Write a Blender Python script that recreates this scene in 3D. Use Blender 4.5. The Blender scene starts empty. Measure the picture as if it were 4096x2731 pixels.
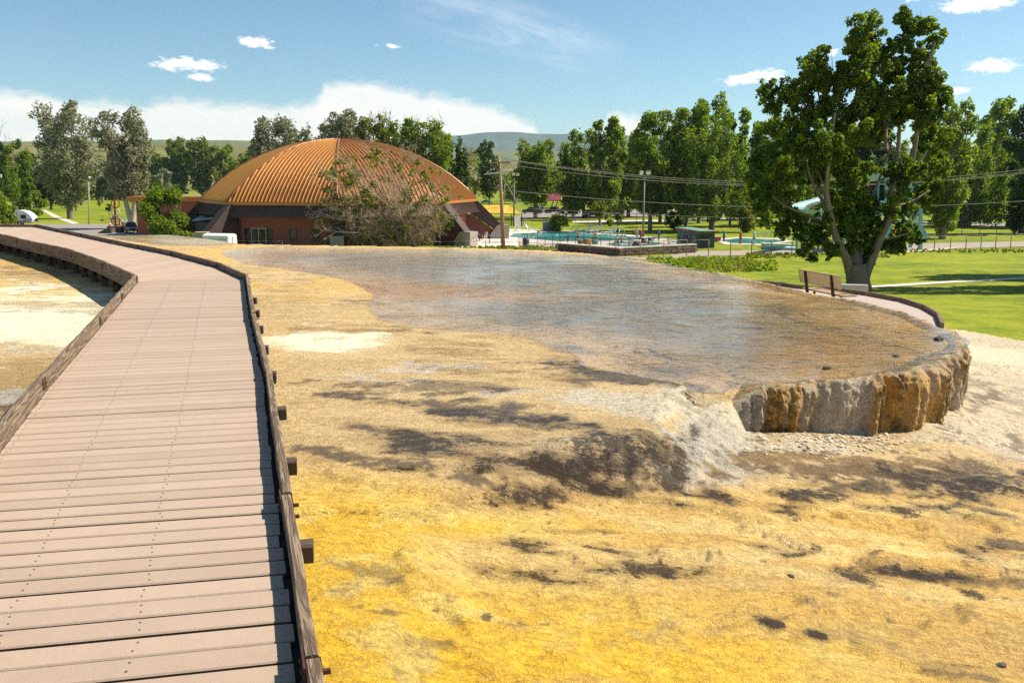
import bpy, bmesh, math, random
import numpy as np
from mathutils import Vector, Matrix
S = bpy.context.scene
COL = S.collection
PI = math.pi

# ------------------------------------------------------------------ camera, sky, sun, exposure
F, YH, H = 3550.0, 715.0, 1.65            # focal length and horizon row on a 4096 x 2731 frame, eye height above the deck
P = math.atan((1365.5 - YH) / F)
cam = bpy.data.cameras.new('camera'); co = bpy.data.objects.new('camera', cam); COL.objects.link(co)
co.location = (0, 0, H); co.rotation_euler = (PI/2 - P, 0, 0)
cam.sensor_width = 36.0; cam.lens = 36.0 * F / 4096; cam.clip_start = 0.05; cam.clip_end = 60000
S.camera = co
SUN_EL, SUN_AZ = math.radians(46.5), math.radians(76)      # azimuth from +Y towards +X
sl = bpy.data.lights.new('sun', 'SUN'); so = bpy.data.objects.new('sun', sl); COL.objects.link(so)
sl.energy = 5.0; sl.angle = math.radians(0.53); sl.color = (1.0, 0.93, 0.80)
sd = Vector((math.sin(SUN_AZ)*math.cos(SUN_EL), math.cos(SUN_AZ)*math.cos(SUN_EL), math.sin(SUN_EL)))
so.rotation_euler = sd.to_track_quat('Z', 'Y').to_euler()
S.view_settings.view_transform = 'Standard'; S.view_settings.look = 'None'
S.view_settings.exposure = 0.66; S.view_settings.gamma = 1.0
S.render.engine = 'CYCLES'
cy = S.cycles
cy.use_denoising = False; cy.max_bounces = 8; cy.transparent_max_bounces = 24
cy.diffuse_bounces = 3; cy.glossy_bounces = 3; cy.transmission_bounces = 4; cy.volume_bounces = 0
cy.sample_clamp_indirect = 6.0
try: cy.denoiser = 'OPENIMAGEDENOISE'
except Exception: pass

def ray(px, py):
    u = (px - 2048) / F; t = -(py - 1365.5) / F
    return Vector((u, math.cos(P) + t*math.sin(P), -math.sin(P) + t*math.cos(P)))
def at_z(px, py, z):
    d = ray(px, py); k = (z - H) / d.z
    return Vector((d.x*k, d.y*k, z))
def at_y(px, py, Y):
    d = ray(px, py); k = Y / d.y
    return Vector((d.x*k, Y, H + d.z*k))
KN = [(-300, -1.6), (0, -1.6), (18, -2.1), (27, -2.45), (45, -4.05), (95, -6.6), (133, -7.05), (170, -7.15), (240, -7.6), (400, -8.6), (1000, -12), (2200, -16)]
KY = np.array([k[0] for k in KN], float); KZ = np.array([k[1] for k in KN], float)
def gz(Y): return float(np.interp(Y, KY, KZ))
def at_park(px, py, dz=0.0, lo=26.0):
    d = ray(px, py); prev = lo
    Y = lo
    while Y < 2200:
        k = Y / d.y
        if H + d.z*k < gz(Y) + dz:
            a, b = prev, Y
            for _ in range(30):
                m = (a+b)/2
                if H + d.z*m/d.y < gz(m) + dz: b = m
                else: a = m
            return Vector((d.x*b/d.y, b, gz(b) + dz))
        prev = Y; Y *= 1.02
    return at_y(px, py, 2000)

# ------------------------------------------------------------------ node helpers
class NT:
    def __init__(s, tree): s.t = tree; s.n = tree.nodes; s.l = tree.links
    def add(s, typ, **kw):
        nd = s.n.new(typ)
        for k, v in kw.items(): setattr(nd, k, v)
        return nd
    def put(s, sock, v):
        if isinstance(v, bpy.types.NodeSocket): s.l.new(v, sock)
        elif v is not None:
            try: sock.default_value = v
            except Exception: sock.default_value = (v[0], v[1], v[2], 1.0) if len(v) == 3 else v[:3]
    def math(s, op, a, b=None, c=None, clamp=False):
        nd = s.add('ShaderNodeMath', operation=op, use_clamp=clamp)
        s.put(nd.inputs[0], a)
        if b is not None: s.put(nd.inputs[1], b)
        if c is not None: s.put(nd.inputs[2], c)
        return nd.outputs[0]
    def smooth(s, x, a, b):
        nd = s.add('ShaderNodeMapRange', interpolation_type='SMOOTHSTEP')
        s.put(nd.inputs[0], x); s.put(nd.inputs[1], a); s.put(nd.inputs[2], b); s.put(nd.inputs[3], 0.0); s.put(nd.inputs[4], 1.0)
        return nd.outputs[0]
    def noise(s, vec, scale, detail=4, rough=0.55, dist=0.0):
        nd = s.add('ShaderNodeTexNoise'); s.put(nd.inputs['Vector'], vec)
        nd.inputs['Scale'].default_value = scale; nd.inputs['Detail'].default_value = detail
        nd.inputs['Roughness'].default_value = rough; nd.inputs['Distortion'].default_value = dist
        return nd.outputs['Fac']
    def mapping(s, vec, scale=(1,1,1), rot=(0,0,0), loc=(0,0,0)):
        nd = s.add('ShaderNodeMapping'); s.put(nd.inputs[0], vec)
        nd.inputs['Scale'].default_value = scale; nd.inputs['Rotation'].default_value = rot; nd.inputs['Location'].default_value = loc
        return nd.outputs[0]
    def mix(s, f, a, b, mode='MIX'):
        nd = s.add('ShaderNodeMix', data_type='RGBA', blend_type=mode)
        s.put(nd.inputs[0], f); s.put(nd.inputs[6], a); s.put(nd.inputs[7], b)
        return nd.outputs[2]
    def ramp(s, f, stops, interp='LINEAR'):
        nd = s.add('ShaderNodeValToRGB'); cr = nd.color_ramp; cr.interpolation = interp
        while len(cr.elements) < len(stops): cr.elements.new(0.5)
        for e, (p, c) in zip(cr.elements, stops):
            e.position = p; e.color = (c, c, c, 1) if isinstance(c, (int, float)) else (*c[:3], 1)
        s.put(nd.inputs[0], f)
        return nd.outputs[0]
    def bump(s, h, strength, dist=0.01):
        nd = s.add('ShaderNodeBump'); nd.inputs['Strength'].default_value = strength; nd.inputs['Distance'].default_value = dist
        s.put(nd.inputs['Height'], h)
        return nd.outputs[0]
def new_mat(name):
    m = bpy.data.materials.new(name); m.use_nodes = True
    t = NT(m.node_tree); t.n.clear()
    out = t.add('ShaderNodeOutputMaterial')
    return m, t, out
def pbr(name, col, rough=0.7, metal=0.0, var=0.15, scale=3.0, bump=0.0, bscale=None, stretch=(1,1,1), coat=0.0, spec=0.5):
    m, t, out = new_mat(name)
    b = t.add('ShaderNodeBsdfPrincipled')
    tc = t.add('ShaderNodeTexCoord').outputs['Object']
    v = t.mapping(tc, stretch)
    n = t.noise(v, scale, 5, 0.6)
    lo = tuple(c*(1-var) for c in col); hi = tuple(min(1, c*(1+var)) for c in col)
    oi = t.add('ShaderNodeObjectInfo').outputs['Random']
    f = t.math('ADD', t.math('MULTIPLY', n, 1.4), t.math('MULTIPLY_ADD', oi, 0.35, -0.375), clamp=True)
    t.put(b.inputs['Base Color'], t.mix(f, (*lo, 1), (*hi, 1)))
    b.inputs['Roughness'].default_value = rough; b.inputs['Metallic'].default_value = metal
    b.inputs['Coat Weight'].default_value = coat; b.inputs['Specular IOR Level'].default_value = spec
    if bump:
        t.put(b.inputs['Normal'], t.bump(t.noise(v, bscale or scale*6, 6, 0.65), bump, 0.02))
    t.l.new(b.outputs[0], out.inputs[0])
    return m

# ------------------------------------------------------------------ world: physical sky with clouds by direction
world = bpy.data.worlds.new('World'); S.world = world; world.use_nodes = True
w = NT(world.node_tree); w.n.clear()
wo = w.add('ShaderNodeOutputWorld'); bg = w.add('ShaderNodeBackground')
sky = w.add('ShaderNodeTexSky', sky_type='NISHITA'); sky.sun_disc = False
sky.sun_elevation = SUN_EL; sky.sun_rotation = SUN_AZ; sky.altitude = 1300; sky.air_density = 1.0; sky.dust_density = 0.6; sky.ozone_density = 1.0
gen = w.add('ShaderNodeTexCoord').outputs['Generated']
sep = w.add('ShaderNodeSeparateXYZ'); w.put(sep.inputs[0], gen)
az = w.math('ARCTAN2', sep.outputs[0], sep.outputs[1]); el = w.math('ARCSINE', sep.outputs[2])
def azel(px, py):
    d = ray(px, py).normalized(); return math.atan2(d.x, d.y), math.asin(d.z)
cmb = w.add('ShaderNodeCombineXYZ'); w.put(cmb.inputs[0], az); w.put(cmb.inputs[1], w.math('MULTIPLY', el, 2.2))
cv = cmb.outputs[0]
nA = w.noise(cv, 9.0, 7, 0.62, 0.4); nB = w.noise(cv, 45.0, 6, 0.65, 0.5); nC = w.noise(cv, 22, 5, 0.6, 0.3)
# the long bank over the horizon
AZ0, AZ1 = -0.75, 0.75
edge = [(-700,370),(0,350),(150,362),(300,398),(580,402),(700,375),(900,402),(1180,408),(1270,385),(1300,325),(1420,312),(1560,335),(1700,368),(1900,402),(2010,425),(2140,480),(2170,560),(2380,560),(2440,440),(2520,450),(2620,500),(2700,590),(4600,590)]
stops = []
for px, py in edge:
    a, e = azel(px, py); stops.append(((a-AZ0)/(AZ1-AZ0), e))
fr = w.math('MULTIPLY_ADD', az, 1/(AZ1-AZ0), -AZ0/(AZ1-AZ0), clamp=True)
edg = w.ramp(fr, stops)
eln = w.math('ADD', el, w.math('MULTIPLY_ADD', nB, 0.022, -0.011))
eln = w.math('ADD', eln, w.math('MULTIPLY_ADD', nA, 0.016, -0.008))
dif = w.math('SUBTRACT', edg, eln)
bank = w.smooth(dif, -0.003, 0.013)
bank = w.math('MULTIPLY', bank, w.math('MULTIPLY_ADD', nC, 0.5, 0.58, clamp=True))
# small cumulus
cm = None
puffs = [(750,262,150,26,1),(745,250,36,24,1),(800,308,58,18,1),(1020,170,62,24,1),(990,165,38,20,1),(1075,192,30,10,.7),(1090,165,14,6,.8),(1570,184,34,10,.65),(1508,180,14,8,.35),(3890,16,120,34,1.2),(3960,0,110,30,1.1),(3660,-4,40,12,.8),
         (2985,318,98,20,1.05),(3060,302,78,24,1.1),(2930,330,40,14,1),(3960,262,82,28,1.2),(4000,268,60,22,1.1),(3320,210,34,14,.9),(3830,363,46,14,1),(3772,336,16,8,.7),(-500,200,120,40,1),(4700,230,140,40,1),(5200,60,160,50,1),(-1200,120,160,40,1)]
for px, py, rx, ry, k in puffs:
    a, e = azel(px, py)
    dx = w.math('MULTIPLY', w.math('SUBTRACT', az, a), F/rx)
    dy = w.math('MULTIPLY', w.math('SUBTRACT', el, e), F/ry)
    r = w.math('SQRT', w.math('ADD', w.math('MULTIPLY', dx, dx), w.math('MULTIPLY', dy, dy)))
    v = w.math('MULTIPLY', w.math('SUBTRACT', 1.15, r), k)
    cm = v if cm is None else w.math('MAXIMUM', cm, v)
nD = w.noise(cv, 75.0, 7, 0.68, 0.6)
cum = w.smooth(w.math('ADD', cm, w.math('MULTIPLY_ADD', nD, 2.6, -1.35)), 0.05, 0.9)
# thin cirrus streaks, upper middle
def streak(px0, py0, px1, py1, wid, k):
    a0, e0 = azel(px0, py0); a1, e1 = azel(px1, py1); L = math.hypot(a1-a0, e1-e0); ux, uy = (a1-a0)/L, (e1-e0)/L
    da = w.math('SUBTRACT', az, a0); de = w.math('SUBTRACT', el, e0)
    al = w.math('ADD', w.math('MULTIPLY', da, ux), w.math('MULTIPLY', de, uy))
    ac = w.math('SUBTRACT', w.math('MULTIPLY', da, uy), w.math('MULTIPLY', de, ux))
    cb = w.add('ShaderNodeCombineXYZ'); w.put(cb.inputs[0], w.math('MULTIPLY', al, 6)); w.put(cb.inputs[1], w.math('MULTIPLY', ac, 34))
    n = w.noise(cb.outputs[0], 1.0, 6, 0.65, 0.7)
    m1 = w.smooth(al, -0.02, L*0.35); m2 = w.smooth(al, L*1.08, L*0.6)
    m3 = w.smooth(w.math('ABSOLUTE', ac), wid, wid*0.1)
    m = w.math('MULTIPLY', w.math('MULTIPLY', m1, m2), m3)
    return w.math('MULTIPLY', w.math('MULTIPLY', m, w.smooth(n, 0.32, 0.72)), k)
cir = w.math('ADD', streak(1600, 0, 2480, 240, 0.034, 0.42), streak(1900, 0, 2500, 225, 0.022, 0.22))
veil = w.math('MULTIPLY', w.smooth(w.noise(w.mapping(cv, (1, 2.2, 1), (0,0,0.3)), 3.2, 5, 0.6, 0.5), 0.55, 0.85), 0.10)
skc = w.mix(1.0, sky.outputs[0], (0.80, 1.0, 1.02, 1), 'MULTIPLY')
skc = w.mix(w.math('ADD', cir, veil, clamp=True), skc, (9.8, 10.2, 10.3, 1))
skc = w.mix(w.math('MULTIPLY', bank, 0.92), skc, (10.3, 9.6, 8.7, 1))
skc = w.mix(w.math('MULTIPLY', cum, 0.95), skc, (12.0, 11.6, 11.0, 1))
w.put(bg.inputs[0], skc); bg.inputs[1].default_value = 0.079
w.l.new(bg.outputs[0], wo.inputs[0])

# ------------------------------------------------------------------ numpy noise
def _hash(ix, iy, iz, seed):
    h = (ix.astype(np.int64)*374761393 + iy.astype(np.int64)*668265263 + iz.astype(np.int64)*2147483647 + seed*974711) & 0x7fffffff
    h = ((h ^ (h >> 13)) * 1274126177) & 0x7fffffff
    h = ((h ^ (h >> 16)) * 461845907) & 0x7fffffff
    return ((h ^ (h >> 15)) & 0xffff) / 65535.0
def vnoise(x, y, seed=0):
    ix, iy = np.floor(x), np.floor(y); fx, fy = x-ix, y-iy
    fx = fx*fx*(3-2*fx); fy = fy*fy*(3-2*fy); z = np.zeros_like(ix)
    a = _hash(ix, iy, z, seed); b = _hash(ix+1, iy, z, seed); c = _hash(ix, iy+1, z, seed); d = _hash(ix+1, iy+1, z, seed)
    return (a*(1-fx)+b*fx)*(1-fy) + (c*(1-fx)+d*fx)*fy
def fbm(x, y, oct=4, seed=0, gain=0.5):
    x = np.asarray(x, float); y = np.asarray(y, float)
    s = np.zeros(np.broadcast(x, y).shape); a = 1.0; tot = 0
    for o in range(oct):
        s = s + a*vnoise(x*2.0**o + 17.3*o, y*2.0**o - 9.1*o, seed+o*31); tot += a; a *= gain
    return s/tot
def sstep(x, a, b):
    t = np.clip((x-a)/(b-a), 0, 1); return t*t*(3-2*t)
def poly_sd(px, py, poly):                       # signed distance, positive inside
    poly = np.asarray(poly, float)
    d = np.full(px.shape, 1e9); inside = np.zeros(px.shape, bool)
    n = len(poly)
    for i in range(n):
        ax, ay = poly[i]; bx, by = poly[(i+1) % n]
        ex, ey = bx-ax, by-ay; L = ex*ex+ey*ey + 1e-12
        t = np.clip(((px-ax)*ex + (py-ay)*ey)/L, 0, 1)
        d = np.minimum(d, (px-ax-t*ex)**2 + (py-ay-t*ey)**2)
        if ay != by:
            c = ((ay > py) != (by > py)) & (px < ex*(py-ay)/(by-ay) + ax)
            inside ^= c
    d = np.sqrt(d)
    return np.where(inside, d, -d)
def chaikin(pts, it=2, closed=False):
    p = np.asarray(pts, float)
    for _ in range(it):
        q = np.roll(p, -1, 0) if closed else p[1:]
        a = p if closed else p[:-1]
        r = np.empty((2*len(a), p.shape[1])); r[0::2] = 0.75*a+0.25*q; r[1::2] = 0.25*a+0.75*q
        if not closed: r = np.vstack([p[:1], r, p[-1:]])
        p = r
    return p

# ------------------------------------------------------------------ mesh helpers
def link(o, parent=None):
    COL.objects.link(o)
    if parent is not None: o.parent = parent
    return o
def root_loc(o):
    v = Vector((0, 0, 0))
    while o is not None: v += o.location; o = o.parent
    return v
def np_obj(name, V, Q, mat, parent=None, smooth=True, local=False, attrs=None, kind=None):
    V = np.asarray(V, np.float32); Q = np.asarray(Q, np.int32)
    if parent is not None and not local: V = V - np.array(root_loc(parent), np.float32)
    me = bpy.data.meshes.new(name)
    n, k = len(Q), Q.shape[1]
    me.vertices.add(len(V)); me.vertices.foreach_set('co', V.ravel())
    me.loops.add(n*k); me.loops.foreach_set('vertex_index', Q.ravel())
    me.polygons.add(n); me.polygons.foreach_set('loop_start', np.arange(0, n*k, k, dtype=np.int32))
    me.polygons.foreach_set('use_smooth', np.full(n, smooth, bool))
    for an, (typ, data) in (attrs or {}).items():
        a = me.attributes.new(an, typ, 'POINT')
        a.data.foreach_set('color' if typ == 'FLOAT_COLOR' else 'value', np.asarray(data, np.float32).ravel())
    me.update(calc_edges=True)
    if mat: me.materials.append(mat)
    o = link(bpy.data.objects.new(name, me), parent)
    if kind: o['kind'] = kind
    return o
BOXF = [(0,3,2,1),(4,5,6,7),(0,1,5,4),(1,2,6,5),(2,3,7,6),(3,0,4,7)]
class MB:
    def __init__(s): s.v = []; s.f = []
    def add(s, vs, fs):
        b = len(s.v); s.v += [tuple(v) for v in vs]; s.f += [tuple(i+b for i in f) for f in fs]; return s
    def hexa(s, p8): return s.add(p8, BOXF)
    def box(s, c, d, rz=0.0, M=None):
        c = Vector(c); hx, hy, hz = d[0]/2, d[1]/2, d[2]/2
        R = M if M is not None else Matrix.Rotation(rz, 3, 'Z')
        return s.hexa([c + R @ Vector(p) for p in ((-hx,-hy,-hz),(hx,-hy,-hz),(hx,hy,-hz),(-hx,hy,-hz),(-hx,-hy,hz),(hx,-hy,hz),(hx,hy,hz),(-hx,hy,hz))])
    def bar(s, a, b, wd, ht, up=(0,0,1)):
        a, b = Vector(a), Vector(b); t = (b-a).normalized(); up = Vector(up)
        sd_ = t.cross(up)
        if sd_.length < 1e-4: sd_ = t.cross(Vector((1,0,0)))
        sd_.normalize(); u = sd_.cross(t)
        p = []
        for q in (a, b):
            p += [q - sd_*wd/2 - u*ht/2, q + sd_*wd/2 - u*ht/2, q + sd_*wd/2 + u*ht/2, q - sd_*wd/2 + u*ht/2]
        return s.hexa(p)
    def tube(s, pts, rad, n=6, cap=True):
        pts = [Vector(p) for p in pts]; b = len(s.v); m = len(pts)
        if isinstance(rad, (int, float)): rad = [rad]*m
        pu = None
        for i, p in enumerate(pts):
            t = (pts[min(i+1, m-1)] - pts[max(i-1, 0)]).normalized()
            if pu is None: pu = t.orthogonal().normalized()
            u = (pu - t*pu.dot(t))
            u = u.normalized() if u.length > 1e-5 else t.orthogonal().normalized()
            pu = u; v = t.cross(u)
            for k in range(n):
                a = 2*PI*k/n; s.v.append(tuple(p + (u*math.cos(a) + v*math.sin(a))*rad[i]))
        for i in range(m-1):
            for k in range(n):
                k2 = (k+1) % n
                s.f.append((b+i*n+k, b+i*n+k2, b+(i+1)*n+k2, b+(i+1)*n+k))
        if cap:
            s.f.append(tuple(b+k for k in reversed(range(n)))); s.f.append(tuple(b+(m-1)*n+k for k in range(n)))
        return s
    def prism(s, A, B):                                # two matching loops
        n = len(A); fs = [tuple(reversed(range(n))), tuple(range(n, 2*n))]
        fs += [(i, (i+1) % n, n+(i+1) % n, n+i) for i in range(n)]
        return s.add(list(A)+list(B), fs)
    def lathe(s, prof, n=12, c=(0,0,0)):
        c = Vector(c); b = len(s.v)
        for r, z in prof:
            for k in range(n): s.v.append((c.x + r*math.cos(2*PI*k/n), c.y + r*math.sin(2*PI*k/n), c.z+z))
        for i in range(len(prof)-1):
            for k in range(n):
                k2 = (k+1) % n; s.f.append((b+i*n+k, b+i*n+k2, b+(i+1)*n+k2, b+(i+1)*n+k))
        s.f.append(tuple(b+k for k in reversed(range(n)))); s.f.append(tuple(b+(len(prof)-1)*n+k for k in range(n)))
        return s
    def build(s, name, mat, parent=None, smooth=False, local=False, kind=None):
        off = Vector((0,0,0)) if (parent is None or local) else root_loc(parent)
        me = bpy.data.meshes.new(name)
        me.from_pydata([(v[0]-off.x, v[1]-off.y, v[2]-off.z) for v in s.v], [], s.f)
        if smooth: me.polygons.foreach_set('use_smooth', [True]*len(me.polygons))
        bm = bmesh.new(); bm.from_mesh(me); bmesh.ops.recalc_face_normals(bm, faces=bm.faces); bm.to_mesh(me); bm.free()
        if mat: me.materials.append(mat)
        o = link(bpy.data.objects.new(name, me), parent)
        if kind: o['kind'] = kind
        return o
def tag(o, label=None, cat=None, group=None, kind=None):
    if label: o['label'] = label
    if cat: o['category'] = cat
    if group: o['group'] = group
    if kind: o['kind'] = kind
    return o
def thing(name, label, cat, loc, group=None, rz=0.0):
    o = bpy.data.objects.new(name, None); o.empty_display_size = 0.3; link(o)
    o.location = loc; o.rotation_euler = (0, 0, rz)
    return tag(o, label, cat, group)
def dup(o, loc, rz, label, parent=None, scale=None):
    c = o.copy(); COL.objects.link(c)
    if parent is None:
        c.location = loc; c.rotation_euler = (0, 0, rz); c['label'] = label
        if scale: c.scale = (scale,)*3
    else: c.parent = parent
    for ch in o.children: dup(ch, None, None, None, c)
    return c

# ------------------------------------------------------------------ travertine terraces and lawn: one grid, finer near the viewer
ZW = -0.45                                           # water level of the upper terrace
def L2(pts, z): return [tuple(at_z(x, y, z)[:2]) for x, y in pts]
U_px = [(-900,2400),(150,2900),(700,2250),(1150,1900),(1500,1835),(1800,1812),(2050,1796),(2350,1780),(2560,1785),(2680,1745),(2740,1680),(2800,1625),(2880,1590),(2985,1562),(3120,1552),(3250,1546),(3400,1534),(3530,1516),(3640,1492),(3700,1466),(3760,1438),(3820,1416),(3862,1398),(3874,1388),(3868,1372),(3840,1354),(3764,1328),(3713,1304),(3662,1277),(3606,1257),(3536,1243),(3466,1222),(3387,1205),(3326,1197),(3247,1185),(3200,1171),(3130,1157),(3065,1139),(3000,1130),(2886,1100),(2790,1085),(2733,1075),(2669,1058),(2573,1045),(2462,1028),(2300,1011),(2000,999),(1600,990),(1000,984),(930,974),(800,952),(560,932),(300,921),(0,915),(-900,912)]
U = chaikin(L2(U_px, -0.5), 2, True)
POOL_px = [(905,1000),(880,1018),(1000,1058),(1180,1082),(1330,1105),(1440,1142),(1500,1185),(1480,1232),(1530,1282),(1650,1305),(1760,1318),(1950,1335),(2150,1358),(2240,1392),(2300,1440),(2420,1478),(2600,1516),(2800,1536),(2990,1546),(3120,1538),(3300,1528),(3480,1508),(3620,1480),(3690,1450),(3760,1422),(3825,1396),(3850,1384),(3838,1366),(3762,1340),(3708,1314),(3655,1285),(3600,1265),(3530,1250),(3460,1229),(3380,1211),(3322,1203),(3240,1191),(3196,1177),(3126,1163),(3060,1145),(2995,1135),(2880,1105),(2728,1079),(2570,1049),(2458,1032),(2290,1014),(1990,1003),(1600,994),(1010,989)]
POOL = chaikin(L2(POOL_px, ZW), 1, True)
POND_px = [(300,930),(430,950),(560,972),(700,986),(860,984),(945,976),(925,972),(800,950),(560,931),(420,925)]
POND = chaikin(L2(POND_px, ZW), 1, True)

Ys = [-2.0]
while Ys[-1] < 34.0:
    y = Ys[-1]
    Ys.append(y + (0.05 if y < 1.5 else 0.006 + 0.0045*y if y < 17 else 0.0075*y))
Ys = np.array(Ys); Ys = -2 + (Ys+2)*(36.0/(Ys[-1]+2))
ss = np.arange(-0.62, 0.6201, 0.00165)
ss = np.concatenate([[-40, -12, -5, -2.5, -1.5, -1.0, -0.8, -0.68], ss, [0.68, 0.8, 1.0, 1.5, 2.5, 5, 12, 40]])
GY, GS = np.meshgrid(Ys, ss, indexing='ij')
GX = (GY + 3.0)*GS
sp, cp = math.sin(P), math.cos(P)
def proj(x, y, z):
    dep = y*cp - (z-H)*sp; up = y*sp + (z-H)*cp
    dep = np.maximum(dep, 0.05)
    return 2048 + F*x/dep, 1365.5 - F*up/dep
sdU = poly_sd(GX, GY, U)
wob = (fbm(GX*2.2, GY*2.2, 4, 3)-0.5)*0.16
t = -(sdU) + wob*sstep(GX, 9, 3)*sstep(np.abs(sdU), 2, 0)*0.6
hill = np.interp(GY, KY, KZ)
zlow = -0.42 - 0.13*np.clip(GX+1.2, 0, None) - 0.045*np.clip(GY-9, 0, None)
zlow = np.maximum(zlow, -2.6)
far = sstep(GY, 15.5, 21.0)
zo = zlow*(1-far) + hill*far
zo = np.minimum(zo, -0.47 - 0.02*np.clip(t, 0, 1))
px0, py0 = proj(GX, GY, np.full_like(GX, -0.6))
cl = sstep(px0, 2740, 2960)*(GY < 15.8) + (GY >= 15.8)*1.0            # 1 where the edge is a wall
cl = np.where((GY >= 15.8) & (GX < 5.5), 0.3, cl)
wd = 0.45 + 2.4*sstep(px0, 2450, 1350) - 0.37*sstep(px0, 2930, 3040)
ns_ = np.exp(-((px0-2810)/170.0)**2)*(GY < 15.8)*sstep(px0, 3060, 2960)
wd = wd + 0.95*ns_
wd = np.where(GY >= 15.8, 0.3, wd)
t0 = -0.12*sstep(px0, 2300, 2700) - 0.12*sstep(px0, 2930, 3030)*(GY < 15.8) - 0.55*ns_
wd = wd + 0.3*sstep(px0, 1950, 2150)*sstep(px0, 2760, 2600)*(GY < 15.8)
soft = sstep(t, t0, t0 + wd)
talus = 0.24*np.clip(1-t/0.9, 0, 1)**1.4*sstep(GX, 3.8, 5.2)*(GY < 17)
zup = -0.42 + 0.018*(fbm(GX*0.9, GY*0.9, 3, 11)-0.5)
zup = np.where(px0 > 2930, np.where(GY < 17, ZW-0.02, zup), zup)
z = zup*(1-soft) + (zo + talus*cl)*soft
z = np.where(GY >= 15.8, np.where(t > -0.09, zo, zup), z)
nz = fbm(GX*1.3, GY*1.3, 5, 5)-0.5
rough = fbm(GX*9, GY*9, 4, 8)-0.5
out_m = sstep(t, 0.0, 0.4)*(1-far)
z = z + out_m*(0.09*nz + 0.028*rough) + (1-out_m)*(t < 0)*0.008*rough
# rilled flow ridges on the dark scarp
rill = 0.55*fbm(px0/42.0, py0/95.0, 4, 21) + 0.45*fbm(GX*9, GY*9, 4, 22) - 0.5
scarp = sstep(px0, 1850, 2350)*sstep(px0, 2950, 2700)*sstep(t, -0.1, 0.05)*sstep(t, 0.75, 0.45)
z = z + scarp*0.07*rill
nsz = np.clip(1.2*np.exp(-(((px0-2820)/280)**2 + ((py0-1740)/160)**2)), 0, 1)*(GY < 12)*(t > -0.6)
z = z + nsz*(0.12*(fbm(GX*5, GY*5, 4, 61)-0.5) + 0.05*(fbm(GX*14, GY*14, 3, 62)-0.5))
# lumpy ledges on the lower flat (thin stepped rims)
led = fbm(GX*0.75+0.4*GY, GY*1.5, 4, 33)
z = z + out_m*0.05*sstep(led, 0.50, 0.56) - out_m*0.03*sstep(led, 0.62, 0.66)
# water beds
sdP = poly_sd(GX, GY, POOL) + (fbm(GX*1.6, GY*1.6, 4, 44)-0.5)*0.55*sstep(GY-0.55*GX, 22, 6)*sstep(GX, 5, 1.5)
sdQ = poly_sd(GX, GY, POND)
sdW = np.maximum(sdP, sdQ)
bed = np.where(sdW > 0, ZW - np.minimum(0.10, 0.012+0.03*sdW), np.maximum(np.minimum(z, ZW + 0.002 + np.clip(-sdW, 0, 1.2)*0.03 + 0.008*rough*np.clip(-sdW*4, 0, 1)), np.where(t < -0.02, ZW+0.001, -9)))
lipz = (px0 > 2930) & (sdW <= 0) & (t < 0.02)
bed = np.where(lipz | ((GY > 12) & (t < 0) & (t > -0.35)), ZW - 0.016, bed)
nearw = (t < np.where(GY < 15.8, t0-0.01, 0.0))
z = np.where(nearw, bed, z)
z = np.where((sdW > 0) & (t < 0.0), np.minimum(z, ZW - np.minimum(0.10, 0.012+0.03*sdW)), z)
z = np.where((GY > 15.8) & (t > -0.09), np.minimum(z, zo + (1-sstep(t, -0.09, 0.1))*0.2), z)
# ground beneath the boardwalk keeps clear of the beams
z = np.minimum(z, np.where(GX < 1.0, -0.40, 9))

# --- mineral colours, fixed in the ground
PX, PY = proj(GX, GY, z)
def sr(r, g, b): 
    c = np.array([r, g, b])/255.0
    return np.where(c <= 0.04045, c/12.92, ((c+0.055)/1.055)**2.4)
def lay(C, m, col, k=1.0):
    m = np.clip(m*k, 0, 1)[..., None]; return C*(1-m) + np.array(col)*m
xw = PX/4096*20; yw = PY/4096*20
n1 = fbm(GX*1.1, GY*1.1, 5, 71); n2 = fbm(GX*4.5, GY*4.5, 5, 72); n3 = fbm(GX*16, GY*16, 4, 73)
stk = fbm(GX*0.8+0.15*GY, GY*3.6, 5, 74)                       # streaks lying across the view
stk2 = fbm(GX*3.0, GY*9.0, 4, 75)
C = np.ones(GX.shape + (3,))*np.array([0.55, 0.385, 0.185])
C = lay(C, sstep(stk, 0.40, 0.62), (0.62, 0.44, 0.22))
C = lay(C, sstep(n1, 0.52, 0.70)*sstep(stk2, 0.35, 0.6), (0.36, 0.23, 0.10), 0.65)
# golden flat
gold = sstep(PY, 1880, 2080)*(t > -0.2)
C = lay(C, gold, (0.72, 0.43, 0.105))
wrp = fbm(GX*0.6, GY*0.6, 3, 78)*3.0; bnd = fbm(GX*0.45 + wrp*0.4, GY*2.4 + wrp*1.6 - GX*0.5, 4, 79)
C = lay(C, gold*sstep(bnd, 0.50, 0.60), (0.90, 0.66, 0.27), 0.65)
C = lay(C, gold*sstep(bnd, 0.46, 0.36), (0.60, 0.37, 0.11), 0.6)
C = lay(C, gold*sstep(stk, 0.47, 0.63), (0.78, 0.54, 0.20), 0.8)
yel = np.maximum(sstep(PY, 1750, 2150)*sstep(PX, 1950, 1450), sstep(PY + 0.10*(2300-PX), 2200, 2560)*sstep(PX, 4400, 2500))
yel = np.maximum(yel, np.exp(-((PY-2100-0.02*(PX-1500))/50)**2)*sstep(PX, 2700, 2000)*0.8)
C = lay(C, yel*sstep(n1*0.6+stk*0.6, 0.36, 0.60), (0.85, 0.50, 0.032), 0.95)
C = lay(C, yel*sstep(n2, 0.50, 0.68)*sstep(n1, .4, .6), (0.80, 0.62, 0.20), 0.6)
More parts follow.
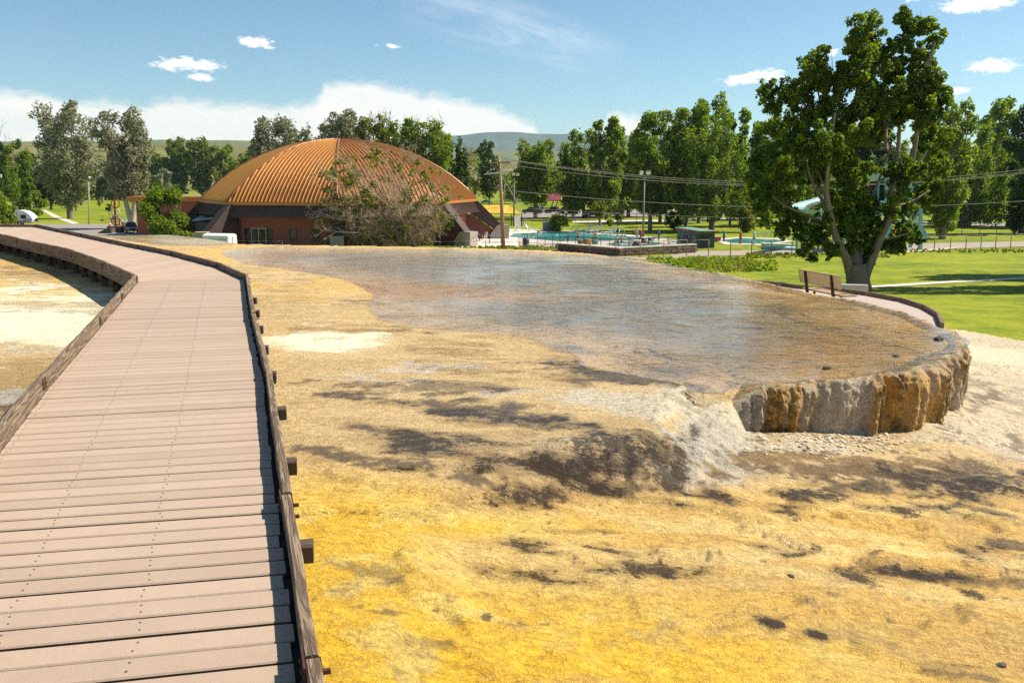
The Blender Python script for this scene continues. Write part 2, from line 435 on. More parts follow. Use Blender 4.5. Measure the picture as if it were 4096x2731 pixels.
C = lay(C, sstep(PY, 2000, 2300)*sstep(n2*0.5+n3*0.5, 0.52, 0.66)*sstep(stk, 0.55, 0.42), (0.42, 0.27, 0.10), 0.6)
WX = 170*(fbm(GX*1.7, GY*2.6, 4, 91)-.5); WY = 70*(fbm(GX*1.7, GY*2.6, 4, 92)-.5)
def ell(cx, cy_, rx, ry, ang=0.0, jit=0.55, sc=1.0):
    a = math.radians(ang); dx, dy = PX-cx+WX, PY-cy_+WY
    u = (dx*math.cos(a)+dy*math.sin(a))/rx; v = (-dx*math.sin(a)+dy*math.cos(a))/ry
    r = np.sqrt(u*u+v*v)
    return 1 - r + jit*2*(0.5*stk2+0.5*n2-0.5) 
def blot(C, e, col, k=1.0, soft=0.35): return lay(C, sstep(e, 0.0, soft), col, k)
WET = np.zeros(GX.shape)
# cream and white crusts
for a in [(200,1175,420,60,0,.3),(180,1300,480,110,0,.4),(1280,1372,330,52,0,.4),(1230,1340,160,30,-5,.4),(60,1240,300,90,0,.3)]:
    C = blot(C, ell(*a), (0.90, 0.80, 0.56), 0.97, 0.45)
for a in [(250,1225,330,24,3,.7),(120,1400,200,18,2,.7)]: C = blot(C, ell(*a), (0.50, 0.43, 0.30), 0.7)
# left of the walk
C = blot(C, ell(120,1068,260,34,6,.5), (0.30,0.17,0.06), .85)
C = blot(C, ell(60,1560,280,110,-14,.6), (0.33,0.22,0.10), .85)
C = blot(C, ell(20,1500,230,60,-8,.6), (0.42,0.29,0.13), .8)
C = blot(C, ell(60,1640,110,60,-20,.7), (0.10,0.075,0.05), .8)
C = blot(C, ell(60,1590,140,30,-8,.7), (0.5,0.48,0.42), .6)
# pool margins: ochre rim and damp stones
rim = (sdP < 0)*(t < 0)
C = lay(C, rim*sstep(-sdP, 0.55, 0.05)*sstep(n2, .35, .6), (0.62,0.43,0.18), .5)
C = lay(C, rim*sstep(-sdP, 0.10, 0.0), (0.30,0.20,0.09), .7)
C = lay(C, rim*sstep(PY, 1380, 1100)*sstep(stk2, 0.48, 0.62), (0.33,0.23,0.12), .75)
C = lay(C, rim*sstep(PY, 1280, 1120)*sstep(n1, 0.44, 0.6), (0.62,0.40,0.12), .7)
# bed of the warm pool: orange brown mats
bm1 = (sdW > 0)
C = lay(C, bm1*1.0, (0.34,0.29,0.215))
C = lay(C, bm1*sstep(stk2, 0.42, 0.62), (0.50,0.40,0.25), .5)
C = lay(C, bm1*sstep(n2*0.5+stk*0.5, 0.56, 0.70), (0.17,0.15,0.12), .5)
C = lay(C, bm1*sstep(sdP, 2.4, 0.0)*sstep(n1, 0.2, 0.5), (0.74,0.58,0.36), .9)
C = lay(C, bm1*np.exp(-(((PX-3400)/430)**2 + ((PY-1410)/95)**2)), (0.46,0.30,0.10), .65)
C = lay(C, (sdQ > 0)*1.0, (0.56,0.42,0.20), .85)
C = blot(C, ell(1700,1165,800,36,2,.9)*bm1, (0.60,0.36,0.08), .8)
# grey crust shelf, nose and talus
gshelf = np.maximum(ell(2560,1620,430,68,7,.5), ell(2820,1650,300,110,30,.5))
C = blot(C, gshelf, (0.60,0.52,0.38), .9, .5)
C = blot(C, ell(2880,1800,250,130,25,.4)*(t > -0.3), (0.50,0.44,0.34), .95, .4)
C = blot(C, ell(2750,1880,140,60,20,.5), (0.56,0.48,0.36), .8, .4)
C = blot(C, ell(3250,1790,330,45,0,.6), (0.58,0.47,0.32), .9)
C = blot(C, ell(3720,1690,260,75,12,.5), (0.58,0.46,0.30), .9)
C = blot(C, ell(3950,1760,260,60,22,.5), (0.60,0.50,0.36), .9)
C = blot(C, ell(3560,1790,150,30,5,.7), (0.60,0.42,0.18), .7)
flank = (t > 0)*sstep(PX, 3790, 3880)*(PY < 1760)
C = lay(C, flank, (0.58,0.48,0.33), .9)
C = lay(C, flank*sstep(n1*.5+stk*.5, .5, .62), (0.36,0.30,0.21), .8)
C = lay(C, flank*sstep(PY, 1530, 1430)*sstep(n1, .35, .55), (0.74,0.64,0.43), .8)
C = blot(C, ell(3935,1590,40,55,60,.6), (0.16,0.12,0.08), .8)
C = blot(C, ell(4060,1780,60,26,45,.6), (0.2,0.16,0.11), .7)
C = lay(C, sstep(PX, 2380, 2700)*(PY < 1960)*(PY > 1450)*sstep(n3*.6+n2*.4, .54, .64), (0.24,0.20,0.14), .65)
# dark algae: streaks, wet scarp, scattered mats
DK = (0.050,0.036,0.024); DB = (0.13,0.080,0.036)
darks = [(1830,1630,420,36,8,.9,DB,.9),(1980,1668,420,30,9,.9,DK,.85),(1500,1590,140,18,3,.9,DB,.7),(1690,1560,330,16,2,1.1,DB,.6),(1690,1530,200,12,1,1.1,DK,.6),(1900,1555,190,14,3,1.1,DK,.6),(1660,1765,240,38,9,.9,DK,.85),(1560,1735,200,24,8,1.0,DB,.7),
    (1500,1850,190,34,10,.9,DB,.85),(1420,1815,210,20,4,1.0,DB,.7),(1560,1880,70,16,14,.9,DK,.8),(1860,1760,400,16,8,1.0,DK,.7),(1840,1920,150,34,8,.9,DB,.85),
    (2170,1870,300,75,8,.7,DK,.95),(2440,1870,260,85,-6,.7,DB,.95),(2330,1960,330,55,-5,.7,DK,.9),(2070,1985,200,45,-6,.8,DK,.8),(2520,1960,200,40,-8,.8,DB,.8),(2650,1800,130,60,20,.8,(0.2,.13,.05),.8),(2620,1930,130,40,10,.8,DK,.7),
    (2480,1505,260,40,9,.8,DB,.95),(2330,1470,130,40,10,.8,DK,.7),(2800,1545,330,18,2,1.0,DK,.75),(2250,1390,120,14,8,1.,DK,.5),(1730,1318,160,10,2,1.2,DK,.6),(1450,1215,90,12,0,1.,DK,.6),
    (3240,1975,170,26,4,.8,DK,.9),(3480,1955,170,28,3,.9,DB,.85),(3700,1905,560,75,3,.9,DB,.95),(3300,1875,420,40,4,.9,DB,.85),(3880,1940,420,60,5,.9,DK,.8),(3620,2035,300,26,6,.9,DK,.75),(2860,1990,110,22,18,.9,DK,.9),(3140,2030,110,18,2,.9,DK,.85),(3120,2050,90,10,5,.9,DK,.8),(2740,2025,60,14,12,.9,DK,.8),(3950,2040,200,30,6,1.,DB,.8),(3350,1890,460,26,0,1.1,(0.24,.14,.05),.8),(3300,1850,420,24,0,1.1,(0.33,.2,.07),.8),
    (2060,2290,190,36,6,.9,DK,.9),(2230,2320,200,18,4,1.0,DK,.8),(2660,2295,230,32,2,.8,DK,.9),(2100,2175,100,18,5,1.,DK,.8),(2130,2210,80,14,10,1.,DK,.7),(2440,2205,90,14,12,1.,DK,.7),(1500,2280,140,26,6,1.1,DB,.55),(3205,2205,62,24,-8,.7,DK,.95),(3000,2170,130,12,4,1.1,DK,.7),(3640,2310,260,34,3,.9,DK,.85),(3560,2290,240,20,6,1.1,DB,.7),(3850,2210,90,26,10,.9,DK,.8),(3930,2330,220,30,4,1.1,DB,.7),(4060,2190,120,22,8,1.,DB,.8),
    (3095,2475,62,30,14,.8,DK,.9),(3275,2545,52,20,18,.8,DK,.9),(3910,2390,60,18,6,.9,DK,.85),(3850,2665,70,8,4,1.,DK,.6),(1960,2385,110,12,5,1.2,DB,.6),(1860,2600,170,28,8,1.1,(.36,.24,.06),.7),(1560,2440,130,10,9,1.2,DB,.6),(3990,2665,30,10,6,.8,DK,.9),(3800,2700,160,14,4,1.2,DB,.6),(2330,2130,120,12,4,1.2,DB,.5)]
ALG = 0.28*sstep(n1, .52, .7)*(t > 0)*(1-flank)*(PY < 2350)*sstep(stk, .52, .4)
ALG = np.maximum(ALG, 0.46*sstep(stk, .52, .38)*sstep(n1, .42, .58)*(sdW < -.15)*(PY > 1280)*(PY < 2060)*(PX > 1150)*(1-flank))
ALG = np.maximum(ALG, scarp*np.clip(0.62-1.6*rill, 0, 1))
for cx, cy_, rx, ry, an, jit, col, k in darks:
    e = ell(cx, cy_, rx*1.3, ry*1.05, an, jit*0.95)
    m = sstep(e + 1.2*(n3-.5) + 0.8*(n2-.5), 0.0, 0.6)*sstep(n3*.5+n2*.5+0.35*np.clip(e, 0, 1), 0.40, 0.56)
    m = m*(sdW < 0.03)
    if col is DK: ALG = np.maximum(ALG, np.clip((e + 1.3*(n3-0.5) + 0.9*(n2-0.5) + 0.45)/1.5, 0, 1)*k*(sdW < 0.03)); C = lay(C, sstep(e + 0.7*(n2-.5), -0.5, 0.9)*(sdW < 0.03), (0.20,0.12,0.05), 0.75*k)
    else: C = lay(C, m, col, k)
    WET = np.maximum(WET, m*k)
C = lay(C, (GY > 11.5)*(sdU < 0.12)*(sdU > -0.4)*sstep(n3, .42, .55), (0.07,0.05,0.035), .85)
C = lay(C, (GY > 11.5)*(sdU < 0.10)*(sdU > -0.3)*sstep(n2, .56, .64), (0.62,0.55,0.42), .8)
C = lay(C, (t > 0)*(1-flank)*sstep(n3, 0.68, 0.76)*sstep(n2, .45, .6)*(PY < 2500), DB, .8)
# pale veils of water running over the flat above the shelf
for a in [(1700,1475,300,16,-3,1.),(2050,1570,200,9,-5,1.),(1500,1520,200,10,2,1.)]:
    C = blot(C, ell(*a), (0.62,0.56,0.50), .5)
C = C*(0.93 + 0.14*n3[..., None])
WET = np.maximum(WET, 0.75*sstep(PY, 1850, 2250)*(t > 0)*sstep(n1, .3, .55))
WET = np.maximum(WET, scarp)
RGBA = np.concatenate([np.clip(C, 0.01, 0.95), np.clip(WET, 0, 1)[..., None]], -1)

def terrain_mat():
    m, n, out = new_mat('travertine')
    b = n.add('ShaderNodeBsdfPrincipled')
    at = n.add('ShaderNodeAttribute', attribute_name='mineral')
    tc = n.add('ShaderNodeTexCoord').outputs['Object']
    f1 = n.noise(tc, 34, 6, 0.7); f2 = n.noise(n.mapping(tc, (1, 2.2, 1), (0,0,0.15)), 9, 6, 0.7, 0.6)
    f3 = n.noise(tc, 130, 4, 0.7)
    k = n.math('MULTIPLY', n.math('MULTIPLY_ADD', n.smooth(f1, 0.33, 0.66), 0.38, 0.86), n.math('MULTIPLY_ADD', n.smooth(f2, 0.34, 0.66), 0.34, 0.88))
    k = n.math('MULTIPLY', k, n.math('MULTIPLY_ADD', n.smooth(f3, 0.3, 0.7), 0.26, 0.90))
    alg = n.add('ShaderNodeAttribute', attribute_name='algae').outputs['Fac']
    f4 = n.noise(n.mapping(tc, (0.6, 3.4, 1), (0, 0, 0.1)), 15, 8, 0.8, 0.5)
    sp_ = n.math('ADD', n.math('MULTIPLY', n.smooth(f1, 0.34, 0.66), 0.36), n.math('ADD', n.math('MULTIPLY', n.smooth(f4, 0.34, 0.66), 0.42), n.math('MULTIPLY', n.smooth(f3, 0.3, 0.7), 0.22)))
    am = n.smooth(n.math('ADD', sp_, n.math('MULTIPLY', alg, 1.0)), 1.03, 1.13)
    am = n.math('MULTIPLY', am, n.smooth(alg, 0.02, 0.25))
    base = n.mix(1.0, at.outputs['Color'], k, 'MULTIPLY')
    fl = n.math('MULTIPLY', n.smooth(n.noise(n.mapping(tc, (1, 1.9, 1), (0, 0, -0.2)), 21, 7, 0.72, 0.8), 0.57, 0.68), 0.5)
    base = n.mix(fl, base, (0.86, 0.66, 0.30, 1))
    n.put(b.inputs['Base Color'], n.mix(n.math('MULTIPLY', am, 0.86), base, (0.034, 0.020, 0.010, 1)))
    wet = n.math('MAXIMUM', at.outputs['Alpha'], n.math('MULTIPLY', am, 0.7))
    n.put(b.inputs['Roughness'], n.math('MULTIPLY_ADD', wet, -0.40, 0.88))
    n.put(b.inputs['Specular IOR Level'], n.math('MULTIPLY_ADD', am, -0.12, n.math('MULTIPLY_ADD', at.outputs['Alpha'], 0.10, 0.16)))
    hh = n.math('ADD', n.math('MULTIPLY', f2, 0.7), n.math('ADD', n.math('MULTIPLY', f1, 0.35), n.math('ADD', n.math('MULTIPLY', f3, 0.13), n.math('MULTIPLY', f4, 0.3))))
    n.put(b.inputs['Normal'], n.bump(hh, 1.0, 0.07))
    g1 = n.noise(n.mapping(tc, (1, 1.5, 1)), 30, 5, 0.75, 0.5)
    n.put(b.inputs['Coat Normal'], n.bump(n.math('ADD', g1, n.math('MULTIPLY', f3, 0.25)), 1.0, 0.16))
    n.put(b.inputs['Coat Weight'], n.math('MULTIPLY', n.math('MAXIMUM', at.outputs['Alpha'], n.math('MULTIPLY', am, 0.15)), 0.65)); b.inputs['Coat Roughness'].default_value = 0.24
    n.l.new(b.outputs[0], out.inputs[0])
    return m
M_TRAV = terrain_mat()
def grass_mat():
    m, n, out = new_mat('lawn_grass')
    b = n.add('ShaderNodeBsdfPrincipled'); tr = n.add('ShaderNodeBsdfTranslucent'); mx = n.add('ShaderNodeMixShader')
    tc = n.add('ShaderNodeTexCoord').outputs['Object']
    big = n.noise(tc, 0.09, 5, 0.6); mid = n.noise(n.mapping(tc, (1, 0.6, 1)), 0.9, 5, 0.65); fin = n.noise(n.mapping(tc, (1, 0.45, 1)), 5.0, 7, 0.8)
    f = n.math('ADD', n.math('MULTIPLY', n.smooth(big, 0.3, 0.7), 0.26), n.math('ADD', n.math('MULTIPLY', n.smooth(mid, 0.3, 0.7), 0.30), n.math('MULTIPLY_ADD', n.smooth(fin, 0.3, 0.7), 0.26, 0.20)))
    c = n.ramp(f, [(0.38, (0.085,0.140,0.006)), (0.52, (0.160,0.205,0.008)), (0.70, (0.25,0.28,0.011)), (0.90, (0.32,0.30,0.03))])
    n.put(b.inputs['Base Color'], c); b.inputs['Roughness'].default_value = 0.9; b.inputs['Specular IOR Level'].default_value = 0.15
    n.put(b.inputs['Normal'], n.bump(n.math('ADD', fin, n.math('MULTIPLY', mid, 2.0)), 0.7, 0.06))
    n.l.new(b.outputs[0], out.inputs[0])
    return m
M_LAWN = grass_mat()

nr, nc = GX.shape
idx = np.arange(nr*nc).reshape(nr, nc)
quads = np.stack([idx[:-1,:-1], idx[:-1,1:], idx[1:,1:], idx[1:,:-1]], -1).reshape(-1, 4)
V = np.stack([GX, GY, z], -1).reshape(-1, 3)
# the lawn begins below the lower walk and along the foot of the flank
bl = np.array([(2000,1180),(2900,1128),(3116,1140),(3354,1163),(3466,1179),(3596,1203),(3685,1231),(3741,1262),(3770,1310),(3900,1327),(4096,1362),(4600,1455),(5200,1560)], float)
lawn_v = (t > 0.5) & (GY > 13) & (PY < np.interp(PX, bl[:,0], bl[:,1]) + 10*(n2-0.5)) & (PX > 2000)
lawn_v |= (t > 0.9) & (GY > 20) & (PX <= 3100)
lq = lawn_v.reshape(-1)[quads].sum(1) >= 2
def sub(Vs, Q, extra=None):
    used = np.unique(Q); mp = np.full(len(Vs), -1, np.int64); mp[used] = np.arange(len(used))
    return Vs[used], mp[Q], (extra[used] if extra is not None else None)
v_, q_, c_ = sub(V, quads[~lq], np.concatenate([RGBA, ALG[..., None]], -1).reshape(-1, 5))
terrace = tag(np_obj('travertine_terrace', v_, q_, M_TRAV, attrs={'mineral': ('FLOAT_COLOR', c_[:, :4]), 'algae': ('FLOAT', c_[:, 4])}), kind='structure')
def Z_at(x, y):
    i = int(np.clip(np.searchsorted(Ys, y)-1, 0, nr-2)); j = int(np.clip(np.searchsorted(ss, x/(y+3.0))-1, 0, nc-2))
    return float(z[i, j])
# lawn: the near part of the grid plus straight strips to the horizon
v_, q_, _ = sub(V, quads[lq])
fy = [34.0] + [k for k in KY if k > 34] + [5600.0]
fv = []; fq = []
gxs = GX[-1]
for r, Y in enumerate(fy):
    for x in gxs[::6]: fv.append((x*(1 + (Y-34)/37.0) if False else x + np.sign(x)*min(abs(x)/20.0, 1.0)*(Y-34)*1.2, Y, gz(Y) if Y <= 2200 else -50.0))
m_ = len(gxs[::6])
fidx = np.arange(len(fy)*m_).reshape(len(fy), m_)
fq = np.stack([fidx[:-1,:-1], fidx[:-1,1:], fidx[1:,1:], fidx[1:,:-1]], -1).reshape(-1, 4) + len(v_)
lawn = tag(np_obj('lawn', np.vstack([v_, np.array(fv)]), np.vstack([q_, fq]), M_LAWN), kind='structure')
back = MB().add([(-300,-2,-0.42),(300,-2,-0.42),(300,-300,-3),(-300,-300,-3)], [(0,1,2,3)])
tag(back.build('ground', pbr('dry_ground', (0.42,0.34,0.22), .95)), kind='structure')

# ------------------------------------------------------------------ water sheets
def water_mat(name, tint, scale=(4.0, 10.0, 1), strength=0.30, rough=0.06, ior=1.37, rot=0.2):
    m, n, out = new_mat(name)
    tr = n.add('ShaderNodeBsdfTransparent'); gl = n.add('ShaderNodeBsdfGlossy'); mx = n.add('ShaderNodeMixShader'); fr = n.add('ShaderNodeFresnel')
    tc = n.add('ShaderNodeTexCoord').outputs['Object']
    a = n.noise(n.mapping(tc, scale, (0,0,rot)), 1.0, 3, 0.6, 0.8); b_ = n.noise(n.mapping(tc, (scale[0]*.33, scale[1]*.33, 1), (0,0,-rot)), 1.0, 3, 0.5, 0.5)
    pat = n.smooth(n.noise(tc, 0.55, 3, 0.5, 0.6), 0.34, 0.62)
    nm = n.bump(n.math('MULTIPLY', n.math('ADD', a, n.math('MULTIPLY', b_, 1.6)), n.math('MULTIPLY_ADD', pat, 0.85, 0.3)), strength, 0.04)
    tr.inputs[0].default_value = (*tint, 1); gl.inputs[0].default_value = (1,1,1,1); gl.inputs[1].default_value = rough
    n.put(gl.inputs['Normal'], nm); n.put(fr.inputs['Normal'], nm); fr.inputs[0].default_value = ior
    n.l.new(fr.outputs[0], mx.inputs[0]); n.l.new(tr.outputs[0], mx.inputs[1]); n.l.new(gl.outputs[0], mx.inputs[2])
    n.l.new(mx.outputs[0], out.inputs[0])
    return m
M_WATER = water_mat('spring_water', (0.93,0.86,0.72))
def water_sheet(name, poly, zz, mat, mask):
    wq = mask.reshape(-1)[quads].all(1)
    Vw = np.stack([GX, GY, np.full_like(GX, zz)], -1).reshape(-1, 3)
    v, q, _ = sub(Vw, quads[wq]); return tag(np_obj(name, v, q, mat), kind='structure')
water_sheet('pool_water', POOL, ZW, M_WATER, (poly_sd(GX, GY, POOL) > -0.45) & (t < np.where(GY < 13, 0.03, -0.03)))
M_PONDW = water_mat('pond_water', (0.95,0.88,0.74), ior=1.14)
water_sheet('pond_water', POND, ZW, M_PONDW, (sdQ > -0.1) & (t < 0.0))

# ------------------------------------------------------------------ the overhanging travertine ledge along the pool edge
def ledge():
    Ec = chaikin(L2([p for p in U_px if p[0] >= 2740 and 1095 < p[1] < 1690], -0.5), 3)
    seg = np.r_[0, np.cumsum(np.hypot(*np.diff(Ec, axis=0).T))]
    n = int(seg[-1]/0.016); u = np.linspace(0, seg[-1], n)
    ex = np.interp(u, seg, Ec[:,0]); ey = np.interp(u, seg, Ec[:,1])
    tx, ty = np.gradient(ex), np.gradient(ey); l = np.hypot(tx, ty); nx, ny = ty/l, -tx/l
    k = 25; ker = np.ones(k)/k
    nx = np.convolve(np.pad(nx, k//2, 'edge'), ker, 'valid'); ny = np.convolve(np.pad(ny, k//2, 'edge'), ker, 'valid')
    pxu, pyu = proj(ex, ey, np.full_like(ex, -0.7))
    base = np.array([-0.42 - 0.13*max(x+1.2, 0) - 0.045*max(y-9, 0) for x, y in zip(ex, ey)]) + 0.03 + 0.12*sstep(ex, 4.0, 5.2)
    base = np.minimum(base, -0.62); base = base - 0.03*sstep(ex, 4.5, 3.5)
    fin = sstep(pxu, 2860, 3040)*(ey < 15) + (ey >= 15)*1.0
    nv = 56; rows = []; cols = []
    one = np.ones_like(u)
    for i in range(nv):
        s = i/(nv-1)
        top = s < 0.16
        bk = sstep(ey, 12.0, 14.5)
        if top: out = (-0.30 + 0.25*s/0.16) - 0.05*bk; zz = ZW - 0.050 + 0.030*sstep(np.full_like(u, s), 0.03, 0.14) + u*0 
        else:
            q = (s-0.16)/0.84
            over = 0.05*np.cos(q*PI*0.5)*one + 0.045*np.exp(-(q/0.12)**2)
            out = (over + 0.045 - 0.13*np.clip(1-q/0.26, 0, 1)**2)*(1-bk) - 0.03*bk; zz = ZW + 0.01 + (base - 0.10 - ZW)*q**1.05
            out = out + 0.16*sstep(np.full_like(u, q), 0.82, 1.0)
        wall = 0.0 if top else min(1.0, (s-0.16)/0.12)
        uw = u + 0.09*(fbm(u*3, np.full_like(u, s*2.5), 3, 99)-0.5); c1 = fbm(uw*4.2, np.full_like(u, s*1.5), 4, 101)-0.5; c2 = fbm(uw*15, np.full_like(u, s*2.6), 4, 102)-0.5; flu = 0.5-np.abs(2*fbm(uw*6.5, np.full_like(u, s*0.9), 3, 130)-1)*1.6; c4 = fbm(uw*42, np.full_like(u, s*3.5), 3, 104)-0.5; c3 = fbm(u*34, np.full_like(u, s*24), 3, 103)-0.5
        slab = sstep(np.abs(pxu-3362), 108, 92)*(ey < 14)
        d = wall*((0.15*c1 + 0.085*flu + 0.07*c2)*(1-slab) + 0.03*c2*slab + 0.03*c3 + 0.05*c4*(1-.7*slab)) + (0.10*(fbm(u*6, u*0, 4, 105)-0.5) + 0.03*(fbm(u*22, u*0+3, 3, 106)-0.5) if top or wall < 1 else 0)
        d = (d - 0.03*slab*wall)*(1-0.75*bk)
        if top: zz = zz + 0.075*(fbm(u*3.2, np.full_like(u, s*7), 5, 107)-0.5)*sstep(np.full_like(u, s), 0.0, 0.06)
        zz = zz - (1-fin)*0.28
        d = d + (0.42*(fbm(u*0.9, u*0+7, 3, 120)-0.5) + 0.26*(fbm(u*3.1, u*0+9, 3, 121)-0.5))*(1-0.8*bk)*min(1.0, s/0.12)
        rows.append(np.stack([ex + nx*(out+d), ey + ny*(out+d), zz], -1))
        g = fbm(u*2.1, np.full_like(u, s*0.35), 4, 110); g2 = fbm(u*11, np.full_like(u, s*1.2), 4, 111); g3 = fbm(u*30, np.full_like(u, s*18), 3, 112)
        col = np.ones((n, 3))*np.array([0.44,0.345,0.235])
        org = np.exp(-((pxu-3560)/120)**2) + np.exp(-((pxu-3100)/95)**2)*0.8 + 0.35*sstep(pxu, 3650, 3800)
        col = lay(col, sstep(g2+0.5*np.clip(org, 0, 1), 0.62, 0.92)*(1-slab), (0.52,0.285,0.06), .95)
        col = lay(col, sstep(g2*0.6+g3*0.4, 0.50, 0.62)*sstep(g, .35, .6)*(1-slab), (0.15,0.09,0.045), .85)
        col = lay(col, np.exp(-((pxu-3080)/110)**2)*sstep(g3, .4, .6), (0.13,0.08,0.03), .8)
        col = lay(col, slab*one, (0.45,0.38,0.30), .92)
        col = lay(col, slab*sstep(g3*.5+g2*.5, .56, .66), (0.30,0.23,0.16), .7)
        if s < 0.2: col = lay(col, one, (0.50,0.36,0.18), .9*min(1, (0.2-s)/.05)); col = lay(col, sstep(g3*.5+g2*.5, .48, .6)*one, (0.10,0.07,0.04), .85); col = lay(col, sstep(g3, .66, .74)*one, (0.62,0.52,0.36), .6)
        col = lay(col, sstep(pxu, 3040, 2940)*(ey < 14), (0.42,0.36,0.27), .85); col = lay(col, sstep(pxu, 3040, 2940)*(ey < 14)*sstep(g3*.5+g2*.5, .5, .62), (0.16,0.12,0.08), .7)
        if s > 0.9: col = lay(col, one, (0.55,0.42,0.24), .6)
        wt = 0.55*np.clip(org, 0, 1)*(1-slab) + (0.35 if s < .2 else 0.12)
        cols.append(np.concatenate([col, np.clip(wt, 0, 1)[:, None]], -1))
    Vv = np.array(rows); ii = np.arange(nv*n).reshape(nv, n)
    Q = np.stack([ii[:-1,:-1], ii[:-1,1:], ii[1:,1:], ii[1:,:-1]], -1).reshape(-1, 4)
    tag(np_obj('travertine_ledge', Vv.reshape(-1, 3), Q, M_TRAV, attrs={'mineral': ('FLOAT_COLOR', np.array(cols).reshape(-1, 4))}), kind='structure')
ledge()

# ------------------------------------------------------------------ upper boardwalk
def plank_mat():
    m, n, out = new_mat('composite_deck')
    b = n.add('ShaderNodeBsdfPrincipled'); tc = n.add('ShaderNodeTexCoord').outputs['Object']
    oi = n.add('ShaderNodeObjectInfo').outputs['Random']
    f = n.noise(tc, 2.2, 5, 0.6); g = n.noise(tc, 240, 2, 0.6); st = n.noise(tc, 11, 6, 0.7, 0.5)
    k = n.math('ADD', n.math('MULTIPLY', f, 0.45), n.math('ADD', n.math('MULTIPLY', oi, 0.30), n.math('MULTIPLY', st, 0.35)))
    c = n.ramp(k, [(0.25, (0.37,0.268,0.192)), (0.52, (0.43,0.315,0.230)), (0.85, (0.49,0.365,0.272))])
    n.put(b.inputs['Base Color'], n.mix(1.0, c, n.math('MULTIPLY_ADD', g, 0.5, 0.75), 'MULTIPLY'))
    b.inputs['Roughness'].default_value = 0.75; b.inputs['Specular IOR Level'].default_value = 0.3
    n.put(b.inputs['Normal'], n.bump(n.math('ADD', g, st), 0.35, 0.004))
    n.l.new(b.outputs[0], out.inputs[0]); return m
M_PLANK = plank_mat()
def wood_mat(name, dark, light, rough=0.85):
    m, n, out = new_mat(name)
    b = n.add('ShaderNodeBsdfPrincipled')
    at = n.add('ShaderNodeAttribute', attribute_name='grain').outputs['Vector']      # x along the timber, y across, z down
    n1 = n.noise(n.mapping(at, (0.9, 16, 16)), 1.0, 5, 0.6, 1.4); n2 = n.noise(n.mapping(at, (4, 130, 130)), 1.0, 3, 0.6, 0.4)
    wv = n.math('SINE', n.math('MULTIPLY', n1, 34.0))
    k = n.math('ADD', n.math('MULTIPLY_ADD', wv, 0.22, 0.22), n.math('ADD', n.math('MULTIPLY', n1, 0.45), n.math('MULTIPLY', n2, 0.3)))
    c = n.ramp(k, [(0.25, dark), (0.55, tuple((a+b_)/2 for a, b_ in zip(dark, light))), (0.85, light)])
    n.put(b.inputs['Base Color'], c); b.inputs['Roughness'].default_value = rough; b.inputs['Specular IOR Level'].default_value = 0.25
    n.put(b.inputs['Normal'], n.bump(k, 0.7, 0.008))
    n.l.new(b.outputs[0], out.inputs[0]); return m
M_RAIL = wood_mat('weathered_timber', (0.055,0.034,0.020), (0.30,0.215,0.14))
M_BEAM = pbr('tarred_beam', (0.075,0.055,0.040), .9, var=.35, scale=6, bump=.5)
M_PLATE = pbr('rusty_plate', (0.10,0.050,0.032), .7, metal=.4, var=.3, scale=12)
M_BOLT = pbr('bolt_steel', (0.30,0.29,0.28), .4, metal=.9)
def timber(name, a, b, wd, ht, mat, parent, segs=6, jig=0.0, seed=0):
    """a to b: bottom centre line; a beam with its own grain coordinates and slightly worn edges"""
    rng = np.random.RandomState(seed)
    a, b = Vector(a), Vector(b); t_ = (b-a); L = t_.length; t_.normalize(); s_ = Vector((t_.y, -t_.x, 0)).normalized(); u_ = Vector((0,0,1))
    e = min(wd, ht)*0.12
    prof = [(-wd/2, e), (-wd/2+e*.5, 0), (wd/2-e*.5, 0), (wd/2, e), (wd/2, ht-e), (wd/2-e, ht), (-wd/2+e, ht), (-wd/2, ht-e)]
    V = []; G = []; Q = []
    for i in range(segs+1):
        f = i/segs; j = rng.uniform(-jig, jig, 2)
        for (x, y) in prof:
            V.append(a + t_*(L*f) + s_*(x + j[0]) + u_*(y + (j[1] if y > ht*.5 else 0))); G.append((L*f + seed*3.1, x, y))
    n = len(prof)
    for i in range(segs):
        for k in range(n): Q.append((i*n+k, i*n+(k+1) % n, (i+1)*n+(k+1) % n, (i+1)*n+k))
    for o_ in (0, segs*n): Q += [(o_, o_+1, o_+2, o_+3), (o_, o_+3, o_+4, o_+7), (o_+4, o_+5, o_+6, o_+7)]
    ob = np_obj(name, V, Q, mat, parent, smooth=False)
    at = ob.data.attributes.new('grain', 'FLOAT_VECTOR', 'POINT'); at.data.foreach_set('vector', np.array(G, np.float32).ravel())
    return ob
def xy(p, z=0.0): return Vector((p[0], p[1], z))
wp = lambda px, py, z=0.0: at_z(px, py, z)
R = [wp(1207,2731), wp(1118,2048), wp(1056,1519), wp(1002,1286), wp(979,1122), wp(867,1071), wp(683,1022), wp(442,973), wp(145,909)]
Lp = [None, None, wp(178,1562), wp(402,1303), wp(551,1129), None, None, None, None]
d0 = (R[1]-R[0]).normalized(); n0 = Vector((-d0.y, d0.x, 0))
WID = (Lp[2]-R[2]).length
R = [R[0] - d0*3.6] + R
le0, le1 = wp(178,1562), wp(34,1750); led_ = (le1-le0).normalized()
def leftof(Rp, q):                                # where the plank line through Rp meets the left edge
    v = (q-Rp); den = v.x*led_.y - v.y*led_.x; dx, dy = le0.x-Rp.x, le0.y-Rp.y
    k = (dx*led_.y - dy*led_.x)/den; return Rp + v*k
l1, l2 = leftof(R[1], wp(0,2868)), leftof(R[2], wp(0,2124))
Lp = [l1 - d0*3.6, l1, l2] + Lp[2:]
ltop = [at_z(540,1097,.1), at_z(419,1045,.1), at_z(293,1000,.1), at_z(40,942,.1), at_z(-10,934,.1)]
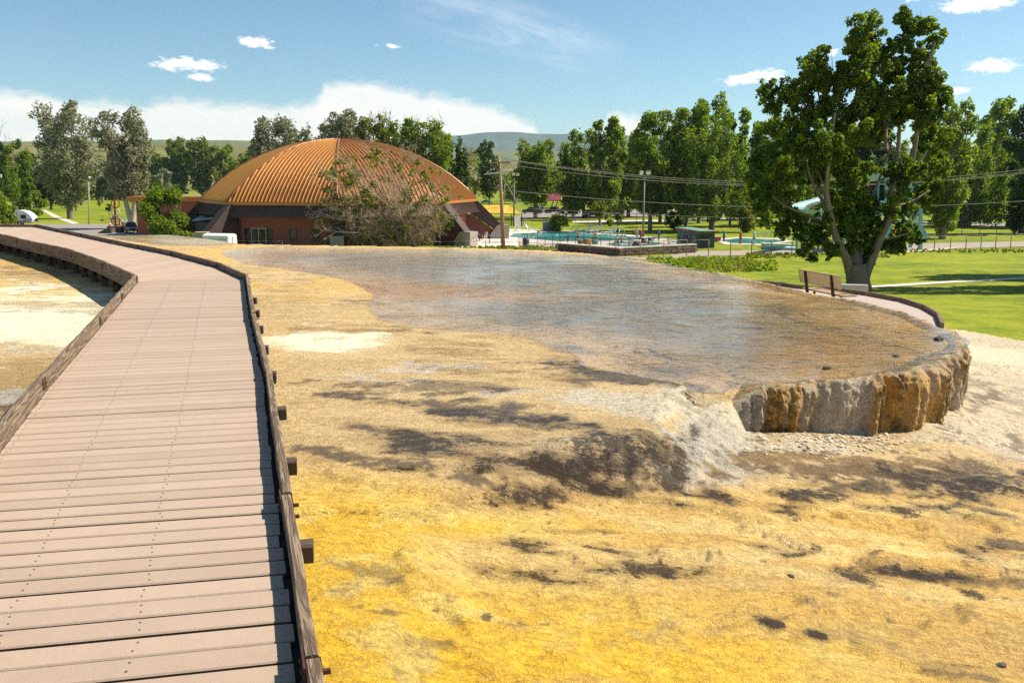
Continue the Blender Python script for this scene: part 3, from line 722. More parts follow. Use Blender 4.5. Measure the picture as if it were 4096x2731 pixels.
Lp[6] = ltop[0].copy(); Lp[6].z = 0
for k, (i, q) in enumerate(((7, ltop[1]), (8, ltop[2]), (9, ltop[4]))): Lp[i] = Vector((q.x, q.y, 0))
Lp[5] = Lp[6] + (R[5]-R[6])*0.10
R.append(Vector((-36, R[-1].y+2.2, 0))); Lp.append(Vector((-36, Lp[-1].y+3.4, 0)))
walk = thing('boardwalk', 'curving boardwalk of pinkish brown planks with dark timber kerbs crossing the terrace', 'boardwalk', (-2.5, 6, 0))
rng = random.Random(4); npl = 0
screws = MB(); M_GAPSHADE = pbr('gap_shade_plank_edge', (.12,.078,.055), .95, var=.3)  # plank sides coloured darker: shade of the gaps painted on
for i in range(len(R)-1):
    Lm = ((R[i+1]-R[i]).length + (Lp[i+1]-Lp[i]).length)/2
    n = max(2, round(Lm/0.1475))
    for j in range(n):
        if npl >= 298: break
        g0 = (0.0085 if j else 0.020)/Lm + rng.uniform(0, .004)/Lm; g1 = 0.006/Lm
        f0, f1 = j/n + g0, (j+1)/n - g1
        a, b = R[i].lerp(R[i+1], f0), R[i].lerp(R[i+1], f1); c, d = Lp[i].lerp(Lp[i+1], f1), Lp[i].lerp(Lp[i+1], f0)
        ex = rng.uniform(-0.012, 0.006); v = (a-d).normalized(); a = a - v*(0.010-ex); b = b - v*(0.010-ex); c = c + v*0.02; d = d + v*0.02
        zt = rng.uniform(-0.003, 0.002); e = 0.006
        up = Vector((0,0,1)); al = (b-a).normalized()*e
        m = MB()
        lo = [p - up*0.028 for p in (a, b, c, d)]; md = [p + up*(zt-e) for p in (a, b, c, d)]; tp = [a+al+up*zt, b-al+up*zt, c-al+up*zt, d+al+up*zt]
        m.v = [tuple(p) for p in lo+md+tp]
        m.f = [(0,3,2,1)] + [(k, (k+1) % 4, 4+(k+1) % 4, 4+k) for k in range(4)] + [(4+k, 4+(k+1) % 4, 8+(k+1) % 4, 8+k) for k in range(4)] + [(8,9,10,11)]
        pk = m.build('plank', M_PLANK, walk); pk.data.materials.append(M_GAPSHADE); pk.data.polygons.foreach_set('material_index', [0 if p_.normal.z > .3 else 1 for p_ in pk.data.polygons]); npl += 1
        if R[i].y < 12 and i < 5:
            for q in (0.025, 0.365, 0.68, 0.975):
                for s_ in (0.28, 0.72):
                    p = a.lerp(b, s_).lerp(d.lerp(c, s_), q + rng.uniform(-.006, .006)); screws.box((p.x, p.y, zt+0.0006), (0.0075, 0.0075, 0.003), rng.random())
screws.build('deck_screws', M_BOLT, walk, kind='stuff')
def kerb(pts, side, hw, bot, top, seed0):
    """timbers end to end with a rusty plate over each joint"""
    for k in range(len(pts)-1):
        a, b = pts[k], pts[k+1]; L = (b-a).length; ns = max(1, round(L/3.0))
        for q in range(ns):
            p0, p1 = a.lerp(b, q/ns), a.lerp(b, (q+1)/ns); t_ = (p1-p0).normalized(); s_ = Vector((t_.y, -t_.x, 0))*side
            o0, o1 = p0 + s_*hw/2 + t_*0.004, p1 + s_*hw/2 - t_*0.004
            zj = rng.uniform(-.006, .006)
            r = timber('kerb_rail', (o0.x, o0.y, bot), (o1.x, o1.y, bot), hw, top-bot+zj, M_RAIL, walk, max(3, int(L/ns/0.35)), 0.004, seed0+k*7+q)
            pl = MB(); inn = p1 - s_*0.004; 
            pl.bar(inn - t_*0.075 + Vector((0,0,(top+0.02)/2-0.005)), inn + t_*0.075 + Vector((0,0,(top+0.02)/2-0.005)), 0.006, 0.085)
            for dx in (-.04, .04):
                for dz in (0.025, 0.06): pl.box(inn + t_*dx - s_*0.004 + Vector((0,0,dz)), (0.014, 0.014, 0.014), 0.4)
            out_ = p1 + s_*(hw+0.004)
            pl.bar(out_ - t_*0.05 + Vector((0,0,0.0)), out_ + t_*0.05 + Vector((0,0,0.0)), 0.006, 0.12)
            for dz in (-.03, .03): pl.bar(out_ + Vector((0,0,dz)), out_ + s_*0.03 + Vector((0,0,dz)), 0.016, 0.016)
            pl.build('joint_plate', M_PLATE, r)
Rk = [p + (p-q).normalized()*0.012 for p, q in zip(R, Lp)]; Lk = [q + (q-p).normalized()*0.0 for p, q in zip(R, Lp)]
kerb(Rk, 1, 0.05, -0.17, 0.095, 10)
kerb(Lk[:6], -1, 0.05, -0.17, 0.11, 60); kerb(Lk[6:], -1, 0.05, -0.17, 0.11, 90)
for k in range(len(R)-1):                          # stringers under the plank ends and the middle
    for f in (0.006, 0.5, 0.994):
        a, b = R[k].lerp(Lp[k], f), R[k+1].lerp(Lp[k+1], f); timber('stringer', (a.x, a.y, -.165), (b.x, b.y, -.165), .05, .13, M_BEAM, walk, 2, 0, 400+k*3+int(f*2))
wl = [0.0]
for i in range(len(R)-1): wl.append(wl[-1] + (R[i+1]-R[i]).length)
d_ = (R[1]-R[0]).length + (at_z(1180, 2200, -0.22)-R[1]).dot(d0) - 1.42*4; nb = 0
while d_ < wl[-1]:
    if d_ > 0:
        i = max(q for q in range(len(wl)-1) if wl[q] <= d_); f = (d_-wl[i])/(wl[i+1]-wl[i]); a, b = R[i].lerp(R[i+1], f), Lp[i].lerp(Lp[i+1], f); v = (a-b).normalized()
        a2, b2 = a + v*0.16, b - v*(0.13 if i < 5 else 0.10)
        timber('cross_beam', (a2.x, a2.y, -0.275), (b2.x, b2.y, -0.275), 0.10, 0.10, M_BEAM, walk, 2, 0, 200+nb); nb += 1
        for p in (a2 - v*0.22, b2 + v*0.20): MB().box((p.x, p.y, -0.36), (0.12, 0.10, 0.165), math.atan2(v.y, v.x)).build('footing_block', M_BEAM, walk)
    d_ += 1.42

# ------------------------------------------------------------------ lower boardwalk round the foot of the terrace, and its bench
ZB = -1.90
low_px = [(2700,1116),(2850,1119),(3000,1128),(3116,1137),(3191,1149),(3354,1161),(3466,1177),(3596,1201),(3685,1229),(3741,1261),(3756,1303)]
lowR = [at_z(px, py+6, ZB) for px, py in low_px]
lowL = []
for i, p in enumerate(lowR):
    t_ = (lowR[min(i+1, len(lowR)-1)] - lowR[max(i-1, 0)]).normalized(); lowL.append(p + Vector((t_.y, -t_.x, 0))*1.9)
lowR[-1] = lowR[-2] + (lowR[-1]-lowR[-2])*1.0; lowL[-1] = lowL[-2] + (lowL[-1]-lowL[-2])*0.9
lwalk = thing('boardwalk', 'pale lower boardwalk curving behind the terrace rim beside the green lawn', 'boardwalk', tuple(lowR[5]))
M_PLANK2 = pbr('sun_bleached_deck', (0.46,0.36,0.30), .85, var=.10, scale=4)
lwl = [0.0]
for i in range(len(lowR)-1): lwl.append(lwl[-1] + ((lowR[i+1]-lowR[i]).length + (lowL[i+1]-lowL[i]).length)/2)
def along(pts, s_):
    for i in range(len(lwl)-1):
        if s_ <= lwl[i+1] or i == len(lwl)-2: return pts[i].lerp(pts[i+1], (s_-lwl[i])/(lwl[i+1]-lwl[i]))
n = int(lwl[-1]/0.15)
for j in range(n):
    s0, s1 = j*lwl[-1]/n + .006, (j+1)*lwl[-1]/n - .002
    a, b, c, d = along(lowR, s0), along(lowR, s1), along(lowL, s1), along(lowL, s0); dz = Vector((0,0,.03))
    MB().hexa([d-dz, c-dz, b-dz, a-dz, d, c, b, a]).build('plank', M_PLANK2, lwalk)
for side, pts in ((-1, lowR),):
    for i in range(len(pts)-1):
        a, b = pts[i], pts[i+1]; t_ = (b-a).normalized(); s_ = Vector((-t_.y, t_.x, 0))
        if i < 1: continue
        a2, b2 = a + s_*.06 + t_*.01, b + s_*.06 - t_*.01
        timber('kerb_rail', (a2.x, a2.y, ZB-.22), (b2.x, b2.y, ZB-.22), .09, .34, M_RAIL, lwalk, 4, .004, 300+i)
for i in range(1, len(lowR)-1):
    for s_ in (0.0, 1.0):
        p = lowR[i].lerp(lowL[i], .08 + .84*s_); MB().box((p.x, p.y, ZB-.35), (.14, .14, .62)).build('post', M_BEAM, lwalk)

M_BENCH = pbr('coated_mesh_tan', (0.56,0.40,0.23), .55, var=.08, scale=5)
M_BLK = pbr('black_powdercoat', (0.022,0.018,0.016), .5, var=.2)
b0, b1 = at_z(3214,1212,ZB), at_z(3331,1239,ZB)
bx = (b1-b0).normalized(); by = Vector((bx.y*-1, bx.x, 0))          # by points away from the viewer, towards the walk
if by.y < 0: by = -by
if by.x < 0: by = Vector((abs(by.x), by.y, 0))
mid = (b0+b1)/2
bench = thing('park_bench', 'tan perforated metal bench with black legs on the lower boardwalk', 'bench', tuple(mid))
def bpt(u, v, z_): return mid + bx*u + by*v + Vector((0,0,z_))
def mesh_panel(name, O, U_, V_, lu, lv, th, nu, nv, N):
    """expanded-metal panel: rim plus crossing diagonal strips, one piece"""
    m = MB(); T = N*th
    for a, b in (((0,0),(lu,0)), ((lu,0),(lu,lv)), ((lu,lv),(0,lv)), ((0,lv),(0,0))):
        m.bar(O + U_*a[0] + V_*a[1], O + U_*b[0] + V_*b[1], 0.028, 0.05, N)
    step = lu/nu
    for sgn in (1, -1):
        k = -nv
        while k < nu + nv:
            u0 = k*step; u1 = u0 + sgn*lv
            p = [(u0, 0.0), (u1, lv)]
            (ua, va), (ub, vb) = p
            def cl(u, v, u2, v2):
                if u < 0: v += (0-u)*(v2-v)/(u2-u); u = 0
                if u > lu: v += (lu-u)*(v2-v)/(u2-u); u = lu
                return u, v
            if not (max(ua, ub) <= 0 or min(ua, ub) >= lu):
                ca = cl(ua, va, ub, vb); cb_ = cl(ub, vb, ua, va)
                if abs(ca[0]-cb_[0]) > 0.02: m.bar(O + U_*ca[0] + V_*ca[1] + N*(.004*sgn), O + U_*cb_[0] + V_*cb_[1] + N*(.004*sgn), 0.022, 0.006, N)
            k += 1
    return m
N_b = -by*0.97 + Vector((0,0,.2)); N_b.normalize()
upb = (Vector((0,0,1)) - by*0.22).normalized()
mesh_panel('b', bpt(-.95, .04, .60), bx, upb, 1.9, .36, .01, 38, 9, by).build('backrest', M_BENCH, bench)
mesh_panel('s', bpt(-.95, .12, .40), bx, by, 1.9, .42, .01, 38, 9, Vector((0,0,1))).build('seat', M_BENCH, bench)
for u in (-.62, .62):
    m = MB(); m.bar(bpt(u, .10, 0), bpt(u, -.06, .95), .075, .05, bx); m.bar(bpt(u, .05, .395), bpt(u, .46, .395), .05, .04)
    m.bar(bpt(u, .06, .03), bpt(u, .50, .03), .07, .05); m.bar(bpt(u, .30, .04), bpt(u, .28, .38), .05, .05)
    m.build('leg', M_BLK, bench)
p = at_z(3408, 1172, -2.15); q = thing('utility_box', 'low grey metal cover beside the cottonwood trunk', 'cover', tuple(p))
MB().box((p.x, p.y+.25, -2.02), (1.15, .35, .26), -.22).build('cover_panel', pbr('galvanised', (.42,.42,.40), .5, metal=.3), q)
MB().box((p.x+.38, p.y+.02, -2.02), (.05, .05, .05), 0).build('latch', M_BLK, q)

# ------------------------------------------------------------------ ground sheets of the park
def sheet(name, pxs, mat, dz=0.03, kind='structure'):
    pts = [at_park(x, y) for x, y in pxs]
    # subdivide by depth so the sheet follows the ground
    bm = bmesh.new(); f = bm.faces.new([bm.verts.new(p) for p in pts])
    for k in KY:
        if 20 < k < 2000:
            g = bm.faces[:] + bm.edges[:] + bm.verts[:]
            bmesh.ops.bisect_plane(bm, geom=g, plane_co=(0, k, 0), plane_no=(0, 1, 0))
    bmesh.ops.triangulate(bm, faces=bm.faces[:])
    for v in bm.verts: v.co.z = gz(v.co.y) + dz
    bmesh.ops.recalc_face_normals(bm, faces=bm.faces[:])
    for f in bm.faces:
        if f.normal.z < 0: f.normal_flip()
    me = bpy.data.meshes.new(name); bm.to_mesh(me); bm.free(); me.materials.append(mat)
    return tag(link(bpy.data.objects.new(name, me)), kind=kind)
M_ASPH = pbr('asphalt', (0.27,0.235,0.20), .95, var=.15, scale=.4, bump=.1)
M_CONC = pbr('concrete_slab', (0.62,0.54,0.44), .9, var=.12, scale=.6)
M_DIRT = pbr('dry_dirt', (0.34,0.26,0.17), .95, var=.3, scale=.5, bump=.3)
M_PAVE = pbr('pale_path', (0.58,0.52,0.44), .9, var=.1, scale=.8)
sheet('parking_lot', [(2080,846),(2600,838),(3060,826),(3400,828),(3400,850),(3060,853),(2600,868),(2330,874),(2080,874)], M_ASPH)
sheet('path', [(2290,882),(2700,880),(3060,868),(3060,874),(2700,888),(2290,891)], M_PAVE, .04)
sheet('road', [(3500,880),(3800,888),(4200,899),(4200,912),(3800,901),(3500,893)], M_ASPH, .035)
sheet('service_road', [(2480,1040),(2790,1005),(3100,1001),(3500,986),(3700,974),(4200,964),(4200,984),(3700,999),(3200,1016),(2800,1026),(2560,1040)], pbr('gravel_road', (0.36,0.29,0.22), .95, var=.15, scale=.5), .035)
sheet('pool_deck', [(1840,998),(1850,940),(1930,915),(2060,918),(2300,924),(2500,938),(2690,958),(2790,985),(2474,1000),(2350,986),(2233,982),(2100,990),(1990,1001)], M_CONC, .03)
sheet('dirt_strip', [(1500,1010),(1840,994),(2100,986),(2233,984),(2360,1000),(2474,1026),(2650,1032),(2500,1050),(2300,1040),(2000,1030),(1500,1030)], M_DIRT, .04)
sheet('car_park', [(-300,905),(0,901),(150,897),(400,896),(540,905),(960,940),(960,1000),(430,985),(100,960),(-300,950)], M_ASPH, .03)
sheet('park_path', [(165,840),(182,839),(235,866),(318,894),(290,897),(212,869)], M_PAVE, .035)
sheet('lawn_path', [(3340,1153),(3460,1146),(3800,1125),(4096,1111),(4500,1098),(4500,1103),(4096,1118),(3800,1133),(3460,1155),(3350,1164)], M_PAVE, .03)
sheet('shed_yard', [(3580,1003),(3700,1000),(3860,988),(3760,1002),(3600,1012)], M_CONC, .06)
M_POOL = None
def pool_mat():
    m, n, out = new_mat('swimming_water')
    b = n.add('ShaderNodeBsdfPrincipled'); tc = n.add('ShaderNodeTexCoord').outputs['Object']
    f = n.noise(tc, .5, 4, .6)
    n.put(b.inputs['Base Color'], n.mix(f, (0.02,0.23,0.21,1), (0.06,0.40,0.36,1))); b.inputs['Roughness'].default_value = .12
    n.put(b.inputs['Normal'], n.bump(n.noise(n.mapping(tc, (1,2,1)), 1.6, 4, .6), .5, .15)); n.l.new(b.outputs[0], out.inputs[0]); return m
M_POOL = pool_mat()
sheet('swimming_pool', [(2038,947),(2058,935),(2230,930),(2390,938),(2560,950),(2600,957),(2440,964),(2240,966),(2110,955)], M_POOL, .06)
sheet('paddling_pool', [(2425,978),(2470,970),(2600,969),(2655,974),(2610,984),(2500,988)], M_POOL, .06)
sheet('splash_pool_deck', [(2850,958),(2950,950),(3130,955),(3180,966),(3060,982),(2900,980)], M_CONC, .05)
sheet('splash_pool', [(2885,962),(2960,954),(3100,959),(3140,966),(3060,976),(2930,974)], M_POOL, .07)

# ------------------------------------------------------------------ distant hills
def ridge(name, D, prof, depth, mat, seed, foot=-20):
    px = np.linspace(prof[0][0], prof[-1][0], 260); py = np.interp(px, [a for a, _ in prof], [b for _, b in prof])
    py = py + 5*(fbm(px*.006, px*0, 5, seed)-.5)
    top = np.array([tuple(at_y(a, b, D)) for a, b in zip(px, py)])
    V = []; nv = 26
    for i in range(nv):
        s = i/(nv-1)
        zz = foot + (top[:,2]-foot)*(1-s)**1.25; Y = top[:,1] - depth*s; X = top[:,0]*(1-depth*s/D*0.8)
        rl = (fbm(px*.012, np.full_like(px, s*1.6), 5, seed+1)-.5) + .5*(fbm(px*.045, np.full_like(px, s*2.5), 4, seed+2)-.5)
        zz = zz + (top[:,2]-foot)*.34*rl*math.sin(PI*min(1, s*1.3))*(s > 0)
        V.append(np.stack([X, Y, zz], -1))
    bk = top.copy(); bk[:,1] += depth*.5; bk[:,2] = foot
    V = np.array([bk]+V); n = len(px); ii = np.arange((nv+1)*n).reshape(nv+1, n)
    Q = np.stack([ii[:-1,1:], ii[:-1,:-1], ii[1:,:-1], ii[1:,1:]], -1).reshape(-1, 4)
    return tag(np_obj(name, V.reshape(-1,3), Q, mat), kind='structure')
def hill_mat(name, a, b_, sc):
    m, n, out = new_mat(name); b = n.add('ShaderNodeBsdfPrincipled'); tc = n.add('ShaderNodeTexCoord').outputs['Object']
    f = n.math('ADD', n.math('MULTIPLY', n.noise(tc, sc, 6, .6, .4), .7), n.math('MULTIPLY', n.noise(tc, sc*8, 5, .7), .4))
    n.put(b.inputs['Base Color'], n.ramp(f, [(.38, a), (.62, b_)])); b.inputs['Roughness'].default_value = 1; b.inputs['Specular IOR Level'].default_value = 0
    n.l.new(b.outputs[0], out.inputs[0]); return m
ridge('near_hills', 1500, [(-2600,600),(-600,585),(300,575),(620,577),(760,580),(860,584),(1000,590),(1180,612),(1400,640),(1900,650),(2400,655),(5400,640)], 700, hill_mat('grass_hill', (.10,.11,.035), (.21,.19,.075), .006), 210)
ridge('far_hills', 3200, [(-2600,585),(-400,570),(500,563),(640,561),(900,560),(1010,563),(1300,590),(1700,600),(2600,610),(5400,600)], 900, hill_mat('sage_hill', (.10,.12,.05), (.16,.17,.075), .002), 220, -40)
ridge('mountain', 6200, [(-2600,640),(1000,620),(1500,575),(1750,548),(1860,540),(1930,531),(2060,529),(2150,536),(2240,537),(2330,532),(2500,540),(2800,570),(5400,640)], 2000, hill_mat('mountain_slope', (.05,.085,.08), (.10,.14,.11), .0011), 230, -60)

# ------------------------------------------------------------------ domed bathhouse
def ray_plane(px, py, p0, nrm, off=0.0):
    d = ray(px, py); o = Vector((0,0,H)); p0 = Vector(p0) + nrm*off
    return o + d*((p0-o).dot(nrm)/d.dot(nrm))
M_COPPER = pbr('copper_roof', (0.29,0.105,0.024), .38, metal=.12, var=.25, scale=.35)
M_RIB = pbr('copper_seam', (0.58,0.28,0.055), .40, metal=.3, var=.05)
M_BRWN = pbr('brown_metal', (0.105,0.056,0.040), .45, metal=.25, var=.15, scale=.5)
M_STUC = pbr('red_stucco', (0.36,0.108,0.070), .9, var=.12, scale=.5, bump=.2, bscale=12)
M_GLASS = pbr('dark_glass', (0.02,0.022,0.024), .08, var=.3, spec=.35)
M_WFRM = pbr('white_frame', (0.72,0.71,0.68), .5, var=.05)
M_BLOCK = pbr('grey_concrete', (0.36,0.31,0.255), .95, var=.15, scale=1.2, bump=.2)
M_FASC = pbr('orange_fascia', (0.52,0.21,0.045), .45, metal=.3, var=.08, scale=.4)
M_BUTT = pbr('buttress_brown', (.060,.034,.025), .75, var=.2)
M_BUTW = pbr('dark_red_render', (.13,.05,.036), .9)
DD = 128.0; DC = at_y(1363, 700, DD); DC.z = 0
RE, ZE, ZTOP = 19.3, at_y(805, 797, DD).z, at_y(1347, 560, DD).z
TH0 = math.atan2(-DC.y, -DC.x) - 0.03
def dpol(r, th, zz): return Vector((DC.x + r*math.cos(th), DC.y + r*math.sin(th), zz))
dome = thing('dome_building', 'big eight sided building with a ribbed copper coloured dome roof and dark red walls', 'building', (DC.x, DC.y, -7.0))
A8 = PI/8; AE = RE*math.cos(A8); HR = ZTOP-ZE; RS = (AE*AE+HR*HR)/(2*HR)
def arc(r): return ZE + math.sqrt(RS*RS-r*r) - (RS-HR)
def fpt(k, w_, r, lift=0.0):
    mth = TH0 + (k+.5)*PI/4; ca, sa = math.cos(mth), math.sin(mth)
    nz_ = math.sqrt(max(0, 1-(r/RS)**2)); nr_ = r/RS
    rr = r + lift*nr_
    return Vector((DC.x + rr*ca - w_*sa, DC.y + rr*sa + w_*ca, arc(r) + lift*nz_))
for k in range(8):
    V = []; nr2, nw = 20, 10
    for i in range(nr2+1):
        r = AE*i/nr2
        for j in range(nw+1): V.append(fpt(k, (2*j/nw-1)*r*math.tan(A8), r))
    ii = np.arange((nr2+1)*(nw+1)).reshape(nr2+1, nw+1)
    Q = np.stack([ii[:-1,:-1], ii[1:,:-1], ii[1:,1:], ii[:-1,1:]], -1).reshape(-1, 4)
    pan = np_obj('roof_panel', V, Q, M_COPPER, dome)
    if k in (0, 1, 6, 7):
        hw_ = AE*math.tan(A8); nrib = 27
        for q in range(nrib):
            w_ = -hw_ + (q+.5)*2*hw_/nrib; r0 = max(abs(w_)/math.tan(A8), .8)
            if AE-r0 < .5: continue
            ns = 9; Vr = []
            for i in range(ns+1):
                r = AE + .06 + (r0-AE)*i/ns if i else AE
                for dw, lf in ((-.042, 0), (-.03, .13), (.03, .13), (.042, 0)): Vr.append(fpt(k, w_+dw, r, lf))
            Qr = []
            for i in range(ns):
                for c in range(3): Qr.append((i*4+c, i*4+c+1, i*4+4+c+1, i*4+4+c))
            Qr.append((0,1,2,3)); np_obj('roof_seam', Vr, Qr, M_RIB, pan, smooth=False)
    th = TH0 + k*PI/4
    hp = [dpol(r/math.cos(A8)+.02, th, arc(r)+.06) for r in np.linspace(0.05, AE, 16)]
    MB().tube(hp, .16, 5).build('hip_cap', M_COPPER, dome, True)
    a0, a1 = th, th + PI/4
    MB().hexa([dpol(RE*.97, a0, ZE-.36), dpol(RE*.97, a1, ZE-.36), dpol(RE*1.004, a1, ZE-.36), dpol(RE*1.004, a0, ZE-.36), dpol(RE*.97, a0, ZE-.01), dpol(RE*.97, a1, ZE-.01), dpol(RE*1.004, a1, ZE-.01), dpol(RE*1.004, a0, ZE-.01)]).build('gutter', M_FASC, dome)
    zb_ = -3.05
    mz = MB().hexa([dpol(RE*.95, a0, zb_), dpol(RE*.95, a1, zb_), dpol(RE*1.035, a1, zb_), dpol(RE*1.035, a0, zb_), dpol(RE*.93, a0, ZE-.37), dpol(RE*.93, a1, ZE-.37), dpol(RE*.995, a1, ZE-.37), dpol(RE*.995, a0, ZE-.37)]).build('skirt_roof', M_BRWN, dome)
    if k in (0, 1, 6, 7):
        bt = MB()
        for q in range(1, 40):
            f = q/40; p0 = dpol(RE*1.036, a0, zb_).lerp(dpol(RE*1.036, a1, zb_), f); p1 = dpol(RE*.998, a0, ZE-.38).lerp(dpol(RE*.998, a1, ZE-.38), f); bt.bar(p0, p1, .05, .05)
        bt.build('skirt_batten', M_BRWN, mz)
    wal = MB().hexa([dpol(RE*.90, a0, -7.6), dpol(RE*.90, a1, -7.6), dpol(RE*.93, a1, -7.6), dpol(RE*.93, a0, -7.6), dpol(RE*.90, a0, -3.06), dpol(RE*.90, a1, -3.06), dpol(RE*.93, a1, -3.06), dpol(RE*.93, a0, -3.06)]).build('wall', M_STUC, dome)
    if k in (6, 7, 0, 1, 2):
        tdir = Vector((math.cos(th), math.sin(th), 0)); sdir = Vector((-tdir.y, tdir.x, 0))
        prof = [(RE*.95, ZE-.55), (RE*1.01, ZE-.30), (RE+3.8, -5.15), (RE+3.2, -6.0), (RE*.96, -3.4)]
        A = [dpol(r, th, zz) + sdir*.65 for r, zz in prof]; B = [dpol(r, th, zz) - sdir*.65 for r, zz in prof]
        MB().prism(A, B).build('buttress', M_BUTT, dome)
        prof = [(RE*.92, -7.6), (RE*.92, -3.5), (RE*.96, -3.45), (RE+3.0, -6.05), (RE+2.2, -7.6)]
        A = [dpol(r, th, zz) + sdir*.45 for r, zz in prof]; B = [dpol(r, th, zz) - sdir*.45 for r, zz in prof]
        MB().prism(A, B).build('buttress_wall', M_BUTW, dome)
        prof = [(RE+2.0, -7.6), (RE+2.0, -6.3), (RE+3.0, -5.0), (RE+4.7, -5.0), (RE+4.7, -7.6)]
        A = [dpol(r, th, zz) + sdir*.8 for r, zz in prof]; B = [dpol(r, th, zz) - sdir*.8 for r, zz in prof]
        MB().prism(A, B).build('footing', M_BLOCK, dome)
def on_wall(k, pxr, name, split=1, frame=M_WFRM, thick=.07):
    mth = TH0 + (k+.5)*PI/4; nrm = Vector((math.cos(mth), math.sin(mth), 0)); p0 = DC + nrm*(RE*.93*math.cos(A8))
    x0, y0, x1, y1 = pxr
    a, b = ray_plane(x0, y0, p0, nrm), ray_plane(x1, y0, p0, nrm); zb_ = ray_plane((x0+x1)/2, y1, p0, nrm).z; zt = (a.z+b.z)/2
    a.z = b.z = 0; tdir = (b-a); L = tdir.length; tdir.normalize(); up = Vector((0,0,1)); hh = zt-zb_
    base = a + up*zb_
    def slab(u0, u1, v0, v1, o0, o1):
        return [base + tdir*u + up*v + nrm*o for o in (o0, o1) for u, v in ((u0, v0), (u1, v0), (u1, v1), (u0, v1))]
    w0 = MB().hexa(slab(0, L, 0, hh, -.2, .012)).build(name, M_GLASS, dome)
    m = MB(); fw = thick
    for u0, u1, v0, v1 in ((0, fw, 0, hh), (L-fw, L, 0, hh), (fw, L-fw, hh-fw, hh), (fw, L-fw, 0, fw)): m.hexa(slab(u0, u1, v0, v1, .013, .05))
    m.build('frame', frame, w0)
    if split > 1:
        m = MB()
        for q in range(1, split): m.hexa(slab(L*q/split-fw*.6, L*q/split+fw*.6, fw, hh-fw, .014, .06))
        m.build('mullion', M_WFRM, w0)
    return w0
M_DKF = pbr('dark_frame', (0.06,0.03,0.025), .6)
on_wall(7, (977,913,1004,985), 'window', 1, M_DKF); on_wall(7, (1004,913,1064,985), 'door', 2); on_wall(7, (1065,913,1090,985), 'window', 1, M_DKF)
on_wall(7, (1157,915,1186,968), 'window', 1, M_DKF); on_wall(7, (1246,916,1276,966), 'window', 1, M_DKF)
on_wall(0, (1795,905,1810,935), 'window', 1); on_wall(1, (1849,899,1861,930), 'window', 1); on_wall(1, (1872,895,1892,935), 'door', 1)

# ------------------------------------------------------------------ flat-roofed annex and sheds on its left
def gbox(px0, px1, py_t, py_b, Y, depth, ztop=None):
    a, b = at_y(px0, py_t, Y), at_y(px1, py_t, Y)
    return a.x, b.x, (at_y(px0, py_b, Y).z if py_b else gz(Y)-.2), a.z
Y = 138.0; x0, x1, zb_, zt = gbox(543, 870, 806, None, Y, 9)
ann = thing('annex_building', 'flat roofed dark red annex with an orange ribbed fascia behind the leafy bush', 'building', ((x0+x1)/2, Y+4, -7))
MB().box(((x0+x1)/2, Y+5, (zb_+zt)/2), (x1-x0, 10, zt-zb_)).build('wall', M_STUC, ann)
fx0 = at_y(503, 800, Y-1.2).x; fz0, fz1 = at_y(503, 806, Y-1.2).z, at_y(503, 787, Y-1.2).z
MB().box(((fx0+x1)/2, Y+4.5, (fz0+fz1)/2), (x1-fx0, 11.2, fz1-fz0)).build('roof', M_FASC, ann)
npn = 20
for q in range(npn):
    xx = fx0 + (q+.5)*(x1-fx0)/npn; MB().box((xx, Y-1.13, (fz0+fz1)/2), ((x1-fx0)/npn-.07, .05, (fz1-fz0)-.06)).build('fascia_panel', M_FASC, ann)
Y = 120.0; a, b = at_y(772, 870, Y), at_y(868, 862, Y)
sh = thing('lean_to_shed', 'grey lean-to with a pale blue sheet roof beside the dome building', 'shed', ((a.x+b.x)/2, Y+1.5, -7))
MB().hexa([Vector((a.x,Y-.4,a.z-.5)),Vector((b.x,Y-.4,a.z-.1)),Vector((b.x,Y+3.5,a.z+.5)),Vector((a.x,Y+3.5,a.z+.1)),Vector((a.x,Y-.4,a.z-.36)),Vector((b.x,Y-.4,a.z+.04)),Vector((b.x,Y+3.5,a.z+.64)),Vector((a.x,Y+3.5,a.z+.24))]).build('roof', pbr('blue_sheet_roof', (.36,.45,.50), .4, metal=.4), sh)
MB().box(((a.x+b.x)/2, Y+1.5, (a.z-.6-7.2)/2), (b.x-a.x-.4, 2.8, a.z-.6+7.2)).build('wall', pbr('grey_siding', (.17,.17,.16), .8), sh)
MB().box(((a.x+b.x)/2+.3, Y-.2, -5.0), (b.x-a.x-.8, .2, .14)).build('shelf', pbr('raw_wood', (.35,.22,.10), .8), sh)
Y = 108.0; a, b = at_y(778, 931, Y), at_y(826, 952, Y)
cr = thing('crate', 'plain tan box standing left of the white trailer', 'box', ((a.x+b.x)/2, Y+.5, gz(Y)))
MB().box(((a.x+b.x)/2, Y+.6, (a.z+gz(Y))/2), (b.x-a.x, 1.2, a.z-gz(Y))).build('panel_box', pbr('tan_ply', (.46,.34,.20), .8), cr); MB().box(((a.x+b.x)/2, Y+.6, a.z+.03), (b.x-a.x+.1, 1.3, .06)).build('lid', pbr('tan_ply_light', (.55,.43,.28), .8), cr)

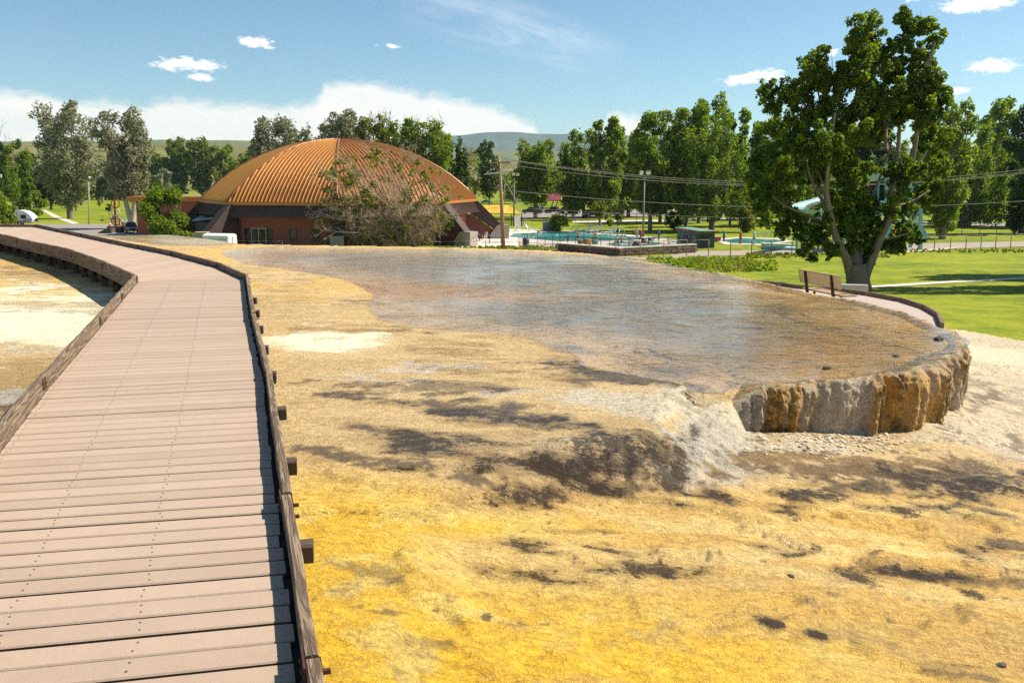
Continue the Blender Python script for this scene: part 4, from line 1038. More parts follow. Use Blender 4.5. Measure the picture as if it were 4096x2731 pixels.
# ------------------------------------------------------------------ trailers and cars
M_TYRE = pbr('tyre_rubber', (0.02,0.02,0.02), .85); M_HUB = pbr('wheel_hub', (.45,.45,.45), .35, metal=.8)
M_WHITE = pbr('white_panel', (0.78,0.78,0.76), .4, var=.03); M_CHROME = pbr('chrome', (.6,.6,.6), .2, metal=1); M_RED = pbr('red_lamp', (.45,.02,.015), .3)
M_LAMP = pbr('lamp_glass', (.75,.75,.72), .15); M_DKPL = pbr('dark_plastic', (.03,.03,.03), .6)
def wheel(parent, x, y, r, wdt=.22):
    m = MB(); A = [Vector((x + r*math.cos(a*PI/9), y-wdt/2, r + r*math.sin(a*PI/9))) for a in range(18)]; m.prism(A, [p + Vector((0, wdt, 0)) for p in A])
    o = m.build('wheel', M_TYRE, parent, local=True)
    for s_ in (-1, 1):
        A = [Vector((x + r*.58*math.cos(a*PI/6), y + s_*wdt/2, r + r*.58*math.sin(a*PI/6))) for a in range(12)]
        MB().prism(A, [p + Vector((0, s_*.02, 0)) for p in A]).build('hub', M_HUB, o, local=True)
def text_part(txt, parent, loc, rot, size, mat, name='lettering', ext=.004, font_shear=0.0):
    cu = bpy.data.curves.new(name, 'FONT'); cu.body = txt; cu.size = size; cu.extrude = ext; cu.align_x = 'CENTER'; cu.align_y = 'CENTER'; cu.shear = font_shear
    tmp = bpy.data.objects.new('tmp', cu); COL.objects.link(tmp); dg = bpy.context.evaluated_depsgraph_get(); me = bpy.data.meshes.new_from_object(tmp.evaluated_get(dg)); bpy.data.objects.remove(tmp)
    me.materials.clear(); me.materials.append(mat); o = link(bpy.data.objects.new(name, me), parent); o.location = loc; o.rotation_euler = rot; return o
Y = 104.0; c0 = at_y(822, 980, Y); rz = math.radians(-14)
tr = thing('cargo_trailer', 'white enclosed cargo trailer with dark lettering parked before the dome building', 'trailer', (at_y(866, 980, Y).x, Y+1.3, gz(Y)), rz=rz)
LT, WT, z0_, z1_ = 3.3, 1.95, .45, 1.95
sec = [(-WT/2, z0_), (WT/2, z0_), (WT/2, z1_-.16), (WT/2-.28, z1_), (0, z1_+.07), (-WT/2+.28, z1_), (-WT/2, z1_-.16)]
MB().prism([Vector((-LT/2, y, zz)) for y, zz in sec], [Vector((LT/2, y, zz)) for y, zz in sec]).build('body', M_WHITE, tr, local=True)
for s_ in (-1, 1):
    dr = MB().box((LT/2+.02, s_*.45, (z0_+z1_)/2-.05), (.03, .84, 1.3)).build('rear_door', M_WHITE, tr, local=True)
    MB().box((LT/2+.05, s_*.08, 1.1), (.03, .03, 1.1)).build('lock_bar', M_CHROME, dr, local=True)
    MB().box((LT/2+.03, s_*.90, 1.55), (.03, .06, .12)).build('tail_light', M_RED, tr, local=True)
    wheel(tr, -.1, s_*(WT/2+.02), .33)
MB().bar((-LT/2, 0, .45), (-LT/2-1.1, 0, .45), .1, .1).build('tow_bar', M_DKPL, tr, local=True)
text_part('Big Horn Basin Home Solutions', tr, (-.05, -WT/2-.006, 1.38), (PI/2, 0, 0), .232, M_DKPL)

p = at_park(80, 901); rv = thing('camper_trailer', 'white and grey teardrop camper trailer parked at left by the round shrub', 'camper', tuple(p))
sec = [(-3.1,.5),(2.4,.45),(2.95,.75),(3.1,1.15),(2.85,1.7),(2.3,2.3),(1.5,2.75),(.7,2.9),(-1.8,2.85),(-2.7,2.65),(-3.1,2.1)]
MB().prism([Vector((x, -1.05, zz)) for x, zz in sec], [Vector((x, 1.05, zz)) for x, zz in sec]).build('body', pbr('camper_white', (.68,.67,.64), .4, var=.03), rv, local=True)
M_TRIM = pbr('camper_trim', (.13,.13,.14), .5)
MB().box((0, -1.06, .62), (5.6, .03, .22)).build('lower_trim', M_TRIM, rv, local=True)
for x, zz, dx, dzz in ((-.6,1.75,.75,.5),(1.35,1.65,.95,.65),(-2.0,1.7,.5,.45)):
    w1 = MB().box((x, -1.07, zz), (dx, .03, dzz)).build('window', M_GLASS, rv, local=True); MB().box((x, -1.062, zz), (dx+.1, .02, dzz+.1)).build('frame', M_TRIM, w1, local=True)
dr = MB().box((.15, -1.065, 1.6), (.07, .04, 1.9)).build('door_edge', M_TRIM, rv, local=True)
MB().tube([(-2.3,-1.14,2.7),(.4,-1.14,2.72)], .07, 6).build('awning', pbr('awning_grey', (.4,.4,.4), .6), rv, local=True)
MB().prism([Vector((x,-1.07,z_)) for x, z_ in ((-2.2,1.35),(-.3,.95),(1.2,.85),(2.9,1.25),(2.9,1.1),(1.2,.70),(-.3,.78))], [Vector((x,-1.058,z_)) for x, z_ in ((-2.2,1.35),(-.3,.95),(1.2,.85),(2.9,1.25),(2.9,1.1),(1.2,.70),(-.3,.78))]).build('side_stripe', M_TRIM, rv, local=True)
MB().box((-.9, 0, 3.0), (1.4, .8, .26)).build('air_conditioner', M_DKPL, rv, local=True)
MB().prism([Vector((3.25+.05*0, y, zz)) for y, zz in [(.38*math.cos(a*PI/8), 1.05+.38*math.sin(a*PI/8)) for a in range(16)]], [Vector((3.48, y, zz)) for y, zz in [(.38*math.cos(a*PI/8), 1.05+.38*math.sin(a*PI/8)) for a in range(16)]]).build('spare_wheel', M_TYRE, rv, local=True)
wheel(rv, -.1, -.95, .40, .3); wheel(rv, -.1, .95, .40, .3)
text_part('rpod', rv, (1.75, -1.085, 1.12), (PI/2, 0, 0), .62, M_TRIM, font_shear=.25)

def car(label, p, rz, kind, col, group=None, metal=.3):
    names = dict(suv='parked_car', pickup='pickup_truck', sedan='parked_car', van='parked_van')
    o = thing(names[kind], label, dict(suv='car', pickup='pickup truck', sedan='car', van='van')[kind], tuple(p), group, rz)
    mp = pbr('car_paint', col, .3, metal=metal, var=.04, coat=.6)
    Lc, Wc = (5.6, 1.95) if kind == 'pickup' else (4.7, 1.85); hb = {'suv':1.05,'pickup':1.12,'sedan':.92,'van':1.1}[kind]; ht = {'suv':1.76,'pickup':1.84,'sedan':1.45,'van':1.95}[kind]
    f = Lc/2
    body = [(-f,.42),(-f+.05,.38),(f-.1,.36),(f,.5),(f-.02,.8),(f-.35,hb-.06),(f-1.35,hb),(-f+.05,hb),(-f-.02,.75)]
    MB().prism([Vector((x,-Wc/2,z_)) for x, z_ in body], [Vector((x,Wc/2,z_)) for x, z_ in body]).build('body', mp, o, local=True)
    cab = {'suv':(-f+.10,-f+.35,.55,1.25),'pickup':(-.75,-.6,.75,1.45),'sedan':(-f+.55,-f+1.25,.45,1.2),'van':(-f+.06,-f+.2,1.0,1.75)}[kind]
    b0_, t0_, t1_, b1_ = cab; wi = Wc/2-.06; wt_ = Wc/2-.22
    lo = [Vector((b0_,-wi,hb)),Vector((b1_,-wi,hb)),Vector((b1_,wi,hb)),Vector((b0_,wi,hb))]; hi = [Vector((t0_,-wt_,ht-.08)),Vector((t1_,-wt_,ht-.08)),Vector((t1_,wt_,ht-.08)),Vector((t0_,wt_,ht-.08))]
    MB().hexa(lo+hi).build('windows', M_GLASS, o, local=True)
    MB().hexa([v + Vector((0,0,0)) for v in hi] + [Vector((v.x*.98, v.y*.95, ht)) for v in hi]).build('roof', mp, o, local=True)
    m = MB()
    for a, b in zip(lo, hi): m.bar(a, b, .09, .09)
    for s_ in (0, 3):
        a, b = lo[0 if s_ == 0 else 3].lerp(lo[1 if s_ == 0 else 2], .5), hi[0 if s_ == 0 else 3].lerp(hi[1 if s_ == 0 else 2], .5); m.bar(a, b, .1, .06)
    m.build('pillars', mp, o, local=True)
    for sx in (f-.85, -f+.95):
        for sy in (-1, 1): wheel(o, sx, sy*(Wc/2-.10), .36)
    for sy in (-1, 1):
        MB().box((f-.03, sy*.68, .74), (.1, .38, .16)).build('headlight', M_LAMP, o, local=True); MB().box((-f-.01, sy*.78, .85), (.06, .2, .22)).build('tail_light', M_RED, o, local=True)
        MB().box((b1_-.25, sy*(Wc/2+.08), hb+.06), (.1, .18, .15)).build('mirror', mp, o, local=True)
    MB().box((f-.01, 0, .70), (.06, .85, .18)).build('grille', M_DKPL, o, local=True); MB().box((f+.02, 0, .48), (.12, 1.75, .2)).build('bumper', M_DKPL if kind != 'pickup' else M_CHROME, o, local=True); MB().box((-f-.04, 0, .5), (.12, 1.75, .2)).build('bumper', M_CHROME if kind == 'pickup' else M_DKPL, o, local=True)
    if kind == 'pickup':
        MB().box((-f+1.0, 0, hb+.004), (1.7, Wc-.3, .01)).build('cargo_bed', M_DKPL, o, local=True)
    if kind == 'suv': MB().box((-.5, 0, ht+.012), (.9, .8, .02)).build('sunroof', M_GLASS, o, local=True)
    return o
car('tan sport utility car facing the boardwalk beside the red annex wall', at_park(522, 931), math.radians(-58), 'suv', (.36,.30,.22))
car('dark pickup truck left of the leaning trunk in the car park', at_park(2128, 855), math.radians(175), 'pickup', (.03,.032,.035))
car('dark pickup truck parked before the red roofed picnic shelter', at_park(2221, 853), math.radians(152), 'pickup', (.025,.04,.03))
car('silver car half hidden behind the leaning trunk in the car park', at_park(2162, 852), math.radians(-60), 'suv', (.30,.30,.30))
car('black car under the trees right of the picnic shelter', at_park(2372, 868), math.radians(20), 'suv', (.03,.03,.035))
car('white sport utility car parked among the cottonwood trunks', at_park(2500, 848), math.radians(5), 'suv', (.62,.62,.60))
car('dark blue sedan in the shade of the trees at right of the car park', at_park(2900, 848), math.radians(12), 'sedan', (.05,.08,.12))
car('grey sedan in the distance behind the dry tree', at_park(1945, 815), math.radians(0), 'sedan', (.35,.36,.37))
car('white van far away under the trees left of the streetlight arm', at_park(2065, 808), math.radians(0), 'van', (.6,.62,.64))
car('grey car far left edge behind the green trees', at_park(8, 783), math.radians(90), 'sedan', (.2,.2,.21))

# ------------------------------------------------------------------ sign of three rings on its planter, cones
M_POST = pbr('red_post', (.36,.05,.02), .5); M_CONE = pbr('cone_orange', (.62,.12,.03), .6); M_BRICK = pbr('dark_brick', (.16,.085,.06), .9, var=.4, scale=4)
p = at_park(462, 931); Y = p.y
pl = thing('planter', 'low dark brick planter at the foot of the ring sign', 'planter', tuple(p))
MB().box((p.x, Y+.9, p.z+.3), (1.6, 1.4, .7)).build('base', M_BRICK, pl); MB().box((p.x-.1, Y+.9, p.z+.83), (2.5, 1.9, .36)).build('rim', M_BRICK, pl)
sg = thing('ring_sign', 'tall red post carrying a red a white and a dark blue octagon ring', 'sign', (p.x, Y+.9, p.z+1.0))
tp = at_y(458, 796, Y+.9); bt = at_y(464, 906, Y+.9)
MB().bar(bt, tp, .28, .28).build('post', M_POST, sg)
for py, cname, mt in ((815,'ring',M_POST),(849,'ring',pbr('ring_white',(.7,.7,.68),.5)),(884,'ring',pbr('ring_navy',(.03,.05,.11),.5))):
    c = at_y(461 if py < 880 else 463, py, Y+.72); r_ = 17.5/F*Y
    m = MB()
    for q in range(8):
        a0, a1 = PI/8+q*PI/4, PI/8+(q+1)*PI/4
        m.bar(c + Vector((r_*math.cos(a0), 0, r_*math.sin(a0))), c + Vector((r_*math.cos(a1), 0, r_*math.sin(a1))), .12, .13, (0,1,0))
    m.build('ring', mt, sg)
conelab = ['orange cone left of the ring sign', 'orange cone right behind the ring sign post', 'orange cone nearest the tan car']
for (px, py), lb in zip(((440,908),(480,903),(490,896)), conelab):
    q = at_park(px, py); q.z = gz(q.y); c = thing('traffic_cone', lb, 'traffic cone', tuple(q), 'traffic cones by the ring sign')
    MB().lathe([(.32,.05),(.22,.3),(.05,1.15)], 10, q).build('cone_body', M_CONE, c, True); MB().lathe([(.235,.45),(.17,.65)], 10, q+Vector((0,0,.0))).build('white_band', M_WHITE, c, True); MB().box(q + Vector((0,0,.025)), (.8,.8,.05)).build('foot', M_DKPL, c)
q = at_park(428, 934); rp = thing('ramp', 'dark wedge shaped ramp with a curved top beside the planter', 'ramp', tuple(q))
sec = [(-1.15,0),(1.0,0),(1.0,.85),(.5,.86),(0,.72),(-1.15,.22)]
MB().prism([q + Vector((x, -.6, zz)) for x, zz in sec], [q + Vector((x, .9, zz)) for x, zz in sec]).build('side_panel', pbr('ramp_board', (.09,.07,.05), .8), rp); MB().box(q + Vector((.9, .15, .03)), (4.2, 1.7, .06)).build('skid', M_WHITE, rp)
q = at_park(410, 884); st = thing('tree_stump', 'cut grey tree stump on the lawn left of the ring sign', 'stump', tuple(q))
MB().lathe([(.40,-.1),(.36,.3),(.33,.38)], 12, q).build('bark', pbr('stump_bark', (.10,.075,.055), .95), st); MB().lathe([(.33,.375),(.31,.40)], 12, q).build('cut_face', pbr('stump_wood', (.33,.24,.15), .9), st)
def table(px, py, lab):
    q = at_park(px, py); o = thing('picnic_table', lab, 'picnic table', tuple(q)); M = pbr('pale_table', (.55,.55,.52), .6)
    MB().box(q+Vector((0,0,.75)), (2.2,.8,.06)).build('table_top', M, o)
    for s_ in (-1, 1): MB().box(q+Vector((0,s_*.75,.45)), (2.2,.3,.05)).build('bench_seat', M, o); MB().bar(q+Vector((s_*.8,-.75,0)), q+Vector((s_*.8,.75,.42)), .07,.07).build('leg', M, o); MB().bar(q+Vector((s_*.8,0,.0)), q+Vector((s_*.8,0,.72)), .07,.07).build('leg', M, o)
table(490, 888, 'pale picnic table on the lawn behind the ring sign')

# ------------------------------------------------------------------ people
def skin_chain(name, joints, edges, mat, parent, sub=1, root=0):
    bm = bmesh.new(); lay_ = bm.verts.layers.skin.verify(); vs = [bm.verts.new(j[0]) for j in joints]
    for a, b in edges: bm.edges.new((vs[a], vs[b]))
    for v, j in zip(vs, joints): v[lay_].radius = (j[1], j[1] if len(j) < 3 else j[2]); v[lay_].use_root = False
    vs[root][lay_].use_root = True
    me = bpy.data.meshes.new(name); bm.to_mesh(me); bm.free(); me.materials.append(mat)
    o = link(bpy.data.objects.new(name, me), parent); o.modifiers.new('skin', 'SKIN'); s_ = o.modifiers.new('sub', 'SUBSURF'); s_.levels = sub; s_.render_levels = sub
    return o
M_SKIN = pbr('skin', (.48,.27,.18), .6, var=.05); M_HAIR = pbr('hair_dark', (.035,.022,.015), .7)
def person(label, p, rz, pose, shirt=None, short=(.05,.06,.12), group=None, k=1.0, z0=None):
    o = thing('person', label, 'person', (p.x, p.y, gz(p.y)+.03 if z0 is None else z0), group, rz); o.scale = (k,)*3
    V = Vector
    if pose == 'swim':                                 # shoulders and head above the water
        J = [(V((0,0,-.35)),.15,.11),(V((0,0,-.05)),.17,.11),(V((0,0,.12)),.06),(V((.0,.02,.27)),.10,.115),(V((0,.01,.36)),.085),(V((-.22,0,-.05)),.055),(V((-.34,.18,-.18)),.045),(V((.22,0,-.05)),.055),(V((.34,.18,-.18)),.045)]
        E_ = [(0,1),(1,2),(2,3),(3,4),(1,5),(5,6),(1,7),(7,8)]; hd = 3
    elif pose == 'sit':
        J = [(V((0,0,.47)),.16,.12),(V((0,.02,.72)),.15,.11),(V((0,.03,.98)),.17,.10),(V((0,.04,1.12)),.055),(V((0,.06,1.25)),.09,.105),(V((0,.05,1.36)),.08),(V((-.21,.03,.96)),.055),(V((-.27,.12,.72)),.042),(V((-.2,.33,.62)),.035),(V((.21,.03,.96)),.055),(V((.27,.12,.72)),.042),(V((.2,.33,.62)),.035),(V((-.1,.08,.47)),.09),(V((-.12,.46,.48)),.065),(V((-.12,.48,.06)),.045),(V((-.12,.62,.03)),.04),(V((.1,.08,.47)),.09),(V((.12,.46,.48)),.065),(V((.12,.48,.06)),.045),(V((.12,.62,.03)),.04)]
        E_ = [(0,1),(1,2),(2,3),(3,4),(4,5),(2,6),(6,7),(7,8),(2,9),(9,10),(10,11),(0,12),(12,13),(13,14),(14,15),(0,16),(16,17),(17,18),(18,19)]; hd = 4
    else:
        armL = [V((-.52,.05,1.42)), V((-.80,.1,1.50))] if pose == 'arms' else [V((-.27,.02,1.12)), V((-.26,.12,.86))]
        armR = [V((.46,.05,1.62)), V((.62,.05,1.85))] if pose == 'arms' else [V((.27,.02,1.12)), V((.26,.14,.88))]
        stp = .20 if pose in ('arms', 'walk') else .03
        J = [(V((0,0,.92)),.15,.11),(V((0,0,1.15)),.14,.10),(V((0,0,1.38)),.17,.10),(V((0,.01,1.50)),.055),(V((0,.02,1.63)),.085,.10),(V((0,.01,1.74)),.075),(V((-.20,0,1.38)),.055),(armL[0],.04),(armL[1],.032),(V((.20,0,1.38)),.055),(armR[0],.04),(armR[1],.032),(V((-.10,0,.88)),.09),(V((-.11,stp*.7,.48)),.062),(V((-.11,stp*.5,.08)),.04),(V((-.11,stp*.5+.15,.03)),.038),(V((.10,0,.88)),.09),(V((.11,-stp*.4,.48)),.062),(V((.11,-stp*1.2,.08)),.04),(V((.11,-stp*1.2+.15,.03)),.038)]
        E_ = [(0,1),(1,2),(2,3),(3,4),(4,5),(2,6),(6,7),(7,8),(2,9),(9,10),(10,11),(0,12),(12,13),(13,14),(14,15),(0,16),(16,17),(17,18),(18,19)]; hd = 4
    skin_chain('body', J, E_, M_SKIN, o)
    h = J[hd][0]; m = MB(); m.lathe([(.105,.02),(.115,.07),(.095,.13),(.04,.165)], 10, h + V((0,-.015,-.01))); m.build('hair', M_HAIR, o, True, local=True)
    m = MB(); m.box(h + V((0,.105,-.005)), (.025,.03,.04)); m.box(h + V((-.1,0,0)), (.02,.04,.06)); m.box(h + V((.1,0,0)), (.02,.04,.06)); m.build('face_features', M_SKIN, o, local=True)
    if pose != 'swim':
        if shirt:
            sj = [(J[0][0]+V((0,0,.02)),.165,.13),(J[1][0],.165,.125),(J[2][0],.185,.118)]
            skin_chain('shirt', sj, [(0,1),(1,2)], pbr('shirt_cloth', shirt, .8), o)
        a, b = (12, 13), (16, 17)
        sj = [(J[0][0],.165,.125),(J[12][0],.105),(J[12][0].lerp(J[13][0],.45),.09),(J[16][0],.105),(J[16][0].lerp(J[17][0],.45),.09)]
        skin_chain('shorts', sj, [(0,1),(1,2),(0,3),(3,4)], pbr('shorts_cloth', short, .8), o)
    return o
zw = lambda px, py: Vector((*at_park(px, py)[:2], 0))
gsw = 'swimmers in the big pool'
for (px, py), lb in zip(((2152,935),(2156,937),(2193,933),(2226,941),(2092,949),(2111,950),(2131,949),(2260,963),(2275,963),(2489,955),(2502,956)),
    ('left one of two swimmers by the far pool edge','right one of two swimmers by the far pool edge','swimmer near the far wall under the diving board','swimmer alone in the middle of the pool','leftmost of three heads near the pool fence panel','middle one of three heads near the pool fence panel','rightmost of three heads near the pool fence panel','left one of two swimmers at the near pool wall','right one of two swimmers at the near pool wall','left one of two swimmers by the right pool ladder','right one of two swimmers by the right pool ladder')):
    q = zw(px, py); person(lb, q, random.Random(px).uniform(0, 6), 'swim', z0=gz(q.y)+.12, group=gsw, k=1.1)
person('bare chested person striding with arms raised beside the floodlight pole', at_park(2548, 954), .5, 'arms', None, (.42,.26,.18))
person('person in blue sitting on a lounger behind the striding bather', at_park(2537, 951), -1.2, 'sit', (.06,.09,.20))
person('bather in a green top standing at the near pool edge', at_park(2380, 976), .3, 'stand', (.08,.25,.10), (.05,.15,.10))
person('bather in pink standing by the fence corner', at_park(2312, 975), 2.2, 'stand', (.45,.16,.16), (.04,.10,.10))
person('person sitting at the edge of the paddling pool', at_park(2470, 983), 1.2, 'sit', None, (.03,.03,.04))
person('person with a turquoise towel by the paddling pool', at_park(2485, 984), -1.0, 'sit', (.08,.33,.38), (.1,.3,.35))
person('person in an orange vest at the picnic table behind the ring sign', at_park(456, 894), 0.2, 'stand', (.75,.20,.03), (.05,.05,.06))
person('dark dressed person left of the orange vest', at_park(443, 893), 2.0, 'stand', (.05,.045,.05), (.05,.05,.06))
person('person in white and maroon right of the orange vest', at_park(469, 894), 3.4, 'stand', (.55,.50,.48), (.15,.03,.04))

# ------------------------------------------------------------------ poles, lamps and wires
M_POLE = pbr('pole_wood', (.34,.21,.115), .9, var=.3, scale=2, stretch=(3,3,.3), bump=.3); M_GREY = pbr('grey_pole', (.20,.17,.14), .6); M_LTW = pbr('silvered_wood', (.52,.48,.42), .8); M_INS = pbr('insulator', (.55,.55,.53), .25)
pb = at_park(2014, 1000); Y = pb.y
up_ = thing('utility_pole', 'tall brown wooden utility pole with two crossarms in front of the pool', 'utility pole', tuple(pb))
MB().tube([pb - Vector((0,0,.5)), at_y(2006,800,Y), at_y(1996,632,Y)], [.26,.21,.16], 12).build('pole', M_POLE, up_, True)
MB().bar(at_y(1954,652,Y-.3), at_y(2042,650,Y-.3), .22, .2).build('crossarm', M_POLE, up_)
MB().bar(at_y(1938,697,Y-.3), at_y(2042,687,Y-.3), .2, .18).build('crossarm', M_LTW, up_)
for a, b in (((1967,655),(1995,685)),((2030,655),(2000,685)),((1950,695),(1998,720))): MB().bar(at_y(*a,Y-.35), at_y(*b,Y-.35), .05,.05).build('brace', M_GREY, up_)
for px, py in ((1964,679),(1976,676),(2006,678),(1950,690),(2012,686),(1960,646),(2035,644)):
    MB().lathe([(.07,-.12),(.12,0),(.12,.08),(.05,.14)], 8, at_y(px, py, Y-.3)).build('insulator', M_INS, up_, True)
M_WIRE = pbr('bright_wire', (.50,.45,.37), .4, metal=.5); M_WIRED = pbr('dark_wire', (.05,.045,.04), .6)
def wire(lab, pts, Y0, Y1, r=.028, mat=None, grp='power lines'):
    """pts in pixels, depth running from Y0 to Y1; a smooth sagging line through them"""
    pts = np.array(pts, float); x = np.linspace(pts[0,0], pts[-1,0], 40)
    c = np.polyfit(pts[:,0]-pts[0,0], pts[:,1], 2 if len(pts) > 2 else 1); y = np.polyval(c, x-pts[0,0])
    Ys_ = Y0 + (Y1-Y0)*(x-x[0])/(x[-1]-x[0])
    o = MB().tube([at_y(a, b, d) for a, b, d in zip(x, y, Ys_)], r, 5).build('power_line', mat or M_WIRE, None, True)
    return tag(o, lab, 'power line', grp)
wire('uppermost wire strung right from the tip of the top crossarm', [(2016,638),(2450,687),(3038,728),(3755,716),(4096,676),(4500,620)], Y, 70)
wire('second wire from the top crossarm, just under the uppermost', [(2044,642),(2450,697),(3050,738),(3750,724),(4096,684),(4500,630)], Y, 69)
wire('third wire from the top crossarm, lowest of its bundle', [(2006,655),(2450,708),(3037,745),(3745,729),(4096,688),(4500,640)], Y, 68)
wire('single wire crossing the trees at half the pole height', [(2018,761),(2450,798),(3050,828),(3690,826),(4062,805),(4500,770)], Y+3, 72, .03)
wire('low wire running above the parked trucks', [(2110,833),(2450,853),(3050,873),(3500,878)], Y+4, 90, .022)
wire('thin dark wire crossing the dome building to the utility pole', [(355,835),(520,858),(900,881),(1270,884),(1600,876),(1992,828)], 118, Y-1, .018, M_WIRED)
wire('thin pale wire high across the dome roof', [(640,742),(980,752),(1330,756),(1990,690)], 112, Y-1, .012)
wire('slanting guy wire from the utility pole down to the pool deck', [(2005,700),(2090,850),(2118,905)], Y-.4, Y+22, .03)
def flood(px, pyb, pyt, lab, heads):
    p = at_park(px, pyb); o = thing('floodlight_pole', lab, 'floodlight', tuple(p), 'floodlight poles at the pool'); t_ = at_y(px+6 if px > 2500 else px, pyt, p.y)
    MB().tube([p, t_], [.17,.11], 10).build('pole', M_GREY, o, True); MB().bar(at_y(heads[0][0], pyt+8, p.y), at_y(heads[1][0], pyt+8, p.y), .09, .09).build('bracket', M_GREY, o)
    for hx, hy, an in heads:
        c = at_y(hx, hy, p.y-.2); M = Matrix.Rotation(an, 3, 'Z') @ Matrix.Rotation(math.radians(30), 3, 'X')
        h = MB().box(c, (.62,.3,.5), M=M).build('lamp_head', M_GREY, o); MB().box(c + M @ Vector((0,-.16,0)), (.52,.03,.40), M=M).build('lens', M_LAMP, h)
flood(2056, 905, 712, 'dark floodlight pole with two lamp heads between dome and canopy', ((2053,697,.2),(2070,698,-.5)))
flood(2572, 957, 706, 'tall floodlight pole with two lamp heads right of the white loungers', ((2564,692,.5),(2594,691,-.6)))
def lamp(px, pyb, pyt, arm, lab):
    p = at_park(px, pyb); t_ = at_y(px, pyt, p.y); a = at_y(*arm, p.y); o = thing('street_lamp', lab, 'street lamp', tuple(p))
    MB().tube([p, t_], [.13,.08], 8).build('pole', pbr('lamp_grey', (.42,.40,.37), .5), o, True); MB().tube([t_, t_.lerp(a,.5)+Vector((0,0,.35)), a], .05, 6).build('arm', M_GREY, o, True); MB().lathe([(.12,-.05),(.34,.0),(.22,.16),(.08,.25)], 10, a).build('lamp_head', M_LAMP, o, True)
lamp(355, 898, 728, (358, 712), 'slim grey street lamp on the grass at left of the ring sign')
lamp(2019, 820, 735, (2042, 727), 'street lamp with a curved arm behind the utility pole')
pb2 = at_park(-12, 905); 
pp = thing('utility_pole', 'utility pole at the left picture edge with a short crossarm', 'utility pole', tuple(pb2)); MB().tube([pb2, at_y(-10,590,pb2.y)], [.2,.14], 8).build('pole', M_POLE, pp, True); MB().bar(at_y(-40,616,pb2.y), at_y(22,620,pb2.y), .12,.12).build('crossarm', M_POLE, pp); MB().lathe([(.2,-.5),(.24,0),(.2,.1)], 8, at_y(2,700,pb2.y-.3)).build('transformer', M_INS, pp)

# ------------------------------------------------------------------ yellow canopy terrace behind the dome
M_YEL = pbr('yellow_canvas', (.66,.40,.035), .7, var=.06); Yc = at_park(2000, 905).y + 4
cn = thing('canopy', 'yellow canvas canopy on dark posts behind the right buttress of the dome', 'canopy', (at_y(2000,905,Yc).x, Yc, gz(Yc)))
fr_ = [(1918,851),(2000,855),(2088,856)]; bk_ = [(1922,822),(2000,820),(2035,822)]
for q in range(2):
    a, b, c, d = at_y(*fr_[q],Yc-3), at_y(*fr_[q+1],Yc-3), at_y(*bk_[q+1],Yc+2), at_y(*bk_[q],Yc+2); m_ = (a+b+c+d)/4 - Vector((0,0,.25)); dz = Vector((0,0,-.08))
    MB().add([a,b,c,d,m_,a+dz,b+dz,c+dz,d+dz,m_+dz], [(0,1,4),(1,2,4),(2,3,4),(3,0,4),(5,9,6),(6,9,7),(7,9,8),(8,9,5),(0,5,6,1),(1,6,7,2),(2,7,8,3),(3,8,5,0)]).build('canvas', M_YEL, cn)
for px in (1925, 1965, 2005, 2045, 2087): b = at_y(px, 853, Yc-3); MB().box((b.x, b.y, (b.z+gz(Yc))/2), (.16,.16,b.z-gz(Yc))).build('post', M_DKPL, cn)
MB().bar(at_y(1918,852,Yc-3.05), at_y(2089,857,Yc-3.05), .1,.16).build('front_beam', M_LTW, cn)
m = MB()
for q in range(46):
    px = 1922+q*3.6; a = at_y(px, 905, Yc-2.6); m.box((a.x, a.y, gz(Yc)+.9), (.07,.04,1.6))
m.bar(at_y(1920,868,Yc-2.6), at_y(2086,870,Yc-2.6), .06,.08); m.build('railing', M_DKPL, cn, kind='stuff')
def obj_box(name, lab, cat, px, py, d, mat, group=None, top=None, rz=0, part='side_panel'):
    p = at_park(px, py); o = thing(name, lab, cat, tuple(p), group); MB().box((p.x, p.y+d[1]/2, p.z+d[2]/2), d, rz).build(part, mat, o)
    if top: MB().box((p.x, p.y+d[1]/2, p.z+d[2]+.04), (d[0]*1.1, d[1]*1.1, .08), rz).build('top', top, o)
    return o
obj_box('fridge', 'white cabinet under the slanting buttress by the pool deck', 'cabinet', 1936, 945, (1.1,.8,1.5), M_WHITE, top=M_LTW)
obj_box('bin', 'red bin beside the dark red wall at the pool deck', 'bin', 1928, 955, (1.1,.7,.6), M_RED, top=M_DKPL)
def deck_table(px, py, w_, lab, mat):
    p = at_park(px, py); o = thing('table', lab, 'table', tuple(p)); MB().box(p+Vector((0,0,.95)), (w_,1.0,.07)).build('table_top', mat, o)
    for s_ in (-1, 1): MB().box(p+Vector((s_*w_*.42,0,.46)), (.1,.8,.92)).build('leg', M_DKPL, o)
M_BLU = pbr('table_blue', (.06,.20,.34), .5)
deck_table(1981, 971, 1.9, 'long blue topped table beside the utility pole', M_BLU); deck_table(1904, 964, 1.2, 'small dark blue table by the grey footing', M_BLU)
def chair(px, py, rz, lab, mat, grp):
    p = at_park(px, py); o = thing('deck_chair', lab, 'chair', tuple(p), grp, rz)
    MB().box((0,0,.42), (.55,.55,.06)).build('seat', mat, o, local=True); MB().box((0,.30,.78), (.55,.06,.75), M=Matrix.Rotation(-.25,3,'X')).build('backrest', mat, o, local=True)
    for x in (-.24,.24):
        for y in (-.24,.24): MB().box((x,y,.2), (.06,.06,.4)).build('leg', mat, o, local=True)
        MB().box((x*1.15,0,.64), (.07,.55,.05)).build('armrest', mat, o, local=True)
chair(1938, 960, -.8, 'cream plastic chair under the slanting buttress', pbr('cream_plastic', (.66,.58,.46), .5), 'chairs by the pool')

